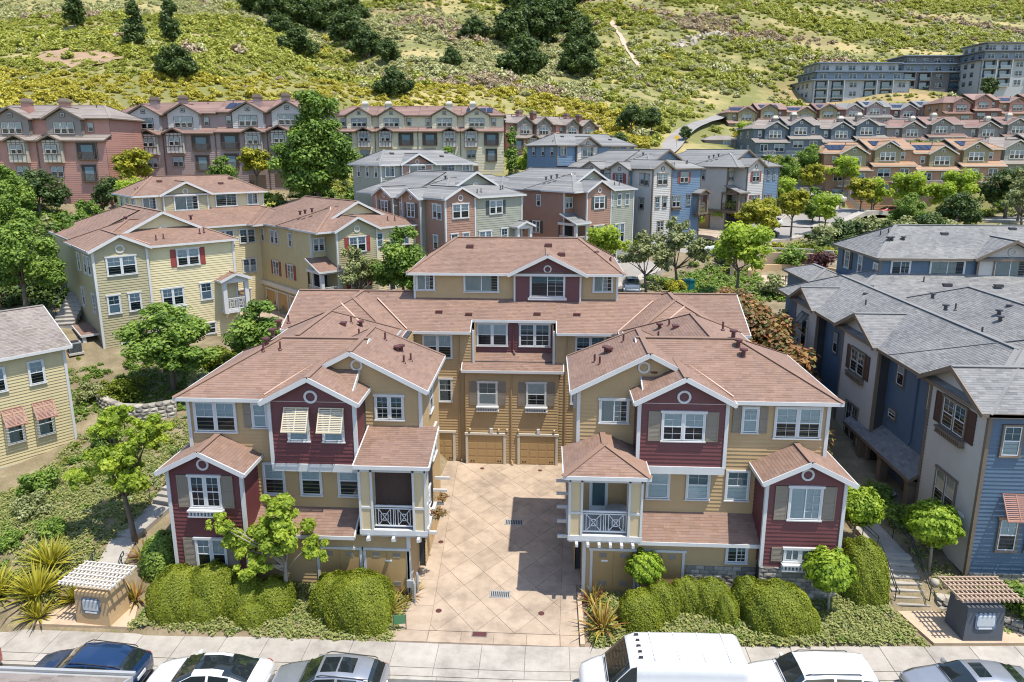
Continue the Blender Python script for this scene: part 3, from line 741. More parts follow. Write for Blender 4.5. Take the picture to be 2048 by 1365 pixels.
def stone_band(parent, fr, u0, u1, z0, z1, mats=('stone_grey', 'stone_pale', 'stone_dark'), bw=.42, bh=.2):
    """courses of split-face blocks, each its own piece"""
    base = MB(); base.tf = fr.p; base.box(u0, u1, 0.0, .03, z0, z1); o = base.build('stone_base', 'stone_dark', parent)
    z = z0; r = 0
    while z < z1 - .06:
        h = min(bh, z1 - z); u = u0 - (bw / 2 if r % 2 else 0)
        while u < u1 - .02:
            a = max(u, u0); b = min(u + bw, u1)
            if b - a > .06:
                m = MB(); m.tf = fr.p; j = [random.uniform(.07, .11) for _ in range(5)]
                g = .008
                m.add([(a + g, .03, z + g), (b - g, .03, z + g), (b - g, .03, z + h - g), (a + g, .03, z + h - g), (a + g, j[0], z + g), (b - g, j[1], z + g), (b - g, j[2], z + h - g), (a + g, j[3], z + h - g), ((a + b) / 2, j[4] + .02, z + h / 2)],
                      [(4, 5, 8), (5, 6, 8), (6, 7, 8), (7, 4, 8), (0, 1, 5, 4), (1, 2, 6, 5), (2, 3, 7, 6), (3, 0, 4, 7)])
                m.build('stone', random.choice(mats), o)
            u += bw
        z += bh; r += 1
# ================================================================= blue and grey townhouse at the right
def build_blue():
    B = thing('townhouse_building', 'slate blue and grey townhouse with grey shingle roof and brown shutters beside the stairs', 'building', (28, 42, 1.6))
    rf = Roof(B, 'shingle_grey', 'taupe_trim', 2); F = Frame; TR = 'taupe_trim'; e = 9.4
    z0 = 1.5
    core(B, [(22.05, 36, 33.7, 55.2, z0, e), (21.5, 40, 28.8, 33.2, z0, e), (21.5, 27, 38.7, 43.6, z0, e), (21.5, 27, 47.9, 52.2, z0, e), (27.26, 51, 52.05, 59.4, z0, 12.5), (28.05, 51.5, 49.5, 56, z0, 9.8)])
    # roofs
    rf.block(21.05, 28.2, 28.85, 55.8, e, .5, 'y', 'hip', 'hip')
    rf.block(21.1, 44, 28.4, 37.2, e, .5, 'x', 'hip', 'hip')
    rf.block(26.5, 35, 31, 51, e - .1, .5, 'y', 'open', 'hip')
    for a, b in ((28.4, 33.6), (38.4, 43.9), (47.6, 52.5)):
        rf.block(20.8, 25.5, a, b, e + .03, .5, 'x', 'gable', 'open')
        fr = F(21.4, b - .35, -90); w = b - a - .7
        wall(B, fr, gable(0, w, z0, e + .1, e + .1 + w * .25), 'blue_grey')
        if a > 30: wall(B, F(21.4, a + .35), rect(0, .7, z0, e), 'blue_grey')
        wall(B, F(22.1, b - .35, 180), rect(0, .7, z0, e), 'blue_grey')
        corner_board(B, [(21.4, a + .35), (21.4, b - .35)], TR, z0, e, .16)
        rf.valley((21.4, b + .05, e + .2), (23.4, b - 2.2, e + 1.15), 'flashing_pale', .14)
    window(B, F(21.4, 33.25, -90), 2.1, 8.2, 1.75, 1.4, 2, inside='dark', shutters='shutter_brown', box=TR, trim=TR, shw=.6)
    window(B, F(21.4, 33.25, -90), 2.2, 4.35, 1.55, 1.9, 2, inside='half', trim=TR, grid=0)
    window(B, F(21.4, 43.55, -90), 2.3, 7.7, 1.75, 1.4, 2, inside='dark', shutters='shutter_brown', box=TR, trim=TR, shw=.55)
    window(B, F(21.4, 43.55, -90), 2.3, 3.8, 1.5, 2.2, 2, inside='dark', trim=TR, grid=1)
    window(B, F(21.4, 52.15, -90), 2.0, 7.1, .9, 2.2, 1, inside='dark', trim='trim', grid=0, cap=False); awning(B, F(21.4, 52.15, -90), 2.0, 8.7, 1.3, 'dark_metal', .9, .6)
    fr = F(22.0, 55.3, -90); wall(B, fr, rect(0, 26, z0, e), 'blue')
    for u, z, w, h in ((18.0, 8.3, .7, 1.35), (21.2, 8.0, .65, 1.35), (17.6, 5.75, .75, .45), (9.3, 7.6, .6, 1.35)): window(B, fr, u, z, w, h, 1, inside='half' if h > 1 else 'dark', trim=TR, cap=False)
    downspout(B, fr, 19.8, 4.8, e, 'blue')
    ff = F(21.4, 28.75)                                    # street front
    wall(B, ff, rect(.0, 20, z0 + .15, e), 'blue'); stone_band(B, ff, .1, 10, z0 - 1.0, z0 + .15)
    window(B, ff, 1.0, 8.1, .72, 1.35, 1, inside='lower', trim=TR, cap=False)
    for u in (1.5, 2.75):
        window(B, ff, u, 3.6, .75, 1.5, 1, inside='half', trim=TR); awning(B, ff, u + .05, 5.6, 1.1, 'awning_rust', 1.0, .6)
    # porch with a lean-to roof between the bays
    pp = thing_part('porch', B)
    rf.plane([(20.9, 41.3, 3.85), (20.9, 33.3, 3.85), (22.1, 33.3, 4.75), (22.1, 41.3, 4.75)]); rf.fascia((20.9, 33.3, 3.85), (20.9, 41.3, 3.85)); rf.fascia((20.9, 33.3, 3.85), (22.1, 33.3, 4.75))
    for y in (33.6, 36.6, 39.2):
        m = MB(); m.box(20.98, 21.4, y - .21, y + .21, z0 + .1, 3.75); m.build('post', 'taupe_trim', pp)
        m = MB(); m.box(20.94, 21.44, y - .25, y + .25, z0 + .1, z0 + .45); m.box(20.94, 21.44, y - .25, y + .25, 3.5, 3.75); m.build('post_trim', 'brown_trim', pp)
    m = MB(); m.box(20.6, 22.1, 33.2, 41.4, z0 - .1, z0 + .12); m.build('porch_floor', 'concrete_pale', pp)
    for y in (35.2, 38): m = MB(); m.box(21.9, 21.96, y - .5, y + .5, z0 + .12, z0 + 2.2); m.build('door', 'brown_trim', pp)
    # back block and its upper storey
    rf.block(24, 56, 49.0, 56, 9.95, .5, 'x', 'hip', 'hip')
    wall(B, F(28, 49.45), rect(0, 24, 5, 9.9), 'blue_grey')
    window(B, F(28, 49.45), 2.6, 8.9, 1.3, 1.4, 2, inside='half', trim=TR); window(B, F(28, 49.45), 6.2, 8.8, 2.0, 1.6, 2, inside='half', trim=TR)
    fp = F(27.2, 52.0); wall(B, fp, rect(0, 24, 9.5, 12.6), 'blue'); wall(B, F(27.2, 59.5, -90), rect(0, 7.5, 8, 12.6), 'blue')
    rf.block(26.75, 52, 51.5, 59.9, 12.6, .49, 'x', 'hip', 'hip', k=.74)
    fg = F(33.9, 51.8); wall(B, fg, gable(.3, 4.9, 10, 12.6, 13.8), 'blue_grey'); core(B, [(34.25, 38.75, 51.83, 52.2, 10, 12.7)])
    rf.block(33.7, 39.2, 51.3, 55, 12.62, .5, 'y', 'gable', 'open'); round_vent(B, fg, 2.6, 13.1, .3, 'blue_grey', 'blue_grey')
    corner_board(B, [(34.2, 51.8), (38.8, 51.8), (27.2, 52.0)], TR, 10.3, 12.6, .14)
    window(B, fg, 2.6, 11.8, 2.2, 1.35, 1, 'slide', inside='curtain', trim=TR, grid=0); window(B, fp, 1.5, 11.75, 1.3, 1.2, 1, 'slide', inside='dark', trim='trim', grid=1, cap=False); window(B, fp, 4.9, 11.7, 2.4, 1.35, 1, 'slide', inside='curtain', trim='trim', grid=0, cap=False)
    fs = F(27.2, 59.5, -90)
    window(B, fs, 2.0, 11.6, .8, 1.35, 1, inside='curtain', shutters='shutter_brown', trim='trim', shw=.4); window(B, fs, 4.4, 11.6, .6, 1.3, 1, inside='half', trim='trim', cap=False); window(B, fs, 7.0, 11.4, .6, 1.3, 1, inside='half', trim='trim', cap=False)
    rf.block(23.5, 27.4, 55.5, 62, 10.0, .4, 'y', 'hip', 'hip')
    wall(B, F(23.9, 61.6, -90), rect(0, 6, 5, 10), 'blue'); core(B, [(23.95, 27.3, 55.6, 61.5, 4, 10)])
    for x, y, z in ((25.3, 49, 10.7), (24.0, 46.8, 10.6), (27.7, 45.5, 10.9), (26.6, 42, 10.9)): rf.cowl(x, y, z, .35, 'vent_grey')
    for x, y, z in ((29.0, 40.6, 10.4), (29.4, 41.4, 10.6), (30.1, 40.4, 10.5), (30.3, 41.9, 10.8)): rf.cowl(x, y, z, .5, 'vent_grey')
    for x, y, z in ((23.2, 45, 10.4), (27.9, 43.2, 10.6), (30.0, 51.0, 10.9), (25.9, 37.2, 10.6), (29, 55, 14.0), (28.6, 55.4, 13.8)): rf.pipe(x, y, z, .45, .05, 'vent_grey')
    for x, y in ((31.5, 50.6), (35, 50.4), (39, 50.7)): rf.slot(x, y, 10.8, .6, .3, 'vent_grey')
    for x, y in ((33, 54.5), (38.5, 55.2)): rf.slot(x, y, 12.6 + .49 * (y - 51.5) + .03, .5, .3, 'vent_grey')
    for x, y in ((28.4, 53.6), (28.7, 53.7), (29.6, 53.8)): rf.cowl(x, y, 13.6, .4, 'vent_grey')
    rf.finish(); recenter(B)
# ================================================================= yellow house at the left edge
def build_edge_house():
    a = R(53); px, py = -26.92, 39.0
    B = thing('townhouse_building', 'pale yellow house with rust awnings and grey roof at the left edge', 'building', (px, py, 2.0), a)
    F = Frame; rf = Roof(B, 'shingle_warm', 'trim', 2)
    core(B, [(-13.6, -.45, .45, 9, 0, 6.6)])
    ff = F(-13.6, .4); wall(B, ff, rect(0, 13.2, .1, 6.65), 'ochre'); wall(B, F(-.4, .4, 90), rect(0, 8.5, .1, 6.65), 'ochre')
    rf.block(-14, 0, 0, 9, 6.7, .42, 'x', 'gable', 'gable')
    rf.block(-9.5, -4.2, 3.2, 15, 7.2, .42, 'y', 'gable', 'gable')
    rf.block(-14, -1.5, 7.5, 16, 7.0, .42, 'x', 'gable', 'gable')
    wall(B, F(-.4, .4, 90), gable(0, 8.2, 6.6, 6.7, 8.3), 'ochre')
    core(B, [(-13, -2, 8, 15.5, 0, 7)])
    corner_board(B, [(-.4, .4)], 'trim', .1, 6.6, .15)
    for u in (11.65, 9.7, 7.7): window(B, ff, u, 5.4, .7, 1.35, 1, inside='half', cap=False)
    for u in (11.7, 10.15): window(B, ff, u, 2.15, .75, 1.45, 1, inside='curtain', trim='trim_cream'); awning(B, ff, u, 3.55, 1.05, 'awning_rust', .9, .6)
    m = MB(); m.tf = ff.p; m.box(8.0, 8.6, .02, .06, 1.9, 3.3); m.build('shutter', 'awning_rust', B)
    m = MB(); m.tf = ff.p; m.box(0, 13.25, -.1, .05, -.6, .1); m.build('footing', 'stone_pale', B)
    rf.finish()
# ================================================================= three townhouse buildings round a court behind
def build_court(label, loc, deg, A, Bc, C_, roof, trim, shut, det=1, near=1, penthouse=True, ph=(1.5, 13.6), stair_z=0.0, flash='flashing', gar='tan_door', left_bays=False, drop=0.0):
    """A: gabled bays, Bc: other front walls, C_: court walls"""
    T = thing('townhouse_building', label, 'building', loc, R(deg)); F = Frame; e = 9.3; v = 'vent_maroon' if 'brown' in roof else 'vent_grey'
    rf = Roof(T, roof, trim, near); pt = .2 if det > 1 else .24
    W_ = lambda *a, **k: window(T, *a, detail=det, trim=trim, **k)
    wl = lambda fr, poly, m: wall(T, fr, poly, m, pt)
    core(T, [(.46, 11.14, .45, 14, -3, e), (19.06, 30.14, 1.35, 14, -3, e), (20.6, 24.9, -.9, 2, -3, e), (24, 30.14, -.26, 2, -3, e), (9, 22, 13.05, 19, -3, e)] + ([(ph[0] + .05, ph[1] - .05, 16.25, 22.7, 0, 12.3)] if penthouse else []))
    # left wing
    rf.block(0, 11.6, 0, 8.2, e, .46, 'x', 'hip', 'hip'); rf.block(2.2, 10.4, 2.1, 13, e + .5, .5, 'y', 'gable', 'open')
    rf.block(0, 4.5, -.45, 5, e + .02, .5, 'y', 'gable', 'open'); rf.block(.6, 11, 7, 18, e, .46, 'y', 'open', 'hip')
    wl(F(0, 2.55), [(2.7, e), (9.9, e), (9.9, e + .5), (6.3, e + 2.35), (2.7, e + .5)], Bc)
    wl(F(0, -.05), gable(.35, 4.15, -2, e, e + 1.0), A); wl(F(.35, .45, -90), rect(0, .5, -2, e), A); wl(F(4.15, -.05, 90), rect(0, .6, -2, e), A)
    wl(F(0, .4), rect(4.1, 11.2, -2, e), Bc); wl(F(.4, 14, -90), rect(0, 13.6, -2, e), A); wl(F(11.2, .4, 90), rect(0, 13, 0, e), C_)
    corner_board(T, [(.35, -.05), (4.15, -.05), (11.2, .4)], trim, -2, e, .17)
    round_vent(T, F(0, -.05), 2.25, e + .02, .34, trim, A); round_vent(T, F(0, 2.55), 6.3, e + 1.05, .34, trim, Bc)
    f0, f1 = F(0, -.05), F(0, .4)
    W_(f0, 2.25, 8.0, 2.0, 1.4, n=2, inside='half'); W_(f0, 1.4, 5.0, .8, 1.4, inside='lower'); W_(f0, 2.9, 5.0, .8, 1.4, inside='half')
    W_(f1, 7.4, 8.1, 1.7, 1.35, n=2, shutters=shut, inside='half'); W_(f1, 5.9, 4.9, 1.6, 1.4, n=2, inside='half', box=trim); W_(f1, 8.6, 5.0, .85, 1.4, inside='lower')
    W_(f1, 8.7, 1.7, .75, .9, inside='dark'); W_(f0, 2.2, 1.8, 1.2, 1.4, n=2, inside='dark')
    if left_bays:
        for a in (5.2, 10.4):
            rf.block(-.7, 3, a - 2.0, a + 2.0, e - .1, .5, 'x', 'gable', 'open'); fr = F(-.2, a + 1.7, -90)
            wl(fr, gable(0, 3.4, -2, e, e + .8), A); core(T, [(-.17, 1, a - 1.65, a + 1.65, -2, e)]); wl(F(-.2, a - 1.7), rect(0, .6, -2, e), Bc)
            corner_board(T, [(-.2, a - 1.7), (-.2, a + 1.7)], trim, -2, e, .15)
            W_(fr, 1.7, 7.9, 1.3, 1.4, n=2, inside='dark', shutters=shut); round_vent(T, fr, 1.7, e - .05, .28, trim, A); W_(fr, 1.7, 4.5, 1.3, 1.5, n=2, inside='half')
        fl = F(.4, 14, -90)
        for u, z in ((12.3, 8), (12.3, 4.8), (6.2, 7.8), (13.0, 7.9)): W_(fl, u, z, .7, 1.4, inside='half')
    else:
        fl = F(.4, 14, -90)
        for u, z in ((12.6, 8), (11.2, 8), (12.6, 5), (9, 8), (9, 5)): W_(fl, u, z, .7, 1.4, inside='half')
        rf.shed(-.9, .42, 1.2, 4.2, 2.6, 2.9)
        for y in (1.4, 3.9): m = MB(); m.box(-.8, -.55, y - .12, y + .12, -1, 2.5); m.build('porch_post', trim, T)
    # balcony porch at the court end of the left wing
    def porch(x0, x1, y0, y1, zf, ze, gb, side):
        p = thing_part('balcony', T)
        m = MB(); m.box(x0, x1, y0, y1, zf - .25, zf); m.build('floor_beam', trim, p)
        for x in (x0 + .15, x1 - .15): m = MB(); m.box(x - .17, x + .17, y0, y0 + .34, zf, ze); m.build('post', trim, p)
        m = MB(); m.box(x0 - .02, x1 + .02, y0 - .03, y0 + .3, ze - .3, ze); m.box(x0 - .02, x0 + .25, y0, y1, ze - .3, ze); m.box(x1 - .25, x1 + .02, y0, y1, ze - .3, ze); m.build('lintel', trim, p)
        m = MB(); rail_panel(m, F(0, y0 + .15), x0 + .35, x1 - .35, zf + .08, zf + 1.0, 0, 2); m.build('railing', trim, p)
        xs = x1 if side > 0 else x0
        m = MB(); rail_panel(m, F(xs - side * .15, y0 + .3, 90), .1, y1 - y0 - .4, zf + .08, zf + 1.0, 0, 2); m.build('railing', trim, p)
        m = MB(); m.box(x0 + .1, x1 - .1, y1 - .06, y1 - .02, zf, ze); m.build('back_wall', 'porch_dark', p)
        for k in (0, .5, 1): x = x0 + .25 + (x1 - x0 - .5) * k; m = MB(); m.add([(x - .06, y0 - .05, zf - .25), (x + .06, y0 - .05, zf - .25), (x + .06, y0 + .5, zf - .25), (x - .06, y0 + .5, zf - .25), (x - .06, y0 + .5, zf - .75), (x + .06, y0 + .5, zf - .75)], [(0, 1, 2, 3), (0, 4, 5, 1), (1, 5, 2), (0, 3, 4)]); m.build('corbel', trim, p)
        if gb: rf.block(x0 - .3, x1 + .3, y0 - .3, y1 + .3, ze, .4, 'y', 'gable', 'open'); wl(F(0, y0 + .02), [(x0, ze), (x1, ze), ((x0 + x1) / 2, ze + .5)], trim)
    porch(9.7, 11.9, -.6, 1.6, 3.2, 5.9, True, 1)
    # right wing
    rf.block(18.6, 30.6, -.7, 8, e, .46, 'x', 'hip', 'hip'); rf.block(20.4, 28.6, 1.5, 13, e + .5, .5, 'y', 'gable', 'open'); rf.block(18.6, 30.2, 5, 18, e, .42, 'y', 'open', 'hip')
    rf.block(20.2, 25.3, -1.35, 5, e + .02, .5, 'y', 'gable', 'open')
    wl(F(0, 2.0), [(20.9, e), (28.1, e), (28.1, e + .5), (24.5, e + 2.35), (20.9, e + .5)], Bc)
    fa = F(0, -.95); wl(fa, gable(20.55, 24.95, -2, e, e + 1.15), A); wl(F(24.95, -.95, 90), rect(0, .8, -2, e), A); wl(F(20.55, 1.5, -90), rect(0, 2.45, 3, e), A)
    fb = F(0, -.3); wl(fb, rect(24.9, 30.2, -2, e), Bc); wl(F(0, 1.3), rect(19, 20.6, 5.5, e), C_)
    fc = F(19.0, 14, -90); wl(fc, rect(0, 12.7, 0, e), C_); wl(F(30.2, -.3, 90), rect(0, 14, -2, e), Bc)
    corner_board(T, [(20.55, -.95), (24.95, -.95), (30.2, -.3), (19.0, 1.3)], trim, -1, e, .17)
    round_vent(T, fa, 22.75, e + .08, .34, trim, A); round_vent(T, F(0, 2.0), 24.5, e + 1.05, .34, trim, Bc)
    W_(fa, 22.75, 7.9, 1.75, 1.4, n=2, shutters=shut, inside='half'); W_(fa, 22.75, 4.4, 1.75, 1.4, n=2, shutters=shut, inside='half')
    for u in (25.7, 27.3, 28.9): W_(fb, u, 8.0, .62, 1.35, inside='lower')
    W_(fb, 27.0, 3.8, .7, 2.3, inside='half'); W_(fb, 28.1, 3.8, .7, 2.3, inside='half'); W_(fb, 26.6, 1.2, .8, 1.3, inside='dark')
    for u in (1.8, 4.2, 5.2, 8.4): W_(fc, u, 8.0, .6, 1.3, inside='half')
    for u in (4.6, 8.0): W_(fc, u, 4.7, 1.2, 1.4, n=2, shutters=shut, inside='lower')
    W_(F(0, 1.3), 19.8, 7.9, 1.1, 1.2, n=2, inside='half')
    porch(18.7, 20.9, -1.0, 2.0, 3.0, 5.6, False, -1); rf.shed(18.3, 21.0, -1.35, 1.35, 5.65, 6.7)
    m = MB(); m.box(18.75, 19.05, -.5, 14, 2.55, 3.0); m.build('ledge', trim, T)
    for u in (5.8, 8.8, 3.0): garage_door(T, fc, u, .02, 2.3, 2.1, gar, trim)
    # back of the court
    rf.block(7, 24, 12.6, 20, e - .1, .46, 'x', 'hip', 'hip'); rf.block(17.5, 24, 11, 20, e - .1, .46, 'y', 'hip', 'hip')
    fd = F(0, 13.0); wl(fd, rect(11, 19.2, 0, e), Bc)
    for u in (12.6, 15.3, 17.6): W_(fd, u, 7.9, 1.6, 1.4, n=2, inside='dark'); W_(fd, u, 4.7, 1.4, 1.4, n=2, inside='lower', shutters=shut if u < 14 else None)
    for u in (13.0, 16.2): garage_door(T, fd, u, .02, 2.4, 2.1, gar, trim)
    rf.shed(11.2, 14.2, 12.2, 13.05, 6.2, 6.6)
    # upper storey behind
    if penthouse:
        a, b = ph; fp = F(0, 16.2); wl(fp, rect(a, b, 9.5, 12.4), Bc); wl(F(a, 22.8, -90), rect(0, 6.6, 6, 12.4), Bc); wl(F(b, 16.2, 90), rect(0, 6.6, 6, 12.4), Bc)
        rf.block(a - .45, b + .45, 15.7, 23.4, 12.4, .46, 'x', 'hip', 'hip', k=.8)
        c = a + (b - a) * .36; fg = F(0, 15.95); wl(fg, gable(c - 2.2, c + 2.2, 9.7, 12.4, 13.5), A); core(T, [(c - 2.15, c + 2.15, 15.98, 16.4, 9.6, 12.5)]); rf.block(c - 2.65, c + 2.65, 15.45, 18.6, 12.4, .5, 'y', 'gable', 'open')
        round_vent(T, fg, c, 12.7, .3, trim, A); corner_board(T, [(a, 16.2), (b, 16.2), (c - 2.2, 15.95), (c + 2.2, 15.95)], trim, 9.6, 12.4, .15)
        W_(fg, c, 11.5, 2.3, 1.4, style='slide', inside='curtain'); W_(fp, a + 1.2, 11.6, 1.2, 1.2, style='slide', inside='curtain'); W_(fp, b - 4.1, 11.6, 2.2, 1.3, style='slide', inside='dark'); W_(fp, b - 1.2, 11.6, 1.1, 1.2, style='slide', inside='curtain')
        fs = F(a, 22.8, -90)
        for u in (1.5, 3.6, 5.6): W_(fs, u, 11.5, .6, 1.2, inside='half')
        for i, (x, y) in enumerate(((a + 3, 18.4), (b - 4, 17.6), (b - 2.5, 18.6))): rf.slot(x, y, 12.4 + .46 * (y - 15.7) + .04, .5, .35, v)
        for k in range(4): rf.pipe(a + .4 + .3 * k, 17.6 + .1 * k, 12.6 + .1 * k, .5, .05, v)
    for x, y, z in ((8.8, 1.2, .62), (9.2, 1.3, .66), (5.2, .8, .4), (5.8, .9, .44), (27.2, .4, .54), (28, .3, .5)): rf.pipe(x, y, e + z, .4, .05, v)
    for x, y, z in ((9.3, 4.6, 1.5), (20.4, 4.9, 1.35), (20.2, 5.6, 1.2), (20.9, 4.4, 1.5), (26.2, 5.2, 1.9), (4.2, 5, 1.7)): rf.cowl(x, y, e + z, .4, v)
    rf.valley((20.2, .3, e + .35), (22.6, 3.6, e + 1.95), flash); rf.valley((4.6, .2, e + .1), (2.9, 2.2, e + .95), flash)
    m = MB(); m.box(11.3, 18.9, -2, 12.95, -.4, -.02); m.build('court_floor', 'joint', T); zf = lambda y: -drop * max(0, (-2 - y) / 7.5)
    for i in range(3):
        for j in range(9): m = MB(); x0, y0 = 11.3 + i * 2.53, -9 + j * 2.43; slab(m, [(x0 + .02, y0 + .02), (x0 + 2.51, y0 + .02), (x0 + 2.51, y0 + 2.41), (x0 + .02, y0 + 2.41)], -.5, .02, lambda a, b: zf(b)); m.build('slab', 'court_slab', T)
    rf.finish(); return T
def build_courts():
    c, s = math.cos(R(46)), math.sin(R(46))
    build_court('pale yellow townhouse building with brown roofs and red shutters at mid left', (-32.8, 49.8, 3.6), 46, 'sage', 'yellow_green', 'ochre', 'shingle_brown', 'trim', 'shutter_red', 2, 2, ph=(8.0, 21.0))
    build_court('grey green and terracotta townhouse building with grey roof behind the brown upper roof', (-8.3, 68.2, 6.4), 45, 'terracotta', 'grey_green', 'terracotta', 'shingle_grey', 'trim', 'shutter_green', 1, 1, left_bays=True, flash='flashing_pale', ph=(3.0, 17.0), drop=1.0)
    build_court('light blue and pale grey townhouse building with dark red shutters below the steep road', (15.5, 90.0, 8.8), 42, 'pale_grey', 'light_blue', 'blue_grey', 'shingle_grey', 'taupe_trim', 'shutter_red', 1, 1, left_bays=True, flash='flashing_pale', ph=(-1.5, 15.0), drop=1.7)
# ================================================================= the land
CP = np.array([
 (-60, -10, -.3), (-30, 0, -.3), (0, 0, -.3), (30, 0, 0), (70, 0, 1), (-60, 20, -.2), (-30, 20, -.2), (-10, 22, -.2), (3, 22, -.2), (20, 22, .25), (40, 22, .8), (70, 25, 2),
 (-10, 25.5, .05), (-4, 26, -.1), (0, 28, -.1), (0, 36, -.1), (0, 44, -.1), (4, 25.5, .0), (9, 25.6, .15), (13, 25.6, .3), (16, 25.6, .4), (9, 28, .35), (14, 28, .45), (-9, 28, .35), (-15, 28, .7), (-8, 36, 0), (8, 36, 0),
 (20.3, 25.8, .42), (24, 26, .6), (30, 26, .9), (22.5, 28.5, 1.2), (30, 28.6, 1.4), (18.6, 27.5, .4), (18.6, 29.9, 1.7), (18.5, 34, 1.8), (18.5, 40, 2.3), (18.5, 48, 3.6), (20, 56, 4.8),
 (-28.9, 34.3, 1.7), (-28.2, 36.4, 2.0), (-24, 33, 1.9), (-22, 27.7, 1.3), (-19, 25.4, .15), (-18.5, 29.4, 1.1), (-18.8, 33.2, 2.0), (-18, 38, 2.6), (-24.8, 43.4, 3.3), (-20, 45, 3.2), (-25.5, 51, 4.6), (-33, 47, 4.6), (-36, 50, 6.0), (-20, 57, 3.8), (-14, 52, 3.8), (-24, 64, 3.5), (-10, 60, 4.2), (-42, 40, 4), (-46, 56, 8), (-60, 45, 7), (-50, 28, 3), (-70, 20, 3),
 (0, 54, 5.0), (10, 56, 5.0), (18, 64, 5.3), (28, 66, 5.8), (28.5, 77, 6.2), (34, 86, 7.0), (20, 74, 5.6), (45, 70, 6.5), (60, 60, 6), (80, 40, 4), (50, 95, 8), (80, 90, 9),
 (-14, 66, 5.8), (-9, 68, 6.6), (2, 76, 6.3), (9.9, 85, 5.5), (13, 89.2, 5.95), (18.7, 95.3, 6.5), (24, 97.9, 7.1), (30.5, 101.4, 7.7), (38.6, 108.6, 8.1), (48, 117.4, 8.6), (61, 128, 9.2), (70, 126, 9.3), (77, 116, 9.3), (100, 110, 10),
 (4, 80, 6.2), (13, 93, 7.4), (15.5, 90, 8.4), (25, 99, 9.0), (38, 112, 9.2), (10, 110, 10), (25, 125, 12.5), (-20, 90, 10), (-5, 110, 12), (-32, 84, 9.5), (-48, 76, 9.5), (-66, 90, 12.6), (-48, 101, 14.2), (-33, 103, 14.4), (-80, 92, 13.5), (-23, 130, 15.0), (-38, 129, 16), (-6, 131, 15.6), (5, 143, 18.4), (18, 150, 19),
 (54, 128.5, 12.4), (70, 128.8, 12.6), (86, 129.5, 12.8), (90, 136, 16.2), (48, 155, 18), (62, 156, 18.2), (78, 157, 18.3), (95, 174, 21.5), (120, 175, 22), (52, 198, 24.4), (85, 199, 24.6), (103, 210, 25.6), (119, 212, 26), (112, 201, 26.5), (139, 203, 27.5), (42, 166, 20.7), (95, 254, 36.6), (130, 256, 37), (147, 267, 38.8), (165, 268, 39), (182, 259, 39.6), (160, 230, 33),
 (42, 140, 17.3), (28, 157, 20.2), (40, 182, 24.3), (54, 209, 28.5), (68.7, 236, 32), (20.9, 170, 22.5),
 (-107, 124.7, 30), (-84, 125.8, 30), (-62, 132, 30.4), (-44.5, 143, 30.7), (-26.9, 159.7, 31), (-9.7, 175.7, 31), (9.3, 187, 30.4), (32.8, 214.6, 34), (70, 242.6, 36.5), (-151, 214, 51), (-92, 223, 53), (-32, 246, 54.5), (43, 292, 60), (134, 323, 62), (213, 349, 68), (-217, 310, 86), (-131, 320, 87), (-44, 340, 90), (57, 399, 101), (187, 459, 112), (286, 475, 114), (-283, 307, 86), (380, 480, 114), (-150, 100, 24), (-130, 60, 12), (200, 200, 30), (200, 120, 14), (300, 300, 50),
 (-400, 520, 170), (-100, 520, 165), (150, 620, 170), (400, 640, 170), (-400, 200, 50), (-300, 60, 15), (400, 100, 15), (-300, -20, 2), (400, -20, 4)], float)
_cpx = CP[:, :2]
def _rk(d): return d
_A = np.zeros((len(CP) + 3,) * 2); _d = np.hypot(_cpx[:, None, 0] - _cpx[None, :, 0], _cpx[:, None, 1] - _cpx[None, :, 1])
_A[:len(CP), :len(CP)] = _rk(_d) - np.eye(len(CP)) * .15; _A[:len(CP), -3] = 1; _A[:len(CP), -2:] = _cpx; _A[-3, :len(CP)] = 1; _A[-2:, :len(CP)] = _cpx.T
_w = np.linalg.solve(_A, np.concatenate([CP[:, 2], [0, 0, 0]]))
def street_z(x): return np.interp(x, [-60, 3, 20, 45, 80], [0, 0, .40, 1.0, 2.0])
def raw_z(x, y):
    x = np.atleast_1d(np.asarray(x, float)); y = np.atleast_1d(np.asarray(y, float)); out = np.zeros(len(x))
    for i in range(0, len(x), 4000):
        d = np.hypot(x[i:i + 4000, None] - _cpx[None, :, 0], y[i:i + 4000, None] - _cpx[None, :, 1])
        out[i:i + 4000] = _rk(d) @ _w[:len(CP)] + _w[-3] + x[i:i + 4000] * _w[-2] + y[i:i + 4000] * _w[-1]
    return out
def fbm(x, y, s, seed=0):
    r = np.random.default_rng(seed); v = np.zeros_like(x); a = 1.0
    for o in range(4):
        for _ in range(3):
            th = r.uniform(0, 6.28); ph = r.uniform(0, 6.28); f = s * (2 ** o) * r.uniform(.7, 1.3)
            v += a * np.sin((x * math.cos(th) + y * math.sin(th)) * f + ph + .9 * np.sin((x * math.sin(th) - y * math.cos(th)) * f * .7 + ph))
        a *= .5
    return v / 4
COURTS = [(-32.8, 49.8, 3.6, 46, 0), (-8.3, 68.2, 6.4, 45, 1.0), (15.5, 90.0, 8.8, 42, 1.7)]
PLAZAS = [([(-20.6, 24.9), (-15.3, 24.9), (-15.9, 26.7), (-17.0, 27.5), (-19.2, 27.5)], .08), ([(17.6, 25.2), (17.6, 27.9), (19.8, 27.9), (21.9, 27.2), (23.6, 25.6)], .32)]
ROADS = [[(4, 74), (9.5, 83), (14.5, 90), (20, 95.2), (26, 98.8), (33, 103.5), (40, 110), (49, 118), (60, 125), (72, 122), (82, 114), (95, 108)], [(41, 111), (46, 119), (52, 130), (53, 138)]]
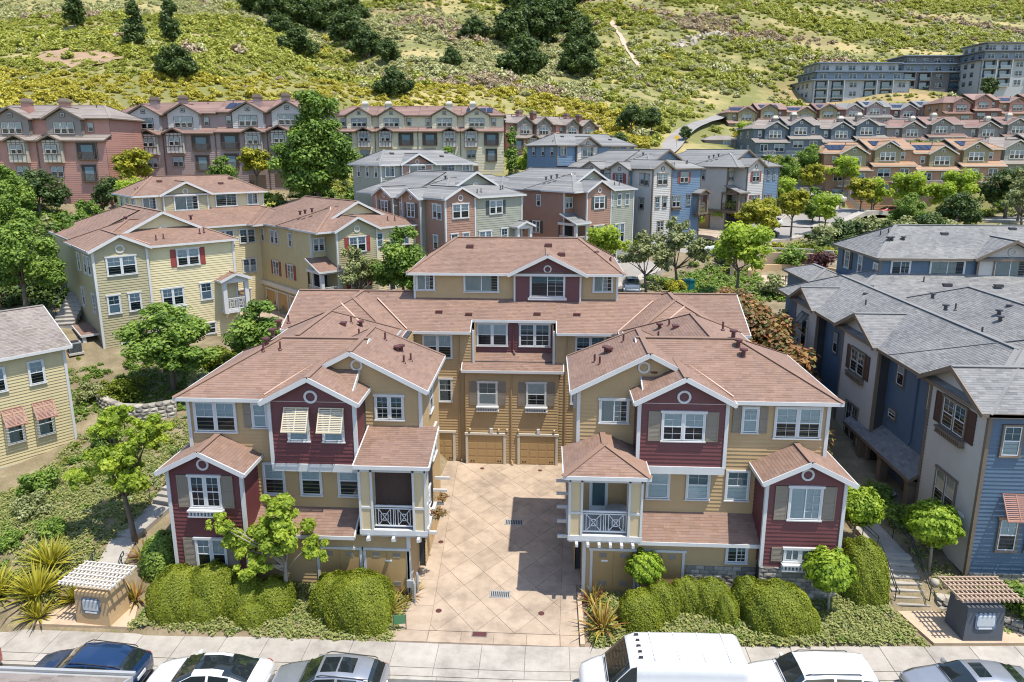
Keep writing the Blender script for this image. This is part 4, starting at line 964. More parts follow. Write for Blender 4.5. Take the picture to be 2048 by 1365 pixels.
def in_poly(x, y, poly):
    r = np.zeros(len(x), bool); n = len(poly)
    for i in range(n):
        x1, y1 = poly[i]; x2, y2 = poly[(i + 1) % n]
        r ^= ((y1 > y) != (y2 > y)) & (x < (x2 - x1) * (y - y1) / (y2 - y1 + 1e-12) + x1)
    return r
_rp = np.concatenate([np.column_stack([np.interp(np.linspace(0, len(r) - 1, len(r) * 10), range(len(r)), [q[k] for q in r]) for k in (0, 1)]) for r in ROADS])
_rz = raw_z(_rp[:, 0], _rp[:, 1])
def road_near(x, y):
    zr = np.zeros(len(x)); w = np.zeros(len(x)); idx = np.where((x > -15) & (x < 110) & (y > 60) & (y < 160))[0]
    for i in range(0, len(idx), 4000):
        j = idx[i:i + 4000]; d = np.hypot(x[j, None] - _rp[None, :, 0], y[j, None] - _rp[None, :, 1]); k = d.argmin(1); dm = d[np.arange(len(j)), k]
        zr[j] = _rz[k]; t = np.clip((11 - dm) / 4.5, 0, 1); w[j] = t * t * (3 - 2 * t)
    return zr, w
def ground_z(x, y):
    x = np.atleast_1d(np.asarray(x, float)); y = np.atleast_1d(np.asarray(y, float))
    z = raw_z(x, y)
    hill = np.clip((y - 140 - np.abs(x) * .0) / 60, 0, 1)
    z = z + hill * (2.6 * fbm(x, y, .045, 3) + 6.0 * fbm(x, y, .014, 5) - 5.5 * np.exp(-((x + 62 + (y - 220) * .42) / 16) ** 2) * np.clip((y - 165) / 40, 0, 1) - 5.0 * np.exp(-((x - 4 - (y - 220) * .02) / 20) ** 2) * np.clip((y - 190) / 40, 0, 1))
    zr, wr = road_near(x, y); z = z + (zr - .14 - z) * wr
    for ox, oy, oz, dg, dr in COURTS:
        c, s = math.cos(R(dg)), math.sin(R(dg)); u = (x - ox) * c + (y - oy) * s; v = -(x - ox) * s + (y - oy) * c
        z = np.where((u > 10.8) & (u < 19.4) & (v > -9.5) & (v < 14), np.minimum(z, oz - .14 - dr * np.clip((-2 - v) / 7.5, 0, 1)), z)
    for poly, h in PLAZAS: z = np.where(in_poly(x, y, poly), np.minimum(z, h), z)
    drv = (np.abs(x) < 4.3) & (y > 24) & (y < 43)
    z = np.where(drv, np.minimum(z, -.12), z)
    z = np.where(y < 24.9 + .025 * np.clip(x - 1, 0, 30), np.minimum(z, street_z(x) - .3), z)
    return z
def gz(x, y): return float(ground_z([x], [y])[0])
def ground_mat():
    m, nt, b = _nt('soil')
    t = nt.nodes.new('ShaderNodeTexCoord'); sp = nt.nodes.new('ShaderNodeSeparateXYZ'); L(nt, t.outputs['Object'], sp.inputs[0])
    n1 = noise(nt, .05, 6, .6); n2 = noise(nt, .6, 6, .65); n3 = noise(nt, 9, 4, .6); n4 = noise(nt, .012, 3)
    near = ramp(nt, n2, [(.3, (.13, .095, .06)), (.5, (.21, .16, .105)), (.72, (.31, .245, .165))])
    near = mixc(nt, ramp(nt, n3, [(.5, (0, 0, 0)), (.62, (.7, .7, .7))]), near, (.13, .15, .04))
    dry = ramp(nt, n2, [(.25, (.25, .205, .075)), (.5, (.33, .27, .11)), (.75, (.41, .335, .165))])
    grn = ramp(nt, n3, [(.3, (.10, .115, .03)), (.7, (.20, .19, .055))])
    far = mixc(nt, ramp(nt, n1, [(.46, (0, 0, 0)), (.64, (1, 1, 1))]), grn, dry)
    far = mixc(nt, ramp(nt, n4, [(.56, (0, 0, 0)), (.66, (.4, .4, .4))]), far, (.30, .17, .10))
    mr = N(nt, 'ShaderNodeMapRange'); mr.inputs['From Min'].default_value = 95; mr.inputs['From Max'].default_value = 135; L(nt, sp.outputs['Y'], mr.inputs['Value'])
    o = mixc(nt, mr.outputs[0], near, far); L(nt, o, b.inputs['Base Color']); b.inputs['Roughness'].default_value = .95
    bump(nt, b, n3, .6, .08)
ground_mat()
def build_land():
    ys = np.concatenate([np.arange(-20, 14, 4), np.arange(14, 60, .5), np.arange(60, 165, 1.4), np.arange(165, 440, 3.0), np.arange(440, 701, 13)])
    xs = np.concatenate([np.arange(-420, -150, 12), np.arange(-150, -42, 2.4), np.arange(-42, 46, .7), np.arange(46, 170, 2.4), np.arange(170, 441, 12)])
    X_, Y_ = np.meshgrid(xs, ys); x = X_.ravel(); y = Y_.ravel(); z = ground_z(x, y)
    nx, ny = len(xs), len(ys); i = np.arange(nx * ny).reshape(ny, nx)
    q = np.stack([i[:-1, :-1], i[:-1, 1:], i[1:, 1:], i[1:, :-1]], -1).reshape(-1, 4)
    me = np_mesh('ground', np.stack([x, y, z], 1), q, 'soil', smooth=True)
    put('ground', me, kind='structure')
def np_mesh(name, v, q, mats, tint=None, smooth=False, mi=None):
    me = bpy.data.meshes.new(name); n = len(v); k = q.shape[1]
    me.vertices.add(n); me.vertices.foreach_set('co', np.asarray(v, np.float32).ravel())
    me.loops.add(len(q) * k); me.loops.foreach_set('vertex_index', q.astype(np.int32).ravel())
    me.polygons.add(len(q)); me.polygons.foreach_set('loop_start', np.arange(0, len(q) * k, k, dtype=np.int32))
    for m in (mats if isinstance(mats, (list, tuple)) else [mats]): me.materials.append(MATS[m])
    if tint is not None: a = me.attributes.new('tint', 'FLOAT', 'FACE'); a.data.foreach_set('value', np.asarray(tint, np.float32))
    if mi is not None: me.polygons.foreach_set('material_index', np.asarray(mi, np.int32))
    if smooth: me.polygons.foreach_set('use_smooth', np.ones(len(q), bool))
    me.update(calc_edges=True); me.validate(); return me
# ---------------------------------------------------------------- streets, pavements, courtyard
def concrete(name, c, rough=.85, stain=.25, sc=.5, spec=0):
    m, nt, b = _nt(name)
    n1 = noise(nt, sc, 6, .6); n2 = noise(nt, 30, 3, .6); n3 = noise(nt, sc * 4, 5, .65)
    o = ramp(nt, n1, [(.3, tuple(v * (1 - stain) for v in c)), (.5, c), (.72, tuple(min(1, v * (1 + stain * .5)) for v in c))])
    o = mixc(nt, .35, o, ramp(nt, n2, [(.3, (.8, .8, .8)), (.7, (1.15, 1.15, 1.15))]), 'MULTIPLY')
    o = mixc(nt, .5, o, ramp(nt, n3, [(.35, (.82, .8, .78)), (.6, (1.05, 1.05, 1.05))]), 'MULTIPLY')
    inf = N(nt, 'ShaderNodeObjectInfo'); o = mixc(nt, .6, o, ramp(nt, inf.outputs['Random'], [(0, (.86, .85, .84)), (1, (1.1, 1.1, 1.1))]), 'MULTIPLY')
    L(nt, o, b.inputs['Base Color']); b.inputs['Roughness'].default_value = rough; bump(nt, b, n2, .25, .01)
concrete('pavement', (.34, .315, .28)); concrete('court_slab', (.365, .29, .22), .8, .32, .45); concrete('asphalt', (.16, .155, .15), .9, .15, .2); concrete('road_pale', (.27, .255, .24), .9, .1, .1); concrete('joint', (.24, .185, .14), .95); concrete('kerb_grey', (.36, .34, .30)); concrete('plaza', (.44, .335, .235), .85, .12)
concrete('joint_grey', (.20, .185, .165), .95)
def slab(mb, poly, z0, z1, zf=None):
    n = len(poly); f = zf or (lambda x, y: 0)
    vs = [(x, y, z0 + f(x, y)) for x, y in poly] + [(x, y, z1 + f(x, y)) for x, y in poly]
    mb.add(vs, [tuple(range(n, 2 * n))] + [(i, (i + 1) % n, n + (i + 1) % n, n + i) for i in range(n)])
def inset(poly, d):
    c = Vector((sum(p[0] for p in poly) / len(poly), sum(p[1] for p in poly) / len(poly)))
    n = len(poly); out = []
    for i in range(n):
        a, b, p = Vector(poly[i - 1]), Vector(poly[(i + 1) % n]), Vector(poly[i])
        e1 = (p - a).normalized(); e2 = (b - p).normalized(); n1 = Vector((-e1.y, e1.x)); n2 = Vector((-e2.y, e2.x))
        if n1.dot(c - p) < 0: n1 = -n1
        if n2.dot(c - p) < 0: n2 = -n2
        k = 1 + n1.dot(n2)
        out.append(tuple(p + (n1 + n2) * (d / max(k, .3))))
    return out
def build_streets():
    sz = lambda x, y: float(street_z(x))
    ST = lambda x, y, z: (x, y + .025 * min(30, max(0, x - 1)), z)
    m = MB(); m.tf = ST
    xs = list(range(-60, 82, 4))
    for a, b in zip(xs[:-1], xs[1:]): m.add([(a, -18, sz(a, 0) - .15), (b, -18, sz(b, 0) - .15), (b, 22.92, sz(b, 0) - .13), (a, 22.92, sz(a, 0) - .13)], [(0, 1, 2, 3)])
    m.build('road', 'asphalt', kind='structure')
    # pavement: a base sheet with single slabs lying on it
    m = MB(); m.tf = ST
    for a, b in zip(xs[:-1], xs[1:]):
        m.add([(a, 23.08, sz(a, 0) - .02), (b, 23.08, sz(b, 0) - .02), (b, 25.0, sz(b, 0) - .02), (a, 25.0, sz(a, 0) - .02)], [(0, 1, 2, 3)])
    pv = m.build('pavement', 'joint_grey', kind='structure')
    x = -26.0
    while x < 32:
        w = 1.83
        for y0, y1 in ((23.1, 23.55), (23.56, 24.97)):
            s_ = MB(); s_.tf = ST; slab(s_, inset([(x, y0), (x + w, y0), (x + w, y1), (x, y1)], .012), -.02, .012, sz); s_.build('slab', 'pavement', pv)
        x += w
    kb = None; x = -26.0; m = MB(); m.box(-60, -26, 22.9, 23.08, -.2, .01); kb = m.build('kerb', 'kerb_grey', kind='structure')
    while x < 34:
        s_ = MB(); s_.tf = ST; slab(s_, inset([(x, 22.9), (x + 3, 22.9), (x + 3, 23.08), (x, 23.08)], .006), -.2, .012, sz); s_.build('kerbstone', 'kerb_grey', kb); x += 3
    # courtyard drive: diagonal slabs between scored joints, plain borders
    m = MB(); m.poly([(-4.6, 25.0, -.03), (4.0, 25.0, -.03), (3.8, 27.5, -.03), (3.9, 42.4, -.03), (6.3, 42.4, -.03), (-6.3, 42.4, -.03), (-3.9, 36, -.03), (-3.9, 28.5, -.03)]) if False else m.box(-6.4, 6.4, 25.02, 42.4, -.2, -.02)
    dv = m.build('driveway', 'joint', kind='structure')
    inner = [(-2.75, 25.75), (2.9, 25.75), (3.58, 42.35), (-3.62, 42.35)]
    cc = 2.02; k0 = 0
    P = [(x, y, 0) for x, y in inner]
    dx, dy = .86, 1.08                                    # half diagonals of a diamond
    for i in range(-8, 9):
        for j in range(-3, 22):
            if (i + j) % 2: continue
            cx = i * dx + .1; cy = 25.75 + j * dy
            q = [(cx, cy - dy, 0), (cx + dx, cy, 0), (cx, cy + dy, 0), (cx - dx, cy, 0)]
            if True:
                for a, b in ((0, 1), (1, 2), (2, 3), (3, 0)):
                    ax, ay = inner[a]; bx, by = inner[b]; nx_, ny_ = (by - ay), -(bx - ax)
                    q = clip(q, nx_, ny_, 0, nx_ * ax + ny_ * ay)
                    if len(q) < 3: break
            if len(q) < 3: continue
            pl = [(a, b) for a, b, _ in q]
            ar = .5 * abs(sum(pl[t][0] * pl[(t + 1) % len(pl)][1] - pl[(t + 1) % len(pl)][0] * pl[t][1] for t in range(len(pl))))
            if ar < .02: continue
            s_ = MB(); slab(s_, inset(pl, .008), -.03, .012); s_.build('slab', 'court_slab', dv)
    xl = lambda y: -2.75 - (y - 25.75) * .0524; xr = lambda y: 2.9 + (y - 25.75) * .041
    bord = [[(-4.35, 25.04), (-2.77, 25.04), (-2.77, 25.73), (-4.2, 25.73)], [(2.92, 25.04), (3.75, 25.04), (3.75, 25.73), (2.92, 25.73)]] + [[(-2.75 + 1.412 * k, 25.04), (-2.75 + 1.412 * (k + 1), 25.04), (-2.75 + 1.412 * (k + 1), 25.73), (-2.75 + 1.412 * k, 25.73)] for k in range(4)]
    for ya, yb_, oa, ob in ((25.74, 27.4, 4.2, 3.9), (27.4, 29.3, 3.9, 4.0), (29.3, 32.4, 4.0, 4.0), (32.4, 35.45, 4.0, 4.0), (35.45, 38.9, 6.3, 6.3), (38.9, 42.35, 6.3, 6.3)):
        bord.append([(-oa, ya), (xl(ya), ya), (xl(yb_), yb_), (-ob, yb_)]); oa2, ob2 = (min(oa, 3.75), min(ob, 3.75)) if ya < 28 else (oa, ob); bord.append([(xr(ya), ya), (oa2, ya), (ob2, yb_), (xr(yb_), yb_)])
    for pl in bord: s_ = MB(); slab(s_, inset(pl, .008), -.03, .012); s_.build('slab', 'court_slab', dv)
    m = MB(); m.box(3.76, 3.95, 25.05, 28.5, -.2, .16); m.build('kerb', 'plaza', kind='structure')
    def grate(x, y, w, d, label):
        t = thing('drain_grate', label, 'drain', (x, y, .014)); m = MB(); m.box(-w / 2, w / 2, -d / 2, d / 2, 0, .004); m.build('pit', 'room_dark', t)
        m = MB()
        for s in (-1, 1): m.box(-w / 2 - .05, w / 2 + .05, s * d / 2 - .025, s * d / 2 + .025, 0, .02); m.box(s * w / 2 - .025, s * w / 2 + .025, -d / 2, d / 2, 0, .02)
        m.build('frame', 'ac_grey', t)
        k = int(w / .09)
        for i in range(1, k): x_ = -w / 2 + w * i / k; m = MB(); m.box(x_ - .018, x_ + .018, -d / 2, d / 2, .004, .016); m.build('bar', 'ac_grey', t)
    grate(.5, 34.75, .95, .5, 'metal drain grate at the edge of the shadow in the courtyard'); grate(.15, 28.35, .9, .45, 'metal drain grate in the middle of the drive'); 
    t = thing('utility_cover', 'dark rectangular utility cover near the foot of the drive', 'cover', (-.55, 25.6, .014)); m = MB(); m.box(-.3, .3, -.14, .14, 0, .012); m.build('lid', 'vent_maroon', t); m = MB(); m.box(-.34, .34, -.18, .18, 0, .006); m.build('frame', 'joint_grey', t)
    for x, y, lb in ((-2.55, 27.05, 'small round brown cleanout cover at the left of the drive'), (2.1, 27.1, 'small round brown cleanout cover at the right of the drive'), (-3.3, 32.6, 'small round brown cleanout cover beside the left wing'), (-1.9, 41.3, 'small round cover before the left garage door'), (1.9, 41.2, 'small round cover before the right garage door')):
        m = MB(); m.lathe([(.14, 0), (.14, .01), (.12, .012)], 14, (0, 0, 0)); m.build('cleanout_cover', 'vent_maroon', None, loc=(x, y, .014), label=lb, cat='cover')
    # distant streets draped on the land
    def ribbon(name, pts, w, mat, lift=.14, kerb=True, step=2.0, z_of=None):
        P_ = [Vector((p[0], p[1])) for p in pts]; sm = []
        for i in range(len(P_) - 1):
            a, b = P_[i], P_[i + 1]; a0 = P_[max(0, i - 1)]; b1 = P_[min(len(P_) - 1, i + 2)]; n = max(2, int((b - a).length / step))
            for k in range(n):
                t = k / n; sm.append(.5 * ((2 * a) + (-a0 + b) * t + (2 * a0 - 5 * a + 4 * b - b1) * t * t + (-a0 + 3 * a - 3 * b + b1) * t ** 3))
        sm.append(P_[-1]); Lp, Rp = [], []
        for i, p in enumerate(sm):
            d = (sm[min(i + 1, len(sm) - 1)] - sm[max(i - 1, 0)]).normalized(); nn = Vector((-d.y, d.x)); Lp.append(p + nn * w / 2); Rp.append(p - nn * w / 2)
        zz = np.maximum(np.maximum(ground_z([p.x for p in Lp], [p.y for p in Lp]), ground_z([p.x for p in Rp], [p.y for p in Rp])), ground_z([p.x for p in sm], [p.y for p in sm])) + lift
        zz = np.convolve(np.pad(zz, 3, 'edge'), np.ones(7) / 7, 'valid')
        m = MB()
        for i in range(len(sm) - 1): m.add([(Rp[i].x, Rp[i].y, zz[i]), (Rp[i + 1].x, Rp[i + 1].y, zz[i + 1]), (Lp[i + 1].x, Lp[i + 1].y, zz[i + 1]), (Lp[i].x, Lp[i].y, zz[i])], [(0, 1, 2, 3)])
        m.build(name, mat, kind='structure')
        if kerb:
            m = MB()
            for S, sg in ((Lp, 1), (Rp, -1)):
                for i in range(len(sm) - 1):
                    d = (S[i + 1] - S[i]).normalized(); nn = Vector((-d.y, d.x)) * sg
                    a, b = S[i], S[i + 1]; a2, b2 = a + nn * 1.4, b + nn * 1.4
                    m.add([(a.x, a.y, zz[i] - .02), (b.x, b.y, zz[i + 1] - .02), (b.x, b.y, zz[i + 1] + .13), (a.x, a.y, zz[i] + .13)], [(0, 1, 2, 3), (3, 2, 1, 0)]); m.add([(a.x, a.y, zz[i] + .13), (b.x, b.y, zz[i + 1] + .13), (b2.x, b2.y, zz[i + 1] + .13), (a2.x, a2.y, zz[i] + .13)], [(0, 1, 2, 3)]); m.add([(a2.x, a2.y, zz[i] + .13), (b2.x, b2.y, zz[i + 1] + .13), (b2.x, b2.y, zz[i + 1] - .6), (a2.x, a2.y, zz[i] - .6)], [(0, 1, 2, 3)])
            m.build('pavement', 'pavement', kind='structure')
        return sm, zz
    ribbon('street', [(4, 74), (9.5, 83), (14.5, 90), (20, 95.2), (26, 98.8), (33, 103.5), (40, 110), (49, 118), (60, 125), (72, 122), (82, 114), (95, 108)], 8.5, 'road_pale', lift=.06)
    ribbon('side_street', [(41, 111), (46, 119), (52, 130), (53, 138)], 6, 'road_pale', kerb=True, lift=.1)
    ribbon('hill_road', [(25, 146), (29.5, 157), (34, 170), (41, 184), (50, 202), (56, 214)], 4.6, 'road_pale', kerb=False, lift=.15)
    m = MB()
    for k in range(24): pass
# ================================================================= rows of houses on the hillside
def build_row(name, label, loc, deg, n, uw, wallm, alt, gab, roof, trim, floors=4, chim=True, near=0, det=0, step=0.0, solar=(), balc=True, timber=None, depth=10, lowroof=True, chim_m=None, jog=0.0):
    T = thing(name, label, 'building', loc, R(deg)); F = Frame; fh = 2.9; H = floors * fh; rf = Roof(T, roof, trim, near); W = n * uw
    hu = H - fh                                            # floor of the top storey
    wl = lambda fr, poly, m, nm='wall': wall(T, fr, poly, m, .29, nm)
    win = lambda fr, u, z, w, h, **k: window(T, fr, u, z, w, h, detail=det, trim=trim, cap=False, **k)
    core(T, [(i * uw + .02, (i + 1) * uw - .02, 1.55, depth - .05, -4, H + i * step) for i in range(n)] + [(i * uw + .02, (i + 1) * uw - .02, .03, 2, -4, hu - .1 + i * step) for i in range(n)])
    for i in range(n):
        x0, x1, s = i * uw, (i + 1) * uw, i * step + jog * (i % 2); c = (x0 + x1) / 2; m_ = wallm if i % 2 == 0 else alt; mir = -1 if i % 2 == 0 else 1
        f0, f1 = F(0, 0), F(0, 1.5)
        wl(f0, rect(x0, x1, -4, hu - .1 + s), m_); wl(f1, rect(x0, x1, hu + s, H + s), m_)
        rf.block(x0 - (.5 if i == 0 else 0), x1 + (.5 if i == n - 1 else .06), 1.0, depth + .5, H + s, .42, 'x', 'hip' if i == 0 else 'gable', 'hip' if i == n - 1 else 'gable', k=.7)
        if lowroof: rf.shed(x0 - (.3 if i == 0 else 0), x1 + .1, -.55, 1.52, hu - .1 + s, hu + .75 + s)
        g = c - mir * uw * .12; fg = F(0, .75); hw = 2.35
        wl(fg, gable(g - hw, g + hw, hu + .2 + s, H - .1 + s, H + 1.2 + s), gab); core(T, [(g - hw + .03, g + hw - .03, .78, 2, hu + .2 + s, H - .1 + s)]); wl(F(g + hw, .75, 90), rect(0, .8, hu + .2 + s, H - .1 + s), gab); wl(F(g - hw, 1.55, -90), rect(0, .8, hu + .2 + s, H - .1 + s), gab)
        rf.block(g - hw - .45, g + hw + .45, .3, 5, H - .1 + s, .56, 'y', 'gable', 'open')
        win(fg, g, hu + 1.55 + s, 2.7, 1.5, n=3, inside='half'); win(fg, g, H + .42 + s, .5, .4, grid=0, style='fixed', inside='dark')
        win(f1, g + mir * 3.2, hu + 1.7 + s, .7, 1.2, inside='half')
        if floors >= 4:
            bu = c + mir * uw * .22                         # recessed balconies one above the other
            for k, (z, h, w) in enumerate(((2 * fh + .25, 2.2, 2.6), (fh + .2, 2.2, 2.0))):
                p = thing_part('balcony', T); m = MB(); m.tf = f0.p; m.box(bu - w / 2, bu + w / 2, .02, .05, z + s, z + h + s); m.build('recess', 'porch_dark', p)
                m = MB(); m.tf = f0.p; m.box(bu - w / 2 - .12, bu - w / 2, .02, .14, z + s, z + h + .1 + s); m.box(bu + w / 2, bu + w / 2 + .12, .02, .14, z + s, z + h + .1 + s); m.box(bu - w / 2, bu + w / 2, .02, .14, z + h + s, z + h + .14 + s); m.build('frame', trim, p)
                m = MB(); m.tf = f0.p; m.box(bu - w * .3, bu + w * .3, .055, .065, z + .1 + s, z + 1.95 + s); m.build('sliding_door', 'shade_blue', p)
                m = MB(); m.tf = f0.p; m.box(bu - w / 2, bu + w / 2, .3, .34, z + .95 + s, z + 1.02 + s); m.box(bu - w / 2, bu + w / 2, .05, .36, z - .1 + s, z + .02 + s)
                q = bu - w / 2
                while q < bu + w / 2 - .05: m.box(q, q + .06, .3, .33, z + s, z + .96 + s); q += .17
                m.build('railing', 'brown_trim', p)
            b2 = c - mir * uw * .25                         # timbered box bay
            m = MB(); m.box(b2 - 1.25, b2 + 1.25, -.7, 0, 2 * fh - .2 + s, hu - .1 + s); by = m.build('bay', timber or gab, T); fy = F(0, -.7)
            m = MB()
            for q in range(5): u = b2 - 1.25 + q * .6; m.box(u - .02, u + .06, -.73, -.7, 2 * fh - .2 + s, hu - .1 + s)
            for z in (2 * fh - .2, 2 * fh + .85, hu - .45): m.box(b2 - 1.27, b2 + 1.3, -.735, -.705, z + s, z + .1 + s)
            m.build('batten', trim, by)
            win(fy, b2, 2 * fh + 1.6 + s, 1.5, 1.2, n=2, inside='half', w_off=.04)
            rf.block(b2 - 1.6, b2 + 1.6, -1.1, 1.2, hu - .1 + s, .5, 'y', 'gable', 'open')
            win(f0, b2, fh + 1.5 + s, 1.6, 1.4, n=2, inside='half'); 
            m = MB(); m.tf = f0.p; m.box(b2 - 1.3, b2 + 1.3, .02, .04, .1 + s, 2.2 + s); m.build('garage_door', 'brown_trim', T)
            m = MB(); m.tf = f0.p; m.box(x0 - .05, x0 + .06, .02, .14, -3 + s, hu - .2 + s); m.build('downspout', trim, T)
        else:
            for k in range(floors - 1):
                z = k * fh + 1.55 + s
                win(f0, c - mir * uw * .22, z, 2.2, 1.4, n=2, inside='half'); win(f0, c + mir * uw * .24, z, 1.6, 1.4, n=2, inside='dark' if k else 'half')
            m = MB(); m.box(c + mir * uw * .1 - 1.4, c + mir * uw * .1 + 1.4, -.9, 0, fh - .2 + s, fh + .0 + s); m.build('balcony_floor', trim, T)
            m = MB(); rail_panel(m, F(0, -.85), c + mir * uw * .1 - 1.4, c + mir * uw * .1 + 1.4, fh + .05 + s, fh + .95 + s, 0, 2); m.build('railing', trim, T)
        if chim:
            cx = x0 + uw * (.28 if mir > 0 else .72); zt = H + 2.6 + s; m = MB(); m.box(cx - .55, cx + .55, 2.6, 3.6, H + s, zt - .5); ch = m.build('chimney', chim_m or m_, T); m = MB(); m.box(cx - .68, cx + .68, 2.48, 3.72, zt - .5, zt - .3); m.add([(cx - .6, 2.55, zt - .3), (cx + .6, 2.55, zt - .3), (cx + .6, 3.65, zt - .3), (cx - .6, 3.65, zt - .3), (cx - .42, 2.75, zt + .15), (cx + .42, 2.75, zt + .15), (cx + .42, 3.45, zt + .15), (cx - .42, 3.45, zt + .15)], [(0, 1, 5, 4), (1, 2, 6, 5), (2, 3, 7, 6), (3, 0, 4, 7), (4, 5, 6, 7)]); m.build('chimney_cap', trim if not chim_m else 'trim_cream', ch)
        if i in solar:
            for k in range(4):
                sp_ = MB(); a = x0 + 1.0 + k * 1.3; y0, y1 = 2.2, 4.3; z0 = H + s + .42 * (y0 - 1) + .14; z1 = H + s + .42 * (y1 - 1) + .14
                sp_.add([(a, y0, z0), (a + 1.15, y0, z0), (a + 1.15, y1, z1), (a, y1, z1), (a, y0, z0 - .08), (a + 1.15, y0, z0 - .08), (a + 1.15, y1, z1 - .08), (a, y1, z1 - .08)], [(0, 1, 2, 3), (4, 5, 1, 0), (5, 6, 2, 1), (6, 7, 3, 2), (7, 4, 0, 3)]); sp_.build('solar_panel', 'solar', T)
    wl(F(W, 0, 90), rect(0, depth, -4, H - fh + (n - 1) * step), alt if n % 2 == 0 else wallm); wl(F(W, 1.5, 90), rect(0, depth - 1.5, H - fh, H + (n - 1) * step), alt if n % 2 == 0 else wallm); wl(F(0, depth, -90), rect(0, depth - 1.5, H - fh, H), wallm); wl(F(0, depth, -90), rect(0, depth, -4, H - fh), wallm)
    for u, z in ((2.5, H - 1.4), (6, H - 1.4), (3, H - 4.4), (6.5, H - 4.4), (3, H - 7.2)):
        if z > 1: win(F(0, depth, -90), u, z, .8, 1.3, inside='half')
    for k in range(n * 2): rf.pipe(k * uw / 2 + 1.3, 4.8, H + 1.5 + (k // 2) * step, .5, .07, 'vent_grey')
    rf.finish(); return T
def build_apartment(label, loc, deg, W, m1, m2, floors=5):
    T = thing('apartment_block', label, 'building', loc, R(deg)); F = Frame; fh = 3.0
    xs = [W * k / 6 for k in range(7)]
    core(T, [(0.3, W - .3, .3, 18, -6, fh * (floors - 2)), (1.8, W - 1.8, 1.8, 17, 0, fh * (floors - 1)), (3.2, W - 3.2, 3.4, 16, 0, fh * floors)], m2)
    for k, (a, y, z0, z1) in enumerate(((0, 0, -6, fh * (floors - 2)), (1.5, 1.5, fh * (floors - 2), fh * (floors - 1)), (3, 3.1, fh * (floors - 1), fh * floors))):
        mt = (m1, 'apt_blue', m1)[k]
        m = MB(); m.tf = F(0, y).p; m.box(a, W - a, -.3, 0, z0, z1); m.build('wall', mt, T)
        m = MB(); m.box(a, a + .3, y, 18 - k, z0, z1); m.build('wall', mt, T); m = MB(); m.box(W - a - .3, W - a, y, 18 - k, z0, z1); m.build('wall', mt, T)
        m = MB(); m.box(a - 1, W - a + 1, y - 1.2, 18.5 - k, z1, z1 + .35); m.build('roof_slab', m2, T)
        fr = F(0, y); fl = F(a, 18 - k, -90)
        nfl = floors - 2 if k == 0 else 1
        for j in range(nfl):
            zc = (z1 - fh * (j + 1)) + 1.6
            for q in range(6):
                u = a + (W - 2 * a) * (q + .5) / 6
                if k == 0 and q % 3 != 2:
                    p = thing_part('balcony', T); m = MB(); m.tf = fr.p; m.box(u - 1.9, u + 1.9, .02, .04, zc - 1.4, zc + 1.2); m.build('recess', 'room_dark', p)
                    m = MB(); m.tf = fr.p; m.box(u - 1.9, u + 1.9, .05, 1.2, zc - 1.55, zc - 1.4); m.build('balcony_floor', m1, p)
                    m = MB(); m.tf = fr.p; m.box(u - 1.85, u + 1.85, 1.12, 1.15, zc - 1.35, zc - .35); m.build('glass_rail', 'rail_glass', p)
                    m = MB(); m.tf = fr.p; m.box(u - 1.4, u + 1.4, .045, .06, zc - 1.3, zc + .9); m.build('sliding_door', 'apt_glass', p)
                    m = MB(); m.tf = fr.p; m.box(u + 1.85, u + 2.15, 0, 1.3, zc - 1.5, zc + 1.4); m.build('pier', m1, p)
                else: window(T, fr, u, zc, 2.4, 1.6, 2, detail=0, inside='dark', trim=m1, cap=False)
            for q in range(4): window(T, fl, 2 + q * 3.8, zc, 1.6, 1.5, 1, detail=0, inside='dark', trim=m2, cap=False)
    return T
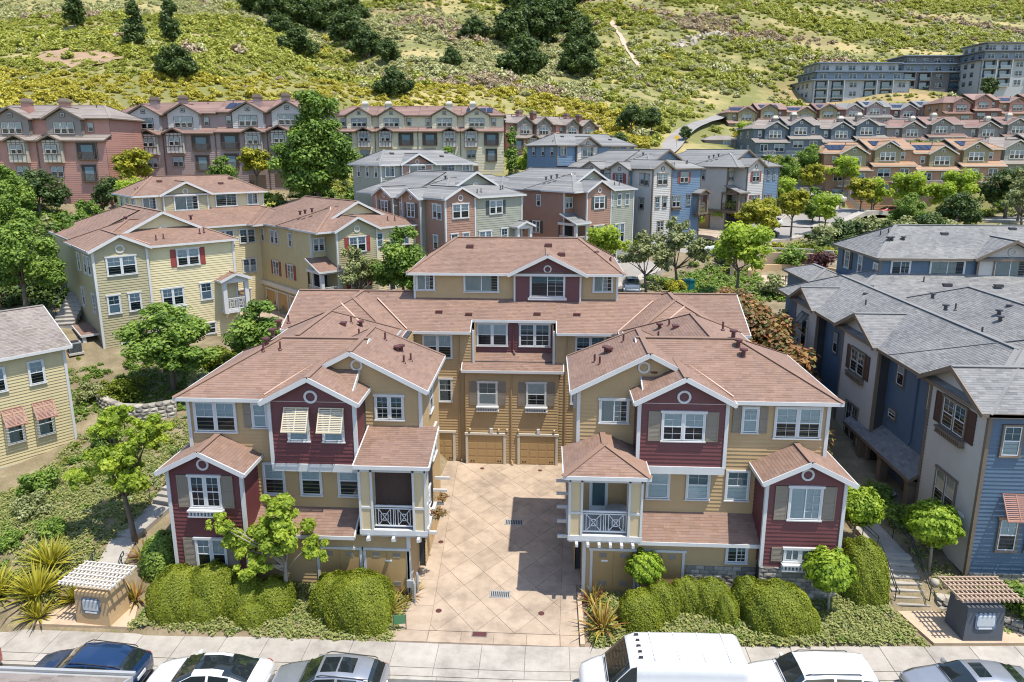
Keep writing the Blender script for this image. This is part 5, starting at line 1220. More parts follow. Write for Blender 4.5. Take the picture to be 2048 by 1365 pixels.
def build_hill_houses():
    glass_mat('rail_glass', (.55, .68, .72), 1.6); _solid('apt_glass', (.05, .085, .12), .06, 1)
    build_row('row_house', 'red and tan four storey row house with stone coloured gables at far left', (-76.9, 91.7, 13.2), 3, 2, 9.4, 'brick_red', 'brick_red', 'warm_grey', 'shingle_warm', 'taupe_trim', solar=(0,), timber='timber_panel', near=1, det=1)
    build_row('row_house', 'mauve four storey row house with four chimneys below the scrub hill', (-63.9, 103.0, 14.2), 3, 4, 7.9, 'mauve', 'mauve', 'pale_grey', 'shingle_rose', 'brown_trim', solar=(2,), timber='pale_grey', near=1, det=1, step=.2)
    build_row('row_house', 'cream four storey row house with reddish roof behind the big green tree', (-38.6, 131.2, 15.4), 3, 4, 8.1, 'cream', 'cream', 'cream', 'shingle_rose', 'brown_trim', solar=(3,), timber='pale_grey', near=1, det=1, chim_m='timber_panel')
    build_row('row_house', 'brick red row house stepping down beyond the grey roofs in the middle distance', (-5.2, 141.5, 14.4), 50, 4, 8.0, 'brick_red', 'dark_red', 'warm_grey', 'shingle_warm', 'brown_trim', timber='timber_panel', near=1, det=0)
    build_row('hillside_house', 'olive and red brick row house with solar panels beside the steep road', (52.3, 198.2, 22.2), 3, 4, 8.2, 'olive', 'dark_red', 'olive', 'shingle_rose', 'brown_trim', 3, False, solar=(0, 1, 2, 3), near=0, jog=.75)
    build_row('hillside_house', 'dark red row house with blue grey roof below the grey apartments', (86.5, 210.3, 23.6), 3, 4, 8.0, 'dark_red', 'mauve', 'mauve', 'shingle_grey', 'pale_grey', 3, False, solar=(1, 2, 3), near=0, jog=.75)
    build_row('hillside_house', 'orange brown row house with reddish roof at the upper right edge', (112.3, 201.9, 24.8), 3, 4, 7.8, 'orange_tan', 'dark_red', 'brick_red', 'shingle_rose', 'brown_trim', 3, False, solar=(2,), near=0, jog=.75)
    build_row('hillside_house', 'steel blue house with grey roof and chimneys by the steep road', (47.5, 155.5, 16.6), 8, 4, 7.6, 'steel_blue', 'steel_blue', 'steel_blue', 'shingle_warm', 'pale_grey', 3, True, chim_m='warm_grey', near=1, jog=.75)
    build_row('hillside_house', 'grey house row with maroon roof and cream chimneys at the right', (84.5, 173.5, 17.3), 3, 4, 9.2, 'warm_grey', 'warm_grey', 'warm_grey', 'shingle_rose', 'pale_grey', 3, True, chim_m='timber_panel', near=1, jog=.75)
    build_row('hillside_house', 'orange brown row house with dark solar panels above the fenced bend', (53.0, 129.2, 11.3), 4, 4, 8.2, 'orange_tan', 'orange_tan', 'olive', 'shingle_orange', 'trim_cream', 3, False, solar=(0, 1, 2, 3), near=1, det=1, jog=.75)
    build_row('hillside_house', 'grey green house with pale roof at the right edge behind the olive tree', (86.8, 137, 12.4), 3, 2, 8.0, 'warm_grey', 'grey_green', 'grey_green', 'shingle_warm', 'trim_cream', 3, False, near=1, jog=.75)
    build_apartment('pale grey apartment block nearest the scrub slope', (94.5, 254, 35.4), 3, 34, 'apt_grey', 'apt_blue'); build_apartment('dark grey apartment block between two pale ones', (131, 268.5, 39.4), 3, 34, 'apt_dark', 'apt_blue', 5); build_apartment('tall grey apartment block at the right edge', (153, 258, 42.3), 3, 32, 'apt_grey', 'apt_dark', 5)
    # small shed by the road
    T = thing('garden_shed', 'small tan shed with grey roof beside the steep road', 'shed', (39, 165.8, 20.6), R(3)); F = Frame; rf = Roof(T, 'shingle_warm', 'trim_cream', 0)
    wall(T, F(0, 0), rect(0, 7.5, 0, 2.4), 'warm_grey', .25); wall(T, F(7.5, 0, 90), rect(0, 4, 0, 2.4), 'warm_grey', .25); wall(T, F(0, 4, -90), rect(0, 4, 0, 2.4), 'warm_grey', .25); rf.block(-.4, 7.9, -.4, 4.4, 2.4, .4, 'x', 'hip', 'hip'); window(T, F(0, 0), 5, 1.2, 1.6, 1.9, 2, detail=0, inside='half'); core(T, [(.05, 7.4, .05, 3.9, 0, 2.4)]); rf.finish()
HILL_OAKS = [
    ('cypress like tree, left one of the pair on the upper left slope', -101.89, 177.49, 1, 1.2),
    ('cypress like tree, right one of the pair on the upper left slope', -98.0, 187.48, 1, 1.2),
    ('dark oak below the cypress pair', -74.33, 143.76, 0, 1.05),
    ('dark tree at the top left corner', -162.82, 244.56, 1, 1.6),
    ('oak at the top of the dark gully', -120.84, 299.13, 0, 2.0),
    ('oak second down the dark gully', -108.38, 293.98, 0, 2.0),
    ('oak third down the dark gully', -99.14, 297.03, 0, 2.1),
    ('oak fourth down the dark gully', -87.82, 290.61, 0, 2.0),
    ('oak left in the dark gully', -74.28, 216.43, 0, 1.45),
    ('oak fifth down the dark gully', -73.16, 267.11, 0, 1.9),
    ('oak at the foot of the dark gully', -57.44, 236.29, 0, 1.5),
    ('oak on the right rim of the dark gully', -101.68, 325.87, 0, 1.8),
    ('oak high on the right rim of the dark gully', -80.17, 297.23, 0, 1.7),
    ('oak low on the right rim of the dark gully', -49.16, 226.85, 0, 1.1),
    ('small oak on the left rim of the dark gully', -92.19, 249.7, 0, 1.3),
    ('oak beside the grey bushes in mid hill', -32.77, 160.72, 0, 1.05),
    ('large oak at the top of the centre grove', -5.51, 341.74, 0, 2.9),
    ('oak right in the centre grove', 8.26, 319.61, 0, 2.6),
    ('oak left in the centre grove', -13.46, 274.21, 0, 2.1),
    ('oak in the heart of the centre grove', -3.31, 290.89, 0, 2.4),
    ('round oak at the lower left of the grove', -4.84, 215.5, 0, 2.0),
    ('round oak at the lower right of the grove', 12.06, 242.66, 0, 1.7),
    ('oak highest in the centre grove', 9.39, 390.87, 0, 2.8),
    ('oak at the top left of the centre grove', -14.69, 361.83, 0, 2.4),
    ('small oak left of the centre grove', -25.63, 271.88, 0, 1.35),
    ('dark bush like oak beside the track', -26.02, 209.72, 0, 0.95),
    ('small oak right of the centre grove', 14.39, 280.24, 0, 1.7),
]
# ================================================================= plants
leaf_mat('leaf_maple', [(.14, .20, .025), (.23, .30, .035), (.32, .38, .055), (.42, .45, .09)], .5)
leaf_mat('leaf_green', [(.06, .105, .016), (.10, .165, .026), (.165, .235, .038), (.25, .32, .065)], .3)
leaf_mat('leaf_dark', [(.028, .05, .014), (.048, .078, .02), (.075, .11, .028), (.115, .15, .042)], .25)
leaf_mat('leaf_topiary', [(.09, .15, .012), (.15, .225, .018), (.215, .29, .026), (.30, .36, .045)], .35)
leaf_mat('leaf_hedge', [(.078, .105, .008), (.115, .145, .012), (.155, .182, .016), (.205, .22, .026)], .25)
leaf_mat('leaf_olive', [(.11, .13, .05), (.17, .19, .075), (.23, .245, .11), (.29, .30, .15)], .25)
leaf_mat('leaf_yellow', [(.13, .14, .015), (.22, .22, .02), (.32, .29, .03), (.42, .36, .05)], .35)
leaf_mat('leaf_photinia', [(.05, .075, .02), (.16, .055, .03), (.09, .11, .03), (.24, .09, .045), (.30, .20, .06), (.12, .14, .035)], .25)
leaf_mat('leaf_plum', [(.05, .02, .022), (.09, .035, .035), (.13, .06, .05)], .2)
leaf_mat('leaf_pale', [(.14, .17, .09), (.22, .25, .14), (.32, .34, .21), (.42, .42, .30)], .25)
leaf_mat('leaf_flax', [(.10, .09, .02), (.20, .17, .03), (.30, .25, .05), (.30, .13, .05), (.16, .05, .03)], .25)
leaf_mat('leaf_flax_yellow', [(.16, .16, .02), (.28, .26, .03), (.40, .35, .05), (.22, .22, .03)], .3)
leaf_mat('leaf_cover', [(.11, .13, .035), (.18, .20, .065), (.26, .27, .10), (.36, .34, .16), (.36, .26, .17)], .3)
leaf_mat('scrub_yellow', [(.19, .175, .024), (.28, .25, .036), (.36, .315, .048), (.43, .37, .065)], .25)
leaf_mat('scrub_sage', [(.19, .195, .09), (.27, .27, .13), (.34, .335, .175), (.42, .40, .23)], .2)
leaf_mat('scrub_green', [(.13, .15, .028), (.21, .225, .042), (.29, .295, .06), (.37, .355, .095)], .25)
leaf_mat('scrub_dry', [(.20, .15, .10), (.27, .21, .145), (.33, .265, .19), (.40, .33, .25)], .2)
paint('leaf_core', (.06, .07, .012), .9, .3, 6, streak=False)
def leaf_quads(c, size, nrm, rng, asp=.6):
    """one rhombus per leaf: centre, half length, rough facing"""
    n = len(c); nrm = nrm / (np.linalg.norm(nrm, axis=1, keepdims=True) + 1e-9)
    a = rng.normal(size=(n, 3)); t = np.cross(nrm, a); t /= np.linalg.norm(t, axis=1, keepdims=True) + 1e-9; b = np.cross(nrm, t)
    s = np.asarray(size).reshape(-1, 1)
    v = np.stack([c - t * s, c - b * s * asp, c + t * s, c + b * s * asp], 1).reshape(-1, 3)
    return v, np.arange(n * 4).reshape(n, 4)
def crown_data(ells, n, leaf, rng, clump=.34, shell=.55, up=.7, kper=None):
    """leaves in clumps spread through ellipsoids: uneven outline, gaps, light and dark masses"""
    vol = np.array([e[3] * e[4] * e[5] for e in ells]) ** (2 / 3); vol = vol / vol.sum(); C, S_, N_, T_ = [], [], [], []; cl_all = []
    for e, f in zip(ells, vol):
        ne = int(n * f); r = np.array(e[3:6]); K = kper or max(8, int((14 if clump > .25 else 34) * (r.mean() / .9) ** .6)); per = max(4, ne // K)
        for _ in range(K):
            d = rng.normal(size=3); d /= np.linalg.norm(d); rad = rng.uniform(shell, 1.0) if rng.random() < .8 else rng.uniform(.1, shell)
            cc = np.array(e[:3]) + d * r * rad * (1 - clump * .5); rc = r.mean() * clump * rng.uniform(.65, 1.25)
            p = rng.normal(size=(per, 3)); p /= np.linalg.norm(p, axis=1, keepdims=True); q = rng.uniform(.35, 1.08, size=(per, 1))
            pos = cc + p * q * rc * np.array([1, 1, .78]); C.append(pos); N_.append(p * .9 + np.array([0, 0, up]) + rng.normal(size=(per, 3)) * .45)
            S_.append(leaf * rng.uniform(.6, 1.25, per)); tt = rng.uniform(.0, .45) + .25 * rng.random() ; T_.append(np.clip(tt + rng.normal(size=per) * .17, 0, 1)); cl_all.append(cc)
    v, q = leaf_quads(np.concatenate(C), np.concatenate(S_), np.concatenate(N_), rng)
    return v, q, np.concatenate(T_), cl_all
def tree_mesh(seed, h, ells, n, leaf, mat, tr=.12, lean=(0, 0), bark='bark', clump=.34, limbs=7, shell=.55, up=.7):
    rng = np.random.default_rng(seed); v, q, t, cl = crown_data(ells, n, leaf, rng, clump, shell, up)
    crown = np_mesh('crown', v, q, mat, t)
    m = MB(); top = Vector((lean[0], lean[1], h))
    m.tube([(0, 0, -.3), (lean[0] * .25, lean[1] * .25, h * .35), (lean[0] * .7, lean[1] * .7, h * .75), top], [tr * 1.25, tr, tr * .85, tr * .6], 8)
    idx = rng.permutation(len(cl))[:limbs]
    for i in idx:
        e = Vector(cl[i]); s = Vector((lean[0] * .7, lean[1] * .7, h * .75)).lerp(top, rng.random()); mid = s.lerp(e, .5) + Vector(rng.normal(size=3)) * .1
        m.tube([s, mid, e], [tr * .45, tr * .28, tr * .1], 5)
    return m.mesh('trunk', bark, smooth=True), crown
def tree(name, label, loc, meshes, cat='tree', rz=0.0, sc=1.0, group=None):
    t = thing(name, label, cat, loc, rz, group, sc); put('trunk', meshes[0], t); put('crown', meshes[1], t); return t
def mound_mesh(rx, ry, rz, n, leaf, mat, seed, p=2.6, notch=(), rough=.05, ball=False, raw=False):
    """clipped hedge: leaves on a rounded form over a solid heart"""
    rng = np.random.default_rng(seed)
    def shape(d, k=1.0):
        s = (np.abs(d[:, 0]) ** p + np.abs(d[:, 1]) ** p + np.abs(d[:, 2]) ** p) ** (1 / p)
        r = 1 / s
        w = 1 + rough * (np.sin(d[:, 0] * 7 + seed) * np.cos(d[:, 1] * 6 + seed * 2) + .6 * np.sin(d[:, 2] * 9 + d[:, 0] * 11))
        pos = d * (r * w)[:, None] * np.array([rx, ry, rz]) * k
        for (nx, ny, nr, dep) in notch:
            dd = np.hypot(pos[:, 0] - nx, pos[:, 1] - ny); f = np.clip(1 - dd / nr, 0, 1); pos[:, 2] -= f * dep; pos[:, 1] += f * .5 * (1 if ny < 0 else -1)
        return pos
    d = rng.normal(size=(n, 3)); d[:, 2] = d[:, 2] if ball else np.abs(d[:, 2]) * 1.05 - .12; d /= np.linalg.norm(d, axis=1, keepdims=True)
    pos = shape(d) * (rng.uniform(.72, 1.06, size=(n, 1)) if ball else rng.uniform(.955, 1.02, size=(n, 1))) + (np.array([.1, .05, 2.1]) if ball else 0)
    nr = d / np.array([rx, ry, rz]); nr /= np.linalg.norm(nr, axis=1, keepdims=True)
    v, q = leaf_quads(pos, leaf * rng.uniform(.6, 1.3, n), nr + rng.normal(size=(n, 3)) * .38 + np.array([0, 0, .15]), rng)
    patch = .5 + .22 * np.sin(pos[:, 0] * 3.1 + seed) * np.cos(pos[:, 1] * 2.7) ; t = np.clip(patch + rng.normal(size=n) * .2, 0, 1)
    fol = None if raw else np_mesh('foliage', v, q, mat, t)
    nu, nv = 28, 12; vs = []
    for j in range(nv + 1):
        ph = -.25 + (math.pi / 2 + .25) * j / nv
        for i in range(nu): th = 2 * math.pi * i / nu; vs.append((math.cos(ph) * math.cos(th), math.cos(ph) * math.sin(th), math.sin(ph)))
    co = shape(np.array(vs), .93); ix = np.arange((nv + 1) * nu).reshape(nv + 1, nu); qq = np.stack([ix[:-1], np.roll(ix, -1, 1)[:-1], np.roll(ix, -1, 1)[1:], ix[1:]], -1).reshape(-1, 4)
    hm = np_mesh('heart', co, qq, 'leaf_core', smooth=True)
    return (hm, v, q, t) if raw else (hm, fol)
def shrub(name, label, loc, meshes, cat='shrub', rz=0.0, sc=1.0, group=None):
    t = thing(name, label, cat, loc, rz, group, sc); put('heart', meshes[0], t); put('foliage', meshes[1], t); return t
def flax_mesh(seed, n, L_, mat, w=.035):
    rng = np.random.default_rng(seed); vs, fs, ts = [], [], []
    for i in range(n):
        a = rng.uniform(0, 6.283); tilt = rng.uniform(.1, 1.0); l = L_ * rng.uniform(.6, 1.1); b = rng.uniform(0, .18); d = np.array([math.cos(a), math.sin(a), 0]); sd = np.array([-math.sin(a), math.cos(a), 0]); o = len(vs); tn = rng.random()
        for k in range(4):
            f = k / 3; p = d * (b + math.sin(tilt) * l * f + .25 * l * tilt * f * f) + np.array([0, 0, math.cos(tilt * .9) * l * f - .28 * l * tilt * f * f]); ww = w * (1, 1.1, .8, .08)[k]; vs += [p - sd * ww, p + sd * ww]
        for k in range(3): fs.append((o + 2 * k, o + 2 * k + 1, o + 2 * k + 3, o + 2 * k + 2)); ts.append(tn)
    return np_mesh('leaves', np.array(vs), np.array(fs), mat, ts)
def bush_mesh(seed, r, h, n, leaf, mat, clump=.42):
    rng = np.random.default_rng(seed); v, q, t, cl = crown_data([(0, 0, h * .5, r, r, h * .55)], n, leaf, rng, clump, .5, .8)
    v[:, 2] = np.maximum(v[:, 2], -.15); fol = np_mesh('foliage', v, q, mat, t)
    m = MB()
    for i in range(5):
        e = Vector(cl[i]); m.tube([(0, 0, -.1), (e.x * .4, e.y * .4, e.z * .5), tuple(e)], [.04 * r, .03 * r, .012 * r], 5)
    return m.mesh('stem', 'bark'), fol
def bush(name, label, loc, meshes, cat='bush', rz=0.0, sc=1.0, group=None):
    t = thing(name, label, cat, loc, rz, group, sc); put('stem', meshes[0], t); put('foliage', meshes[1], t); return t
def scatter(name, label, cat, pts, protos, scl, rot, idx):
    """one uncountable mass: small plants set on points by geometry nodes"""
    me = bpy.data.meshes.new(name); me.vertices.add(len(pts)); me.vertices.foreach_set('co', np.asarray(pts, np.float32).ravel())
    for nm, val, ty in (('scl', scl, 'FLOAT'), ('rotz', rot, 'FLOAT'), ('pick', idx, 'INT')):
        a = me.attributes.new(nm, ty, 'POINT'); a.data.foreach_set('value', np.asarray(val, np.float32 if ty == 'FLOAT' else np.int32))
    o = put(name, me, kind='stuff', label=label, cat=cat)
    pc = bpy.data.collections.new(name + '_kinds')
    for i, (pm) in enumerate(protos):
        po = bpy.data.objects.new('%s_kind_%02d' % (name, i), pm); pc.objects.link(po)
    ng = bpy.data.node_groups.new(name, 'GeometryNodeTree'); ng.interface.new_socket('Geometry', in_out='INPUT', socket_type='NodeSocketGeometry'); ng.interface.new_socket('Geometry', in_out='OUTPUT', socket_type='NodeSocketGeometry')
    gi = ng.nodes.new('NodeGroupInput'); go = ng.nodes.new('NodeGroupOutput'); ip = ng.nodes.new('GeometryNodeInstanceOnPoints'); ci = ng.nodes.new('GeometryNodeCollectionInfo')
    ci.inputs['Collection'].default_value = pc; ci.inputs['Separate Children'].default_value = True; ci.inputs['Reset Children'].default_value = True
    ip.inputs['Pick Instance'].default_value = True
    def attr(nm, ty): a = ng.nodes.new('GeometryNodeInputNamedAttribute'); a.data_type = ty; a.inputs['Name'].default_value = nm; return a.outputs[0]
    cx = ng.nodes.new('ShaderNodeCombineXYZ'); ng.links.new(attr('rotz', 'FLOAT'), cx.inputs['Z'])
    ng.links.new(gi.outputs[0], ip.inputs['Points']); ng.links.new(ci.outputs[0], ip.inputs['Instance']); ng.links.new(attr('pick', 'INT'), ip.inputs['Instance Index']); ng.links.new(cx.outputs[0], ip.inputs['Rotation']); ng.links.new(attr('scl', 'FLOAT'), ip.inputs['Scale']); ng.links.new(ip.outputs[0], go.inputs[0])
    md = o.modifiers.new('scatter', 'NODES'); md.node_group = ng
    return o
def build_scrub():
    rng = np.random.default_rng(21)
    P = []
    kinds = ('scrub_yellow', 'scrub_sage', 'scrub_green', 'scrub_dry')
    for k in kinds:
        for j in range(2):
            v, q, t, _ = crown_data([(0, 0, .35, 1.1, 1.1, .5)], 460, .17, np.random.default_rng(90 + j), .5, .45, .9, 11); P.append(np_mesh('scrub', v, q, k, t))
    X_, Y_, K_, S_ = [], [], [], []
    N0 = 60000
    x = rng.uniform(-330, 400, N0 * 2); y = 118 + (rng.random(N0 * 2) ** 1.25) * 400
    # keep what the photograph can see of the slope, plus a margin either side
    d = y; lim_l = -.86 * d - 12; lim_r = .74 * d + 14; ok = (x > lim_l) & (x < lim_r)
    foot = np.interp(x, [-330, -107, -84, -62, -44, -27, -10, 9, 22, 33, 70, 92, 190, 400], [124, 120, 118, 121, 131, 149, 160, 162, 156, 160, 214, 224, 236, 300]); ok &= y > foot
    x, y = x[ok], y[ok]
    road = np.array([(31, 158), (34, 170), (41, 184), (54, 209), (68, 236), (80, 262)])
    rd = np.min(np.stack([np.hypot(x - np.interp(t, range(6), road[:, 0]), y - np.interp(t, range(6), road[:, 1])) for t in np.linspace(0, 5, 60)]), 0)
    n1 = fbm(x, y, .035, 11); n2 = fbm(x, y, .09, 12); n3 = fbm(x, y, .02, 13)
    foot = np.interp(x, [-330, -107, -84, -62, -44, -27, -10, 9, 22, 33, 70, 92, 190, 400], [124, 120, 118, 121, 131, 149, 160, 162, 156, 160, 214, 224, 236, 300]); up = y - foot
    patch = np.clip((n2 + .35) / .5, 0, 1)                # brush gathers into masses with grass between
    dens = .22 + .78 * patch
    dens = np.where((x > 5) & (up < 45) & (x < 70) & (n1 > -.1), dens * .45, dens)
    dens = np.where((up < 40) & (x < 0), np.maximum(dens, .8), dens)
    keep = (rng.random(len(x)) < dens) & (rd > 4.2) & ~((x > 92.5) & (x < 190) & (y > 251) & (y < 289) & ((x > 128) | (y < 276))) & ~((x > 37) & (x < 122) & (y > 163) & (y < 170)) & ~((x > 50) & (x < 122) & (y > 192) & (y < 224)) & (np.abs(x - 33.3) + 6 * ((y < 258) | (y > 355)) > 2.6); x, y, up, n1, n2, n3 = (a[keep] for a in (x, y, up, n1, n2, n3))
    kind = np.where((up < 34 + 14 * n1) & (x < 25), 0, np.where(n3 + .5 * n1 > .05, 1, 2)); kind = np.where((x > 15) & (n1 > .3), 3, kind); kind = np.where((x < 15) & (n2 > .5) & (up > 30), 3, kind); kind = np.where((x > 15) & (kind == 1) & (rng.random(len(x)) < .6), 2, kind); r_ = rng.random(len(x)); kind = np.where(r_ < .1, rng.integers(0, 4, len(x)), kind)
    z = ground_z(x, y); s = rng.uniform(.55, 1.0, len(x)) * rng.choice([.8, 1.1, 1.5, 2.2], len(x), p=[.35, .35, .2, .1]) * (1 + .3 * (up > 40)) * np.where(kind == 0, .95, 1.0) * (.75 + .55 * np.clip(n2 + .5, 0, 1))
    scatter('scrub', 'dense scrub and brush covering the hillside', 'scrub', np.stack([x, y, z - .15], 1), P, s, rng.uniform(0, 6.28, len(x)), kind * 2 + rng.integers(0, 2, len(x)))
def build_cover():
    rng = np.random.default_rng(31)
    P = []
    for k, m_ in enumerate(('leaf_cover', 'leaf_cover', 'leaf_green', 'leaf_pale')):
        v, q, t, _ = crown_data([(0, 0, .07, .22, .22, .1)], 46, .045, np.random.default_rng(40 + k), .5, .4, 1.2, 6); P.append(np_mesh('tuft', v, q, m_, t))
    beds = [([(4.2, 25.15), (18.1, 25.5), (17.6, 28.3), (4.3, 28.5)], 45, 0), ([(-15.8, 25.05), (-4.25, 25.05), (-4.05, 28.2), (-15, 28)], 40, 0), ([(-23.5, 25.2), (-19.5, 26.3), (-18.9, 33), (-20.5, 37), (-27, 35), (-31, 29)], 26, 0),
            ([(-27.5, 35), (-19.2, 33.5), (-17, 36), (-17, 43), (-20, 44), (-22.5, 41.2), (-27.5, 40)], 13, 0), ([(-37, 44), (-31.5, 47.5), (-30, 44), (-28, 41), (-29.5, 38.5)], 12, 2), ([(-21, 46), (-16.5, 43), (-15.5, 53), (-22.5, 52)], 14, 2), ([(21.5, 26.4), (34, 27), (34, 29), (21.6, 29)], 22, 2), ([(19.6, 28), (21.3, 28), (21.2, 32.5), (19.8, 32.5)], 8, 0), ([(-30, 41), (-21, 43), (-16.5, 40), (-16.3, 52), (-28, 51)], 18, 2), ([(16.4, 33), (17.6, 33), (18, 60), (16.2, 60)], 6, 2),
            ([(4, 78), (14, 91), (22, 97), (14, 92), (3, 84)], 3, 3), ([(5, 84), (12.5, 93), (14, 93.5), (24, 101), (26, 104), (15, 90)], 4, 2), ([(14, 66), (27, 68), (26, 84), (17, 80)], 3, 2), ([(-60, 60), (-38, 55), (-36, 62), (-50, 84), (-66, 86)], 2.5, 2), ([(-30, 86), (-8, 80), (-6, 126), (-34, 126)], 1.2, 2), ([(52, 121), (86, 126), (86, 129), (52, 128)], 2.5, 2)]
    A, K = [], []
    for poly, den, base in beds:
        xs = [p[0] for p in poly]; ys = [p[1] for p in poly]; n = int((max(xs) - min(xs)) * (max(ys) - min(ys)) * den)
        x = rng.uniform(min(xs), max(xs), n); y = rng.uniform(min(ys), max(ys), n); k = in_poly(x, y, poly) & (fbm(x, y, .9, 8) > -.75); x, y = x[k], y[k]
        A.append(np.stack([x, y], 1)); K.append(np.where(rng.random(len(x)) < .2, rng.integers(0, 4, len(x)), base + rng.integers(0, 2, len(x)) * (base == 0)))
    A = np.concatenate(A); K = np.concatenate(K); far = A[:, 1] > 55
    z = ground_z(A[:, 0], A[:, 1]); scatter('ground_cover', 'low ground cover plants filling the beds round the houses', 'ground cover', np.column_stack([A, z]), P, np.where(far, rng.uniform(2.2, 4.2, len(A)), rng.uniform(.8, 1.7, len(A))), rng.uniform(0, 6.28, len(A)), K)
def build_plants():
    # ---- clipped hedges along the street: each grown from a few merged rounded masses
    def hedge(lb, x, y, lobes, seed, p):
        T = thing('clipped_hedge', lb, 'hedge', (x, y, gz(x, y) - .1), 0, 'clipped hedges along the street'); V, Q, TT = [], [], []; n0 = 0
        for i, (dx, dy, rx, ry, rz) in enumerate(lobes):
            n = int(11000 * (rx * ry + rx * rz + ry * rz) / 3); h_, v, q, t = mound_mesh(rx, ry, rz, n, .042, 'leaf_hedge', seed * 7 + i, p, (), .045, False, True)
            v = v + np.array([dx, dy, 0]); c = v.reshape(-1, 4, 3).mean(1); keep = np.ones(len(c), bool)
            for j, (ex, ey, sx, sy, sz) in enumerate(lobes):
                if j != i: keep &= ((np.abs(c[:, 0] - ex) / sx) ** p + (np.abs(c[:, 1] - ey) / sy) ** p + (np.abs(c[:, 2]) / sz) ** p) > .82
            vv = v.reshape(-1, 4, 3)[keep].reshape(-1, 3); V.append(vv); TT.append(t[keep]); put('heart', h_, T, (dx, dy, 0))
        V = np.concatenate(V); put('foliage', np_mesh('foliage', V, np.arange(len(V)).reshape(-1, 4), 'leaf_hedge', np.concatenate(TT)), T)
    hedge('wide clipped hedge right of the tan entrance pillar', -13.5, 26.5, [(-.75, .1, 1.3, 1.35, 1.7), (.75, .25, 1.15, 1.2, 1.85), (-.9, -.5, .9, .8, 1.2), (.5, -.6, .75, .6, 1.05)], 1, 2.6)
    hedge('clipped hedge in the tree shade under the front maple', -10.75, 26.4, [(-.5, .2, 1.0, 1.0, 1.55), (.75, .3, .95, .9, 1.45), (.1, -.6, .7, .55, .9)], 2, 2.5)
    hedge('tall squared hedge left of the drive', -6.35, 26.5, [(.35, 0, 1.45, 1.25, 2.05), (-.95, .35, .95, .9, 1.8), (.9, -.55, .9, .75, 1.5)], 3, 3.2)
    hedge('rounded hedge right of the drive behind the flax', 6.7, 26.65, [(-.2, 0, 1.0, .9, 1.55), (.75, .45, .8, .7, 1.7), (-.3, -.45, .7, .5, 1.1)], 4, 2.5)
    hedge('curved hedge with a hollow side behind the white van', 9.2, 27.2, [(-.55, .35, .9, .65, 1.5), (.5, .25, .95, .75, 1.55), (1.0, -.35, .55, .65, 1.25)], 5, 2.4)
    hedge('large domed hedge above the white sport utility car', 12.2, 26.75, [(.15, .0, 1.5, 1.15, 1.85), (-1.0, .6, .7, .6, 1.75), (1.0, -.35, .85, .75, 1.25)], 6, 2.5)
    hedge('tall smooth dome hedge beside the stone stairs', 16.65, 28.6, [(0, 0, 1.1, 1.1, 2.5), (.1, -.35, .95, .9, 2.0)], 7, 2.3)
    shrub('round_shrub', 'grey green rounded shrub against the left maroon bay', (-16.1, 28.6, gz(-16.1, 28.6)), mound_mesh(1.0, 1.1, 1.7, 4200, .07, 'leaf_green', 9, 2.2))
    # ---- round-headed topiary trees
    pass
    hb_, fb_ = mound_mesh(.95, .95, .82, 7500, .085, 'leaf_topiary', 52, 2.0, (), .13, True); tb = MB(); tb.tube([(0, 0, -.2), (.03, 0, .7), (.1, .05, 1.7)], [.07, .055, .05], 8); tm = (tb.mesh('trunk', 'bark_pale', smooth=True), fb_)
    for lb, x, y, sc in (('small lollipop tree before the right utility doors', 6.75, 28.0, .82), ('lollipop tree on the ground cover beside the dome hedge', 14.75, 27.2, 1.0), ('lollipop tree behind the dome hedge near the porch', 17.3, 31.0, 1.05), ('lollipop tree on the mulch slope right of the stairs', 20.1, 29.3, 1.12)):
        tree('topiary_tree', lb, (x, y, gz(x, y)), tm, rz=x, sc=sc, group='lollipop trees by the stairs')
    # ---- light green maples in front
    tree('maple_tree', 'slim leaning maple with light leaves beside the left path', (-18.25, 29.84, gz(-18.25, 29.84)), tree_mesh(61, 3.2, [(-.4, .2, 4.6, 1.5, 1.5, 1.3), (.9, .8, 5.6, 1.1, 1.1, .9), (-1.2, .8, 5.9, 1.1, 1.0, .9), (-2.2, -.3, 3.7, .9, .9, .6), (.4, -.4, 3.6, 1.1, 1.1, .7), (-.8, 1.2, 6.4, .9, .9, .6)], 24000, .105, 'leaf_maple', .12, (-.5, .2), 'bark', .24, 18, .3, .35))
    tree('maple_tree', 'bushy maple with yellow green leaves among the hedges in front', (-9.5, 26.9, gz(-9.5, 26.9)), tree_mesh(62, 2.2, [(.1, 0, 3.6, 1.35, 1.2, 1.2), (-.1, 0, 4.9, .8, .8, .7), (-2.0, .2, 3.0, 1.2, 1.0, .9), (1.3, -.1, 2.8, .9, .8, .6), (-2.6, -.2, 4.0, .7, .7, .5), (-1.0, -.5, 2.2, 1.1, .7, .6)], 26000, .10, 'leaf_maple', .11, (.1, 0), 'bark_pale', .24, 18, .3, .35))
    # ---- middle distance, left of the tan building
    g1 = tree_mesh(63, 2.6, [(0, 0, 4.3, 2.3, 2.2, 1.8), (1.6, .3, 3.2, 1.5, 1.5, 1.2), (-1.5, .2, 3.3, 1.6, 1.5, 1.3), (.2, 0, 5.9, 1.2, 1.2, .9)], 24000, .115, 'leaf_green', .14, (.1, 0), 'bark', .36, 8, .5)
    g2 = tree_mesh(64, 1.8, [(0, 0, 3.2, 1.9, 1.8, 1.6), (.9, .2, 2.2, 1.4, 1.3, 1.1), (-1.0, 0, 2.3, 1.2, 1.2, 1.0), (.1, 0, 4.6, .9, .9, .8)], 17000, .105, 'leaf_green', .11, (0, 0), 'bark', .36, 8, .5)
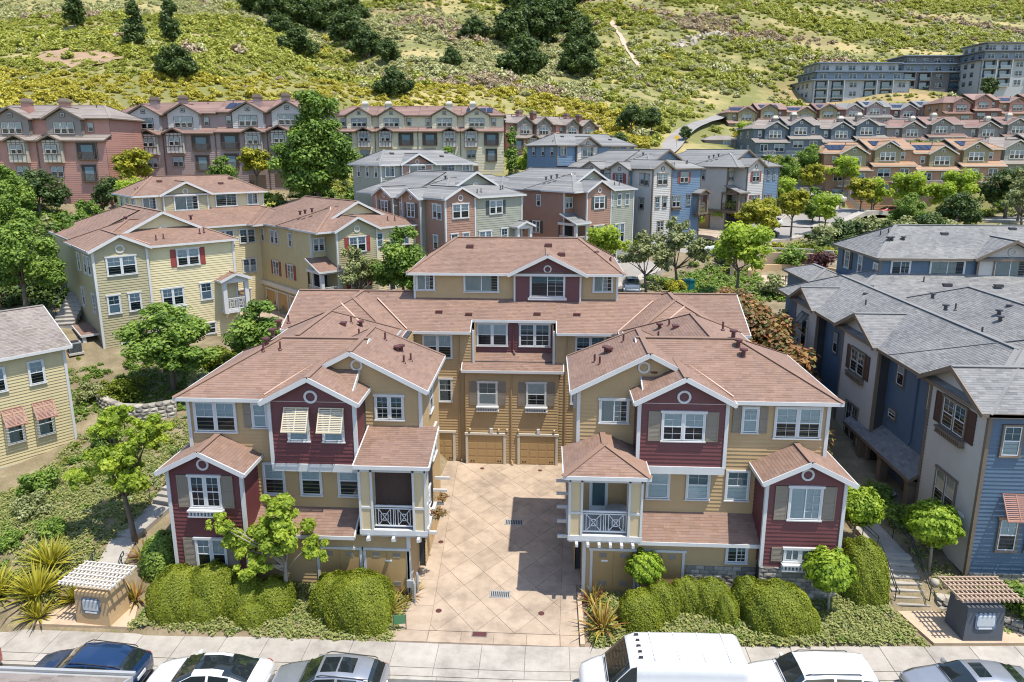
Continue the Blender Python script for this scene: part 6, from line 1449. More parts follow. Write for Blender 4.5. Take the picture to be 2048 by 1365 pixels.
    ol = tree_mesh(65, 2.2, [(0, 0, 4.0, 2.0, 1.8, 1.5), (1.6, .2, 3.3, 1.3, 1.2, 1.1), (-1.6, .2, 3.2, 1.4, 1.3, 1.2), (.4, 0, 5.2, 1.2, 1.1, .8)], 6500, .12, 'leaf_olive', .12, (.3, 0), 'bark', .3, 12, .3)
    bt = tree_mesh(66, 5, [(0, 0, 8.2, 4.2, 4.0, 3.6), (0, 0, 12.2, 3.0, 2.9, 2.2), (2.6, .5, 6.2, 2.8, 2.6, 2.4), (-2.8, .5, 6.4, 2.8, 2.6, 2.4), (-.5, -1, 4.2, 3.6, 3.0, 2.0)], 38000, .22, 'leaf_green', .3, (0, 0), 'bark', .36, 10, .45)
    yt = tree_mesh(67, 2.0, [(0, 0, 3.9, 1.7, 1.6, 1.2), (1.0, .1, 3.1, 1.1, 1.1, .9), (-1.0, .1, 3.2, 1.2, 1.1, .9)], 3600, .17, 'leaf_yellow', .09, (0, 0), 'bark', .4, 7, .4)
    mt = tree_mesh(68, 2.2, [(0, 0, 4.2, 1.9, 1.8, 1.5), (1.0, .1, 3.2, 1.3, 1.2, 1.0), (-1.2, .1, 3.3, 1.3, 1.2, 1.0)], 4200, .17, 'leaf_maple', .1, (0, 0), 'bark', .38, 7, .4)
    dk = tree_mesh(69, 2.2, [(0, 0, 4.4, 2.8, 2.6, 2.3), (1.6, .1, 3.2, 1.9, 1.8, 1.6), (-1.8, .1, 3.2, 2.0, 1.8, 1.6)], 6000, .22, 'leaf_dark', .2, (0, 0), 'bark', .36, 7, .5)
    po = tree_mesh(70, 3, [(0, 0, 5, 1.2, 1.2, 3.2), (0, 0, 8.5, .8, .8, 2.4)], 3600, .2, 'leaf_green', .12, (0, 0), 'bark', .5, 6, .5)
    G = lambda x, y, dz=0: (x, y, gz(x, y) + dz)
    TL = [('broad green tree in front of the pale yellow building', -24.3, 45.0, g1, (1.4, 1.4, .98), 'tree'), ('bushy green tree right of the white flowering shrub', -19.0, 48.0, g2, (1.5, 1.5, 1.2), 'tree'), ('loose light olive tree at the corner of the yellow right wing', -15.9, 64.0, ol, 1.15, 'tree'), ('dense green tree between the yellow wing and the brown upper roof', -11.5, 63.5, g2, 1.6, 'tree'),
          ('very large green tree standing before the cream row house', -29.5, 94, bt, 1.18, 'tree'), ('narrow poplar between the cream and the brick row house', -4.3, 126, po, 1.0, 'tree'), ('round green tree beside the narrow poplar', -.3, 124, mt, 1.5, 'tree'), ('dark tree at the foot of the brick red row house', 4.5, 128, dk, .8, 'tree'),
          ('full green tree on the lawn above the courtyard roofs', 21.6, 69.2, mt, 1.5, 'tree'), ('wispy grey olive tree behind the brown hip roof', 12.6, 70.2, ol, 1.15, 'tree'), ('pale green tree right of the wispy olive tree', 16.4, 73.5, ol, 1.35, 'tree'), ('yellow green tree by the dark parked car', 30.8, 93.5, yt, 1.5, 'tree'), ('bright yellow green street tree beside the shady hedge', 37.6, 100.8, yt, 1.55, 'tree'), ('slim green street tree by the retaining wall', 43.2, 103, mt, 1.25, 'tree'), ('golden street tree at the bend near the jeep', 48.5, 124, yt, 1.6, 'tree'), ('tall light tree against the orange brown row house', 55.5, 127.5, mt, 1.35, 'tree'), ('pale street tree before the solar roofed row house', 64.1, 120.5, mt, 1.6, 'tree'), ('pale green street tree near the right bend', 71.1, 118.5, mt, 1.6, 'tree'), ('big dark olive tree at the right edge', 79, 119, dk, 1.3, 'tree'), ('olive toned tree in front of the big dark one', 76.5, 112, ol, 1.5, 'tree'),
          ('tall light green tree at the left edge above the grey roof', -40.5, 52.5, g1, 1.25, 'tree'), ('dark round tree before the red row house', -62.5, 84.5, dk, 1.05, 'tree'), ('dark low tree beside the red row house corner', -55.5, 88.5, dk, .8, 'tree'), ('yellow leaved tree between the red and mauve row houses', -54.5, 92.5, yt, 1.7, 'tree'), ('green tree at the upper left slope', -52, 66, g1, 1.1, 'tree'), ('mid green tree crowding the left edge', -49, 60, g2, 1.4, 'tree'), ('green tree on the bank left of the yellow roofs', -46, 70, g2, 1.3, 'tree'), ('lime green tree at the back of the yellow upper roof', -41, 101, yt, 1.5, 'tree'), ('yellow tree peeping over the mauve row house', -37, 119, yt, 1.7, 'tree'),
          ('young slender tree before the grey green wall', 7.4, 92.3, mt, .75, 'tree'), ('young slender tree by the light blue garage', 24.8, 103.5, mt, .75, 'tree'), ('small yellow green tree by the light blue corner', 38.0, 114, mt, .8, 'tree'), ('yellow tree beside the grey green house corner', 13.5, 97.5, yt, .8, 'tree'), ('bright round tree beside the small shed', 47.2, 163.5, mt, 1.2, 'tree'), ('dark reddish tree left of the small shed', 33.8, 163, dk, .6, 'tree'), ('green tree before the tall grey apartments', 152, 250, dk, 1.2, 'tree'), ('dark tree clump beside the pale road', 22, 168, dk, 1.15, 'tree'), ('second dark tree beside the pale road', 27, 170, dk, 1.0, 'tree'), ('green tree below the dry slope near the grey hip roof', 17, 146, dk, .9, 'tree'), ('light green tree in front of the orange row porch', 60, 124.8, mt, 1.0, 'tree'), ('small green tree behind the pale grey wing', 46, 112.5, g2, .9, 'tree')]
    TL += [('green street tree between the gold sedan and the drive', 29.5, 104.8, mt, 1.1, 'tree'), ('leafy tree hiding the corner of the side street', 45.2, 113.2, g2, 1.2, 'tree'), ('bright tree on the kerb before the white parked car', 54.5, 117.5, yt, 1.5, 'tree'), ('green tree at the kerb left of the street lamp', 57.0, 119.0, mt, 1.3, 'tree'), ('round green tree on the bank above the silver grey sedan', 9.2, 80.5, mt, 1.2, 'tree'), ('leafy tree on the bank just below the jeep', 43, 121, mt, 1.3, 'tree'), ('lush green tree beside the golden street tree', 46.5, 131, g1, 1.1, 'tree'), ('green tree between the golden tree and the orange row', 51.5, 133.5, g1, 1.2, 'tree'), ('yellow green tree in front of the white parked sedan', 29.3, 89.5, yt, 1.5, 'tree'), ('light tree leaning over the park terrace', 25.4, 83, mt, 1.0, 'tree'), ('green tree hiding the right end of the bend', 84, 112, g1, 1.3, 'tree'), ('second street tree by the orange row drive', 67.6, 117.0, mt, 1.3, 'tree'), ('bushy tree behind the blue upper roof', 55, 103, g1, 1.0, 'tree'), ('dark bushy tree near the right edge behind the blue roof', 64, 106, dk, 1.0, 'tree'), ('olive bushy tree at the far right behind the blue roof', 72, 104, ol, 1.4, 'tree'), ('green tree at the left end of the mauve row', -66, 97, g2, 1.3, 'tree'), ('tall green tree high on the left bank', -60, 76, g1, 1.3, 'tree'), ('green tree beside the hillside steps', -42.5, 61.5, g2, 1.2, 'tree'), ('pale leafy tree behind the yellow left wing', -47, 80, mt, 1.4, 'tree'), ('green tree below the mauve row garages', -44, 96, g2, 1.3, 'tree'), ('light green tree right of the very large one', -21.5, 96, g1, 1.0, 'tree'), ('green tree at the foot of the cream row', -15, 118, g1, 1.2, 'tree'), ('green tree right of the narrow poplar', 3.5, 119, g1, 1.1, 'tree')]
    for lb, x, y, ms, sc, ct in TL: tree('leafy_tree', lb, G(x, y), ms, ct, x * 1.7, sc)
    # oaks standing singly on the hill
    oak = tree_mesh(71, 3, [(0, 0, 5, 4.2, 4.0, 3.2), (2.2, .5, 4, 3.0, 2.8, 2.4), (-2.4, .2, 4, 3.0, 2.8, 2.4), (0, 0, 7.2, 2.4, 2.4, 1.6)], 13000, .27, 'leaf_dark', .35, (0, 0), 'bark', .34, 6, .5)
    cyp = tree_mesh(72, 2, [(0, 0, 5, 2.2, 2.2, 4.4), (0, 0, 9.0, 1.4, 1.4, 2.4)], 4500, .34, 'leaf_dark', .25, (0, 0), 'bark', .42, 4, .5)
    OK_ = HILL_OAKS
    for i, (lb, x, y, k, sc) in enumerate(OK_): tree('oak_tree' if k == 0 else 'cypress_tree', lb, G(x, y, -2.1 * sc if k == 0 else -1.2 * sc), oak if k == 0 else cyp, 'tree', i * 1.3, sc, 'dark trees standing on the hill')
    # ---- shrubs
    ph = bush_mesh(81, 2.2, 4.6, 6500, .17, 'leaf_photinia')
    for i, (x, y, sc, lb) in enumerate(((17.6, 42.0, 1.0, 'red tipped photinia shrub nearest the maroon bay roof corner'), (17.9, 45.6, 1.2, 'red tipped photinia shrub second behind the roof corner'), (18.0, 49.4, 1.25, 'red tipped photinia shrub in the middle of the row beside the blue house'), (18.2, 53.2, 1.2, 'red tipped photinia shrub second from the far end of the row'), (18.8, 57.0, 1.1, 'red tipped photinia shrub at the far end of the row below the lawn tree'), (17.2, 38.6, .85, 'low red photinia shrub by the blue house windows'), (-17.6, 58.5, .8, 'reddish photinia shrub by the yellow building garages'), (-36.2, 46.5, .85, 'reddish photinia shrub behind the grey roofed edge house'))):
        bush('photinia_shrub', lb, G(x, y), ph, 'shrub', i * 1.1, sc, 'red tipped photinia shrubs')
    wh = bush_mesh(82, 1.3, 1.9, 2600, .1, 'leaf_pale'); yb = bush_mesh(83, 1.4, 1.7, 2400, .12, 'leaf_yellow'); gb = bush_mesh(84, 1.5, 1.8, 2600, .11, 'leaf_green'); ob = bush_mesh(85, 1.5, 1.5, 2200, .11, 'leaf_olive'); pb = bush_mesh(86, 1.3, 1.7, 1800, .13, 'leaf_plum'); hb = bush_mesh(87, 1.5, 1.5, 3000, .09, 'leaf_hedge')
    for lb, x, y, ms, sc in (('white flowering shrub left of the bushy green tree', -22.2, 45.3, wh, .95), ('pale shrub beside the white flowering shrub', -20.9, 46.6, wh, .8), ('brownish green rounded shrub before the yellow wall', -23.0, 49.2, hb, 1.15), ('yellow shrub below the yellow building balcony', -20.3, 51.6, yb, .9), ('dark yellow green shrub on the stone terrace', -27.0, 43.6, hb, 1.1), ('olive shrub at the corner of the edge house', -29.2, 43.4, ob, .8), ('small green bush by the edge house wall', -25.0, 38.2, gb, .7), ('silvery bush on the bare left slope', -24.7, 31.6, ob, .75), ('small pine like bush in front of the edge house', -25.9, 33.4, gb, .85), ('low green bush on the left bank', -22.4, 29.8, gb, .55), ('second low green bush on the left bank', -23.9, 28.9, gb, .5), ('green bush beside the left stairs railing', -20.6, 33.4, gb, .6),
                             ('bushy juniper at the right frame edge beside the blue pillar', 23.0, 27.0, gb, .85), ('spreading green bush right of the blue pillar', 24.9, 27.6, gb, .9), ('dark bush in the porch bed of the blue house', 20.2, 34.6, gb, .6), ('strappy bush below the blue house porch', 20.3, 32.4, gb, .65), ('round green shrub beside the curved park wall', 31.5, 82.5, gb, 1.5), ('plum coloured shrub behind the blue house roof', 34.2, 81, pb, 1.5), ('plum shrub behind the brown hip roof', 18.6, 63.5, pb, 1.3), ('green shrub beside the plum one on the lawn edge', 15.4, 64.5, gb, 1.2), ('yellow green shrub by the teal box', 16.0, 71.5, yb, 1.0), ('low shrub right of the lawn tree', 25.8, 70, ob, 1.5), ('clipped shrub before the light blue corner', 14.3, 91.2, hb, .9), ('dark shrub under the pale grey bay', 20.2, 95.4, ob, 1.2), ('shrub on the bank above the silver car', 17.5, 94, hb, .8), ('green shrub on the bank by the tan car', 12.0, 91.5, gb, .9), ('bush at the foot of the lamp post', 10.0, 89.5, ob, 1.0)):
        bush('garden_bush', lb, G(x, y), ms, 'bush', x, sc)
    for i in range(7):                                    # shady hedge between the street and the blue house
        x = 40.5 + i * 3.1; y = 96 + i * .8; bush('hedge_bush', ('first', 'second', 'third', 'fourth', 'fifth', 'sixth', 'seventh')[i] + ' shady bush from the left in the row behind the blue upper roof', G(x, y), dk_b if i % 2 else dk_b2, 'bush', i, 1.0 + .12 * (i % 3), 'row of shady bushes behind the blue roof')
    # ---- flax and grasses
    fx = flax_mesh(91, 70, 1.15, 'leaf_flax'); fy = flax_mesh(92, 120, 1.5, 'leaf_flax_yellow', .045); fr_ = flax_mesh(93, 60, .95, 'leaf_flax', .03)
    for lb, x, y, me, sc in (('yellow striped flax clump behind the small green sign', -4.75, 26.9, fx, .95), ('reddish flax clump at the left corner of the drive', -4.1, 28.0, fr_, 1.0), ('large bronze flax clump right of the drive foot', 4.75, 26.2, fx, 1.2), ('small bronze flax clump by the right corner post', 4.5, 27.9, fr_, 1.0), ('flax clump with bronze leaves beside the tan pillar', -16.6, 26.9, fx, .95), ('flax clump below the leaning maple', -17.2, 28.9, fr_, 1.15), ('big yellow flax clump at the lower left edge', -20.7, 26.2, fy, 1.1), ('yellow flax clump left of the tan pillar', -19.3, 26.8, fy, .9), ('yellow flax clump on the bank behind the tan pillar', -21.2, 27.8, fy, 1.0), ('low yellow flax at the pavement edge', -20.2, 25.5, fy, .75), ('drooping grass clump at the far lower left', -22.4, 25.9, fy, 1.0)):
        t = thing('flax_clump', lb, 'plant', (x, y, gz(x, y)), x * 2, 'flax clumps', sc); put('leaves', me, t)
dk_b = bush_mesh(88, 2.2, 3.6, 2600, .2, 'leaf_dark'); dk_b2 = bush_mesh(89, 2.0, 3.2, 2400, .2, 'leaf_olive')
def build_planting():
    """banks planted so thickly that single bushes cannot be told apart"""
    rng = np.random.default_rng(77); P = []
    for k, m_ in enumerate(('leaf_green', 'leaf_green', 'scrub_green', 'leaf_olive', 'leaf_yellow', 'leaf_dark', 'leaf_hedge')):
        v, q, t, _ = crown_data([(0, 0, .5, .95, .95, .65)], 420, .13, np.random.default_rng(140 + k), .45, .45, .9, 11); P.append(np_mesh('bank_bush', v, q, m_, t))
    zones = [([(-34, 46.5), (-30, 44.5), (-27, 44), (-22, 48), (-20, 54), (-26, 51.5), (-33, 49)], .7, .55, (0, 1, 6)), ([(-27, 36), (-20, 37), (-18.5, 41), (-22, 41), (-27, 40)], .35, .5, (0, 3, 6)), ([(-28, 26.5), (-22, 26), (-21, 31), (-27, 33)], .35, .45, (0, 3)), ([(10, 74), (14, 80), (19, 84), (24, 88), (26, 84), (20, 76), (14, 72)], .3, .8, (0, 2, 3)), ([(50, 186), (50, 180), (80, 178), (120, 185), (140, 196), (120, 200), (86, 195)], .25, 1.4, (0, 2, 3)), ([(48, 150), (86, 152), (84, 141), (50, 142)], .3, 1.5, (0, 1, 2)), ([(80, 160), (84, 171), (122, 172), (122, 155), (95, 150)], .25, 1.6, (0, 2, 5)), ([(-75, 62), (-46, 52), (-38.5, 58), (-40, 70), (-50, 88), (-76, 90)], .42, 1.5, (0, 1, 3, 5)), ([(-42, 84), (-26, 82), (-10, 84), (-14, 100), (-6, 126), (-36, 126), (-34, 101), (-46, 99)], .2, 1.5, (0, 1, 2, 5)), ([(-2, 108), (12, 112), (24, 124), (30, 144), (16, 148), (-6, 136)], .22, 1.5, (0, 2, 5)), ([(41, 117), (45, 122), (46, 140), (30, 148), (28, 128)], .3, 1.7, (0, 2, 4)), ([(54, 138), (52, 131), (86, 132), (84, 152), (46, 154)], .1, 1.4, (0, 2)),
             ([(36, 96), (62, 108), (78, 106), (90, 100), (90, 92), (60, 92), (42, 88)], .3, 1.5, (0, 3, 5, 6)), ([(22, 78), (26, 84), (32, 92), (38, 95), (40, 88), (30, 83)], .45, 1.1, (0, 2, 4, 6)), ([(62, 128.3), (74, 128), (92, 126), (92, 120), (80, 121), (64, 127)], .35, 1.2, (0, 2, 3)), ([(6, 88), (12, 94.5), (20, 99), (25, 102), (24, 105), (12, 97), (4, 90)], .4, .8, (0, 2, 3, 6)),
             ([(-24, 52.5), (-17, 57), (-15.6, 48), (-16, 41), (-19, 43), (-20.5, 49)], .3, .7, (0, 1, 6)), ([(-52, 36), (-36, 44), (-36, 49), (-48, 50), (-58, 44)], .4, 1.2, (0, 1, 5)), ([(-14, 53), (-8, 55), (-9, 66), (-17, 61)], .35, 1.0, (0, 1, 3)), ([(20, 58), (26, 63), (22, 67), (14, 66), (15, 56)], .35, 1.0, (0, 3, 5))]
    A, K, S_ = [], [], []
    for poly, den, sc, ks in zones:
        xs = [p[0] for p in poly]; ys = [p[1] for p in poly]; n = int((max(xs) - min(xs)) * (max(ys) - min(ys)) * den)
        x = rng.uniform(min(xs), max(xs), n); y = rng.uniform(min(ys), max(ys), n); k = in_poly(x, y, poly); x, y = x[k], y[k]
        A.append(np.stack([x, y], 1)); K.append(rng.choice(ks, len(x))); S_.append(sc * rng.uniform(.5, 1.3, len(x)))
    A = np.concatenate(A); scatter('bank_planting', 'thick mixed shrubs planted on the banks between the houses', 'shrubs', np.column_stack([A, ground_z(A[:, 0], A[:, 1]) - .1]), P, np.concatenate(S_), rng.uniform(0, 6.28, len(A)), np.concatenate(K))
# ================================================================= paths, stairs, walls and street furniture
def stones_wall(name, label, pts, h, depth=.35, bw=.5, bh=.22, mats=('stone_grey', 'stone_pale', 'stone_dark'), cap=True):
    """retaining wall of single rough blocks along a line"""
    T = thing(name, label, 'wall', (pts[0][0], pts[0][1], 0)); o = Vector((pts[0][0], pts[0][1], 0)); P = [Vector(p) for p in pts]
    rows = max(1, int(round(h / bh)))
    for r in range(rows):
        i = 0; left = bw * (.5 if r % 2 else 1); pos = P[0].copy(); seg = 0; d_in = 0.0
        tot = [0]; 
        for a, b in zip(P[:-1], P[1:]): tot.append(tot[-1] + (b - a).length)
        s = 0.0
        def at(s):
            for k in range(len(P) - 1):
                if s <= tot[k + 1] or k == len(P) - 2: return P[k].lerp(P[k + 1], (s - tot[k]) / max(1e-6, tot[k + 1] - tot[k]))
        s = -bw / 2 if r % 2 else 0
        while s < tot[-1] - .05:
            w = bw * random.uniform(.8, 1.2); a = at(max(0, s)); b = at(min(tot[-1], s + w)); d = b - a; d.z = 0
            if d.length > .1:
                d.normalize(); nn = Vector((d.y, -d.x, 0)); g = .012; back = r * .04; z0 = r * bh; z1 = (r + 1) * bh - g
                q = [a + d * g, b - d * g]; vs = []
                for zz in (z0, z1):
                    for p in q: vs.append(tuple(p - o + nn * (random.uniform(-.03, .05) - back) + Vector((0, 0, zz + random.uniform(-.01, .01)))))
                for zz in (z0, z1):
                    for p in q: vs.append(tuple(p - o - nn * (depth + back) + Vector((0, 0, zz))))
                mid = (a + b) / 2 - o + nn * (.09 - back) + Vector((0, 0, (z0 + z1) / 2))
                m = MB(); m.add(vs + [tuple(mid)], [(0, 1, 8), (1, 3, 8), (3, 2, 8), (2, 0, 8), (2, 3, 7, 6), (0, 2, 6, 4), (1, 5, 7, 3), (4, 6, 7, 5)]); m.build('stone', random.choice(mats), T)
            s += w
    return T
def rail(name, label, pts, h=.9, two=True, r=.022, mat='rail_green', posts=True):
    T = thing(name, label, 'railing', pts[0]); o = Vector(pts[0]); P = [Vector(p) - o for p in pts]; up = Vector((0, 0, h))
    ext0 = (P[0] - P[1]); ext0.z = 0; ext0 = ext0.normalized() * .28; ext1 = (P[-1] - P[-2]); ext1.z = 0; ext1 = ext1.normalized() * .28
    m = MB(); top = [P[0] + ext0 + up * .97] + [p + up for p in P] + [P[-1] + ext1 + up]; m.tube(top, r, 6)
    if two: low = [P[0] + ext0 + up * .78] + [p + up * .78 for p in P] + [P[-1] + ext1 + up * .78]; m.tube(low, r, 6); m.tube([top[0], low[0]], r, 6); m.tube([top[-1], low[-1]], r, 6)
    m.build('handrail', mat, T, smooth=True)
    if posts:
        for a, b in zip(P[:-1], P[1:]):
            n = max(1, int((b - a).length / 1.3))
            for k in range(n): p = a.lerp(b, k / n); m = MB(); m.tube([p + Vector((0, 0, -.1)), p + up], r, 6); m.build('post', mat, T)
        m = MB(); m.tube([P[-1] + Vector((0, 0, -.1)), P[-1] + up], r, 6); m.build('post', mat, T)
def stairs(name, label, a, b, w, n, mat='pavement'):
    """flight from a (foot) to b (head)"""
    a = Vector(a); b = Vector(b); T = thing(name, label, 'stairs', tuple(a)); d = b - a; run = Vector((d.x, d.y, 0)); rise = d.z / n; L_ = run.length / n; run.normalize(); sd = Vector((run.y, -run.x, 0))
    for k in range(n):
        p = run * (L_ * k); q = p + run * (L_ + .04); z = rise * (k + 1); m = MB(); vs = []
        for zz in (z - rise - .25, z):
            for s, e in ((p, -1), (p, 1), (q, 1), (q, -1)): vs.append(tuple(s + sd * (w / 2 * e) + Vector((0, 0, zz))))
        m.add(vs, [(4, 5, 6, 7), (0, 1, 5, 4), (1, 2, 6, 5), (2, 3, 7, 6), (3, 0, 4, 7)]); m.build('step', mat, T)
        m = MB(); m.add([tuple(p - run * .03 + sd * (w / 2) + Vector((0, 0, z - .05))), tuple(p - run * .03 - sd * (w / 2) + Vector((0, 0, z - .05))), tuple(p - run * .03 - sd * (w / 2) + Vector((0, 0, z + .004))), tuple(p - run * .03 + sd * (w / 2) + Vector((0, 0, z + .004))), tuple(p + run * .1 + sd * (w / 2) + Vector((0, 0, z + .004))), tuple(p + run * .1 - sd * (w / 2) + Vector((0, 0, z + .004)))], [(0, 1, 2, 3), (3, 2, 5, 4)]); m.build('nosing', 'pavement', T)
    return T
def path(name, pts, w, mat='pavement', lift=.06, seg=1.5):
    P = [Vector((p[0], p[1])) for p in pts]; m = MB(); base = MB(); L_ = []
    for a, b in zip(P[:-1], P[1:]):
        n = max(1, int((b - a).length / seg))
        for k in range(n): L_.append((a.lerp(b, k / n), a.lerp(b, (k + 1) / n)))
    root = None
    for i, (a, b) in enumerate(L_):
        d = (b - a).normalized(); nn = Vector((-d.y, d.x)) * w / 2; g = d * .012; c = [a + nn + g, a - nn + g, b - nn - g, b + nn - g]
        za = max(gz(*(a + nn)), gz(*(a - nn))) + lift; zb = max(gz(*(b + nn)), gz(*(b - nn))) + lift
        m = MB(); m.add([(c[0].x, c[0].y, za), (c[1].x, c[1].y, za), (c[2].x, c[2].y, zb), (c[3].x, c[3].y, zb), (c[0].x, c[0].y, za - .4), (c[1].x, c[1].y, za - .4), (c[2].x, c[2].y, zb - .4), (c[3].x, c[3].y, zb - .4)], [(0, 1, 2, 3), (4, 5, 1, 0), (5, 6, 2, 1), (6, 7, 3, 2), (7, 4, 0, 3)])
        if root is None: root = m.build(name, mat, kind='structure')
        else: m.build('slab', mat, root)
def pillar(label, loc, rz, wall_m, slat_m, skew):
    T = thing('entrance_pillar', label, 'sign', loc, rz); a, b, h = .82, .62, 1.55
    m = MB(); t = .93
    m.add([(-a, -b, 0), (a, -b, 0), (a, b, 0), (-a, b, 0), (-a * t, -b * t, h), (a * t, -b * t, h), (a * t, b * t, h), (-a * t, b * t, h)], [(0, 1, 5, 4), (1, 2, 6, 5), (2, 3, 7, 6), (3, 0, 4, 7), (4, 5, 6, 7)]); m.build('pillar', wall_m, T)
    def plate(w, hh, c, y, z, mat, name, p):
        pts = [(-w + c, -hh), (w - c, -hh), (w, -hh + c), (w, hh - c), (w - c, hh), (-w + c, hh), (-w, hh - c), (-w, -hh + c)]; m = MB(); n = 8
        f = lambda x, zz, dy: (x, -b * (1 - (1 - t) * (z + zz) / h) - dy, z + zz)
        m.add([f(x, q, y) for x, q in pts] + [f(x, q, -.01) for x, q in pts], [tuple(range(8))] + [(i, i + n, (i + 1) % n + n, (i + 1) % n) for i in range(n)]); return m.build(name, mat, p)
    pl = plate(.43, .36, .09, .05, .92, 'plaque_blue', 'plaque', T); plate(.36, .25, .05, .062, .96, 'sash_white', 'plaque_border', pl); plate(.33, .22, .04, .07, .96, 'plaque_face', 'plaque_face', pl); plate(.28, .035, .01, .062, .62, 'sash_white', 'plaque_strip', pl)
    for s in (-1, 1): m = MB(); m.box(s * .62 - .07, s * .62 + .07, -.07, .07, h - .02, h + .42); m.build('post', slat_m, T)
    for s in (-.45, .45): m = MB(); m.box(-1.25, 1.25, s - .05, s + .05, h + .3, h + .42); m.build('beam', slat_m, T)
    for k in range(14):
        x = -1.22 + k * .187; m = MB(); m.box(x - .027, x + .027, -.85, .85, h + .42, h + .5); m.build('slat', slat_m, T)
    for k in range(6):
        y = -.72 + k * .29; m = MB(); m.box(-1.3, 1.3, y - .022, y + .022, h + .5, h + .55); m.build('cross_slat', slat_m, T)
def ac_unit(label, loc, rz):
    T = thing('air_conditioner', label, 'air conditioner', loc, rz); m = MB(); m.box(-.42, .42, -.42, .42, .05, .85); m.build('case', 'ac_grey', T)
    m = MB(); m.box(-.5, .5, -.5, .5, -.1, .05); m.build('pad', 'concrete_pale', T)
    m = MB()
    for k in range(9): m.box(-.4, .4, -.435, -.42, .12 + k * .075, .15 + k * .075); m.box(-.435, -.42, -.4, .4, .12 + k * .075, .15 + k * .075)
    m.build('louvre', 'dark_metal', T); m = MB(); m.lathe([(.36, .85), (.36, .88), (.3, .89), (.08, .9), (0.01, .9)], 14); m.build('fan_guard', 'dark_metal', T)
def lamp_post(label, loc, h=4.2):
    T = thing('street_lamp', label, 'lamp', loc, 0, 'street lamps'); m = MB(); m.lathe([(.16, 0), (.16, .3), (.08, .45), (.06, h)], 10); m.build('pole', 'dark_metal', T); m = MB(); m.lathe([(.1, h), (.2, h + .12), (.24, h + .5), (.1, h + .62)], 10); m.build('lantern', 'shade_blue', T); m = MB(); m.lathe([(.28, h + .5), (.2, h + .68), (.03, h + .85)], 10); m.build('cap', 'dark_metal', T)
def build_props():
    # right plaza, stairs and walk
    poly = [(17.9, 27.5), (19.5, 27.6), (21.6, 26.9), (23.2, 25.75), (18.4, 25.5)]
    m = MB(); slab(m, poly, -.4, .0, lambda x, y: .44); pz = m.build('plaza', 'plaza', kind='structure')
    stairs('stairs', 'concrete stairs between the dome hedge and the blue house', (18.7, 27.75, .44), (18.75, 30.0, 1.72), 1.45, 8)
    path('walk', [(18.75, 30.0), (18.5, 32.2), (18.6, 36), (18.8, 44)], 1.35, lift=.1)
    path('porch_walk', [(19.0, 34.2), (20.9, 35.6)], 1.5, lift=.12)
    rail('stair_railing', 'green metal handrail on the left of the right stairs', [(17.95, 27.9, .5), (18.0, 30.0, 1.72), (17.75, 31.0, 1.8)]); rail('stair_railing', 'green metal handrail on the right of the right stairs', [(19.45, 27.9, .5), (19.5, 30.0, 1.72), (19.3, 31.2, 1.8)])
    stones_wall('retaining_wall', 'low stone wall between the right stairs and the blue pillar', [(19.7, 27.75, .4), (20.7, 27.55, .4), (21.6, 26.95, .4)], .6, .3, .38, .2); stones_wall('retaining_wall', 'low stone wall at the right frame edge beside the blue pillar', [(21.6, 26.9, .4), (22.4, 26.4, .4), (23.6, 25.7, .45), (25, 25.6, .5)], .5, .3, .42, .2)
    pillar('blue grey entrance pillar with plaque under a brown slatted pergola', (20.45, 26.35, .44), R(3), 'stucco_blue', 'timber_brown', 0)
    m = MB(); m.lathe([(.02, -.2), (.16, -.15), (.2, 0), (.17, .12), (.06, .18)], 10); m.build('garden_stone', 'stone_pale', None, loc=(20.0, 28.6, gz(20, 28.6) + .1), label='round pale stone on the mulch under the lollipop tree', cat='stone', smooth=True)
    # left plaza, pillar, path and stairs
    m = MB(); slab(m, [(-20.3, 25.06), (-15.6, 25.06), (-16.2, 26.4), (-17.2, 27.2), (-19.0, 27.2)], -.4, .0, lambda x, y: .2 - .0 * y); m.build('plaza', 'plaza', kind='structure')
    pillar('tan entrance pillar with plaque under a white slatted pergola', (-17.35, 25.75, .2), R(-6), 'stucco_tan', 'timber_white', 0)
    stairs('stairs', 'short stairs behind the tan pillar', (-18.3, 27.0, .2), (-18.5, 27.7, .7), 1.3, 3)
    path('walk', [(-18.5, 27.7), (-18.9, 30), (-18.3, 32.3)], 1.25, lift=.08); stairs('stairs', 'concrete steps beside the left maroon bay', (-18.2, 32.4, 1.95), (-17.9, 33.8, 2.6), 1.3, 4); path('walk', [(-17.9, 33.9), (-18.2, 38), (-20.5, 42), (-22, 46.5)], 1.3, lift=.1)
    rail('stair_railing', 'dark handrail on the left of the steps behind the tan pillar', [(-19.0, 27.0, .3), (-19.2, 28.0, .9)], .85); rail('stair_railing', 'dark handrail on the right of the steps behind the tan pillar', [(-17.6, 27.0, .3), (-17.8, 28.0, .9)], .85); rail('stair_railing', 'handrail of the steps beside the left maroon bay', [(-18.9, 32.4, 2.0), (-18.6, 33.9, 2.7), (-18.8, 35.2, 2.8)])
    stones_wall('retaining_wall', 'curved stone terrace wall beside the yellow edge house', [(-29.4, 43.8, 3.1), (-28.7, 42.8, 3.0), (-27.8, 42.0, 2.9), (-26.0, 41.0, 2.8), (-24.2, 41.0, 2.8), (-22.4, 41.8, 2.9)], 1.1, .4, .5, .24)
    stairs('stairs', 'hillside steps beside the pale yellow building', (-37.2, 52.0, 6.4), (-38.6, 56.5, 8.4), 1.6, 9); rail('stair_railing', 'handrail of the hillside steps', [(-38.3, 52.0, 6.4), (-39.7, 56.5, 8.4)], .9)
    path('walk', [(-38.6, 56.6), (-41, 60), (-40, 66)], 1.5, lift=.15)
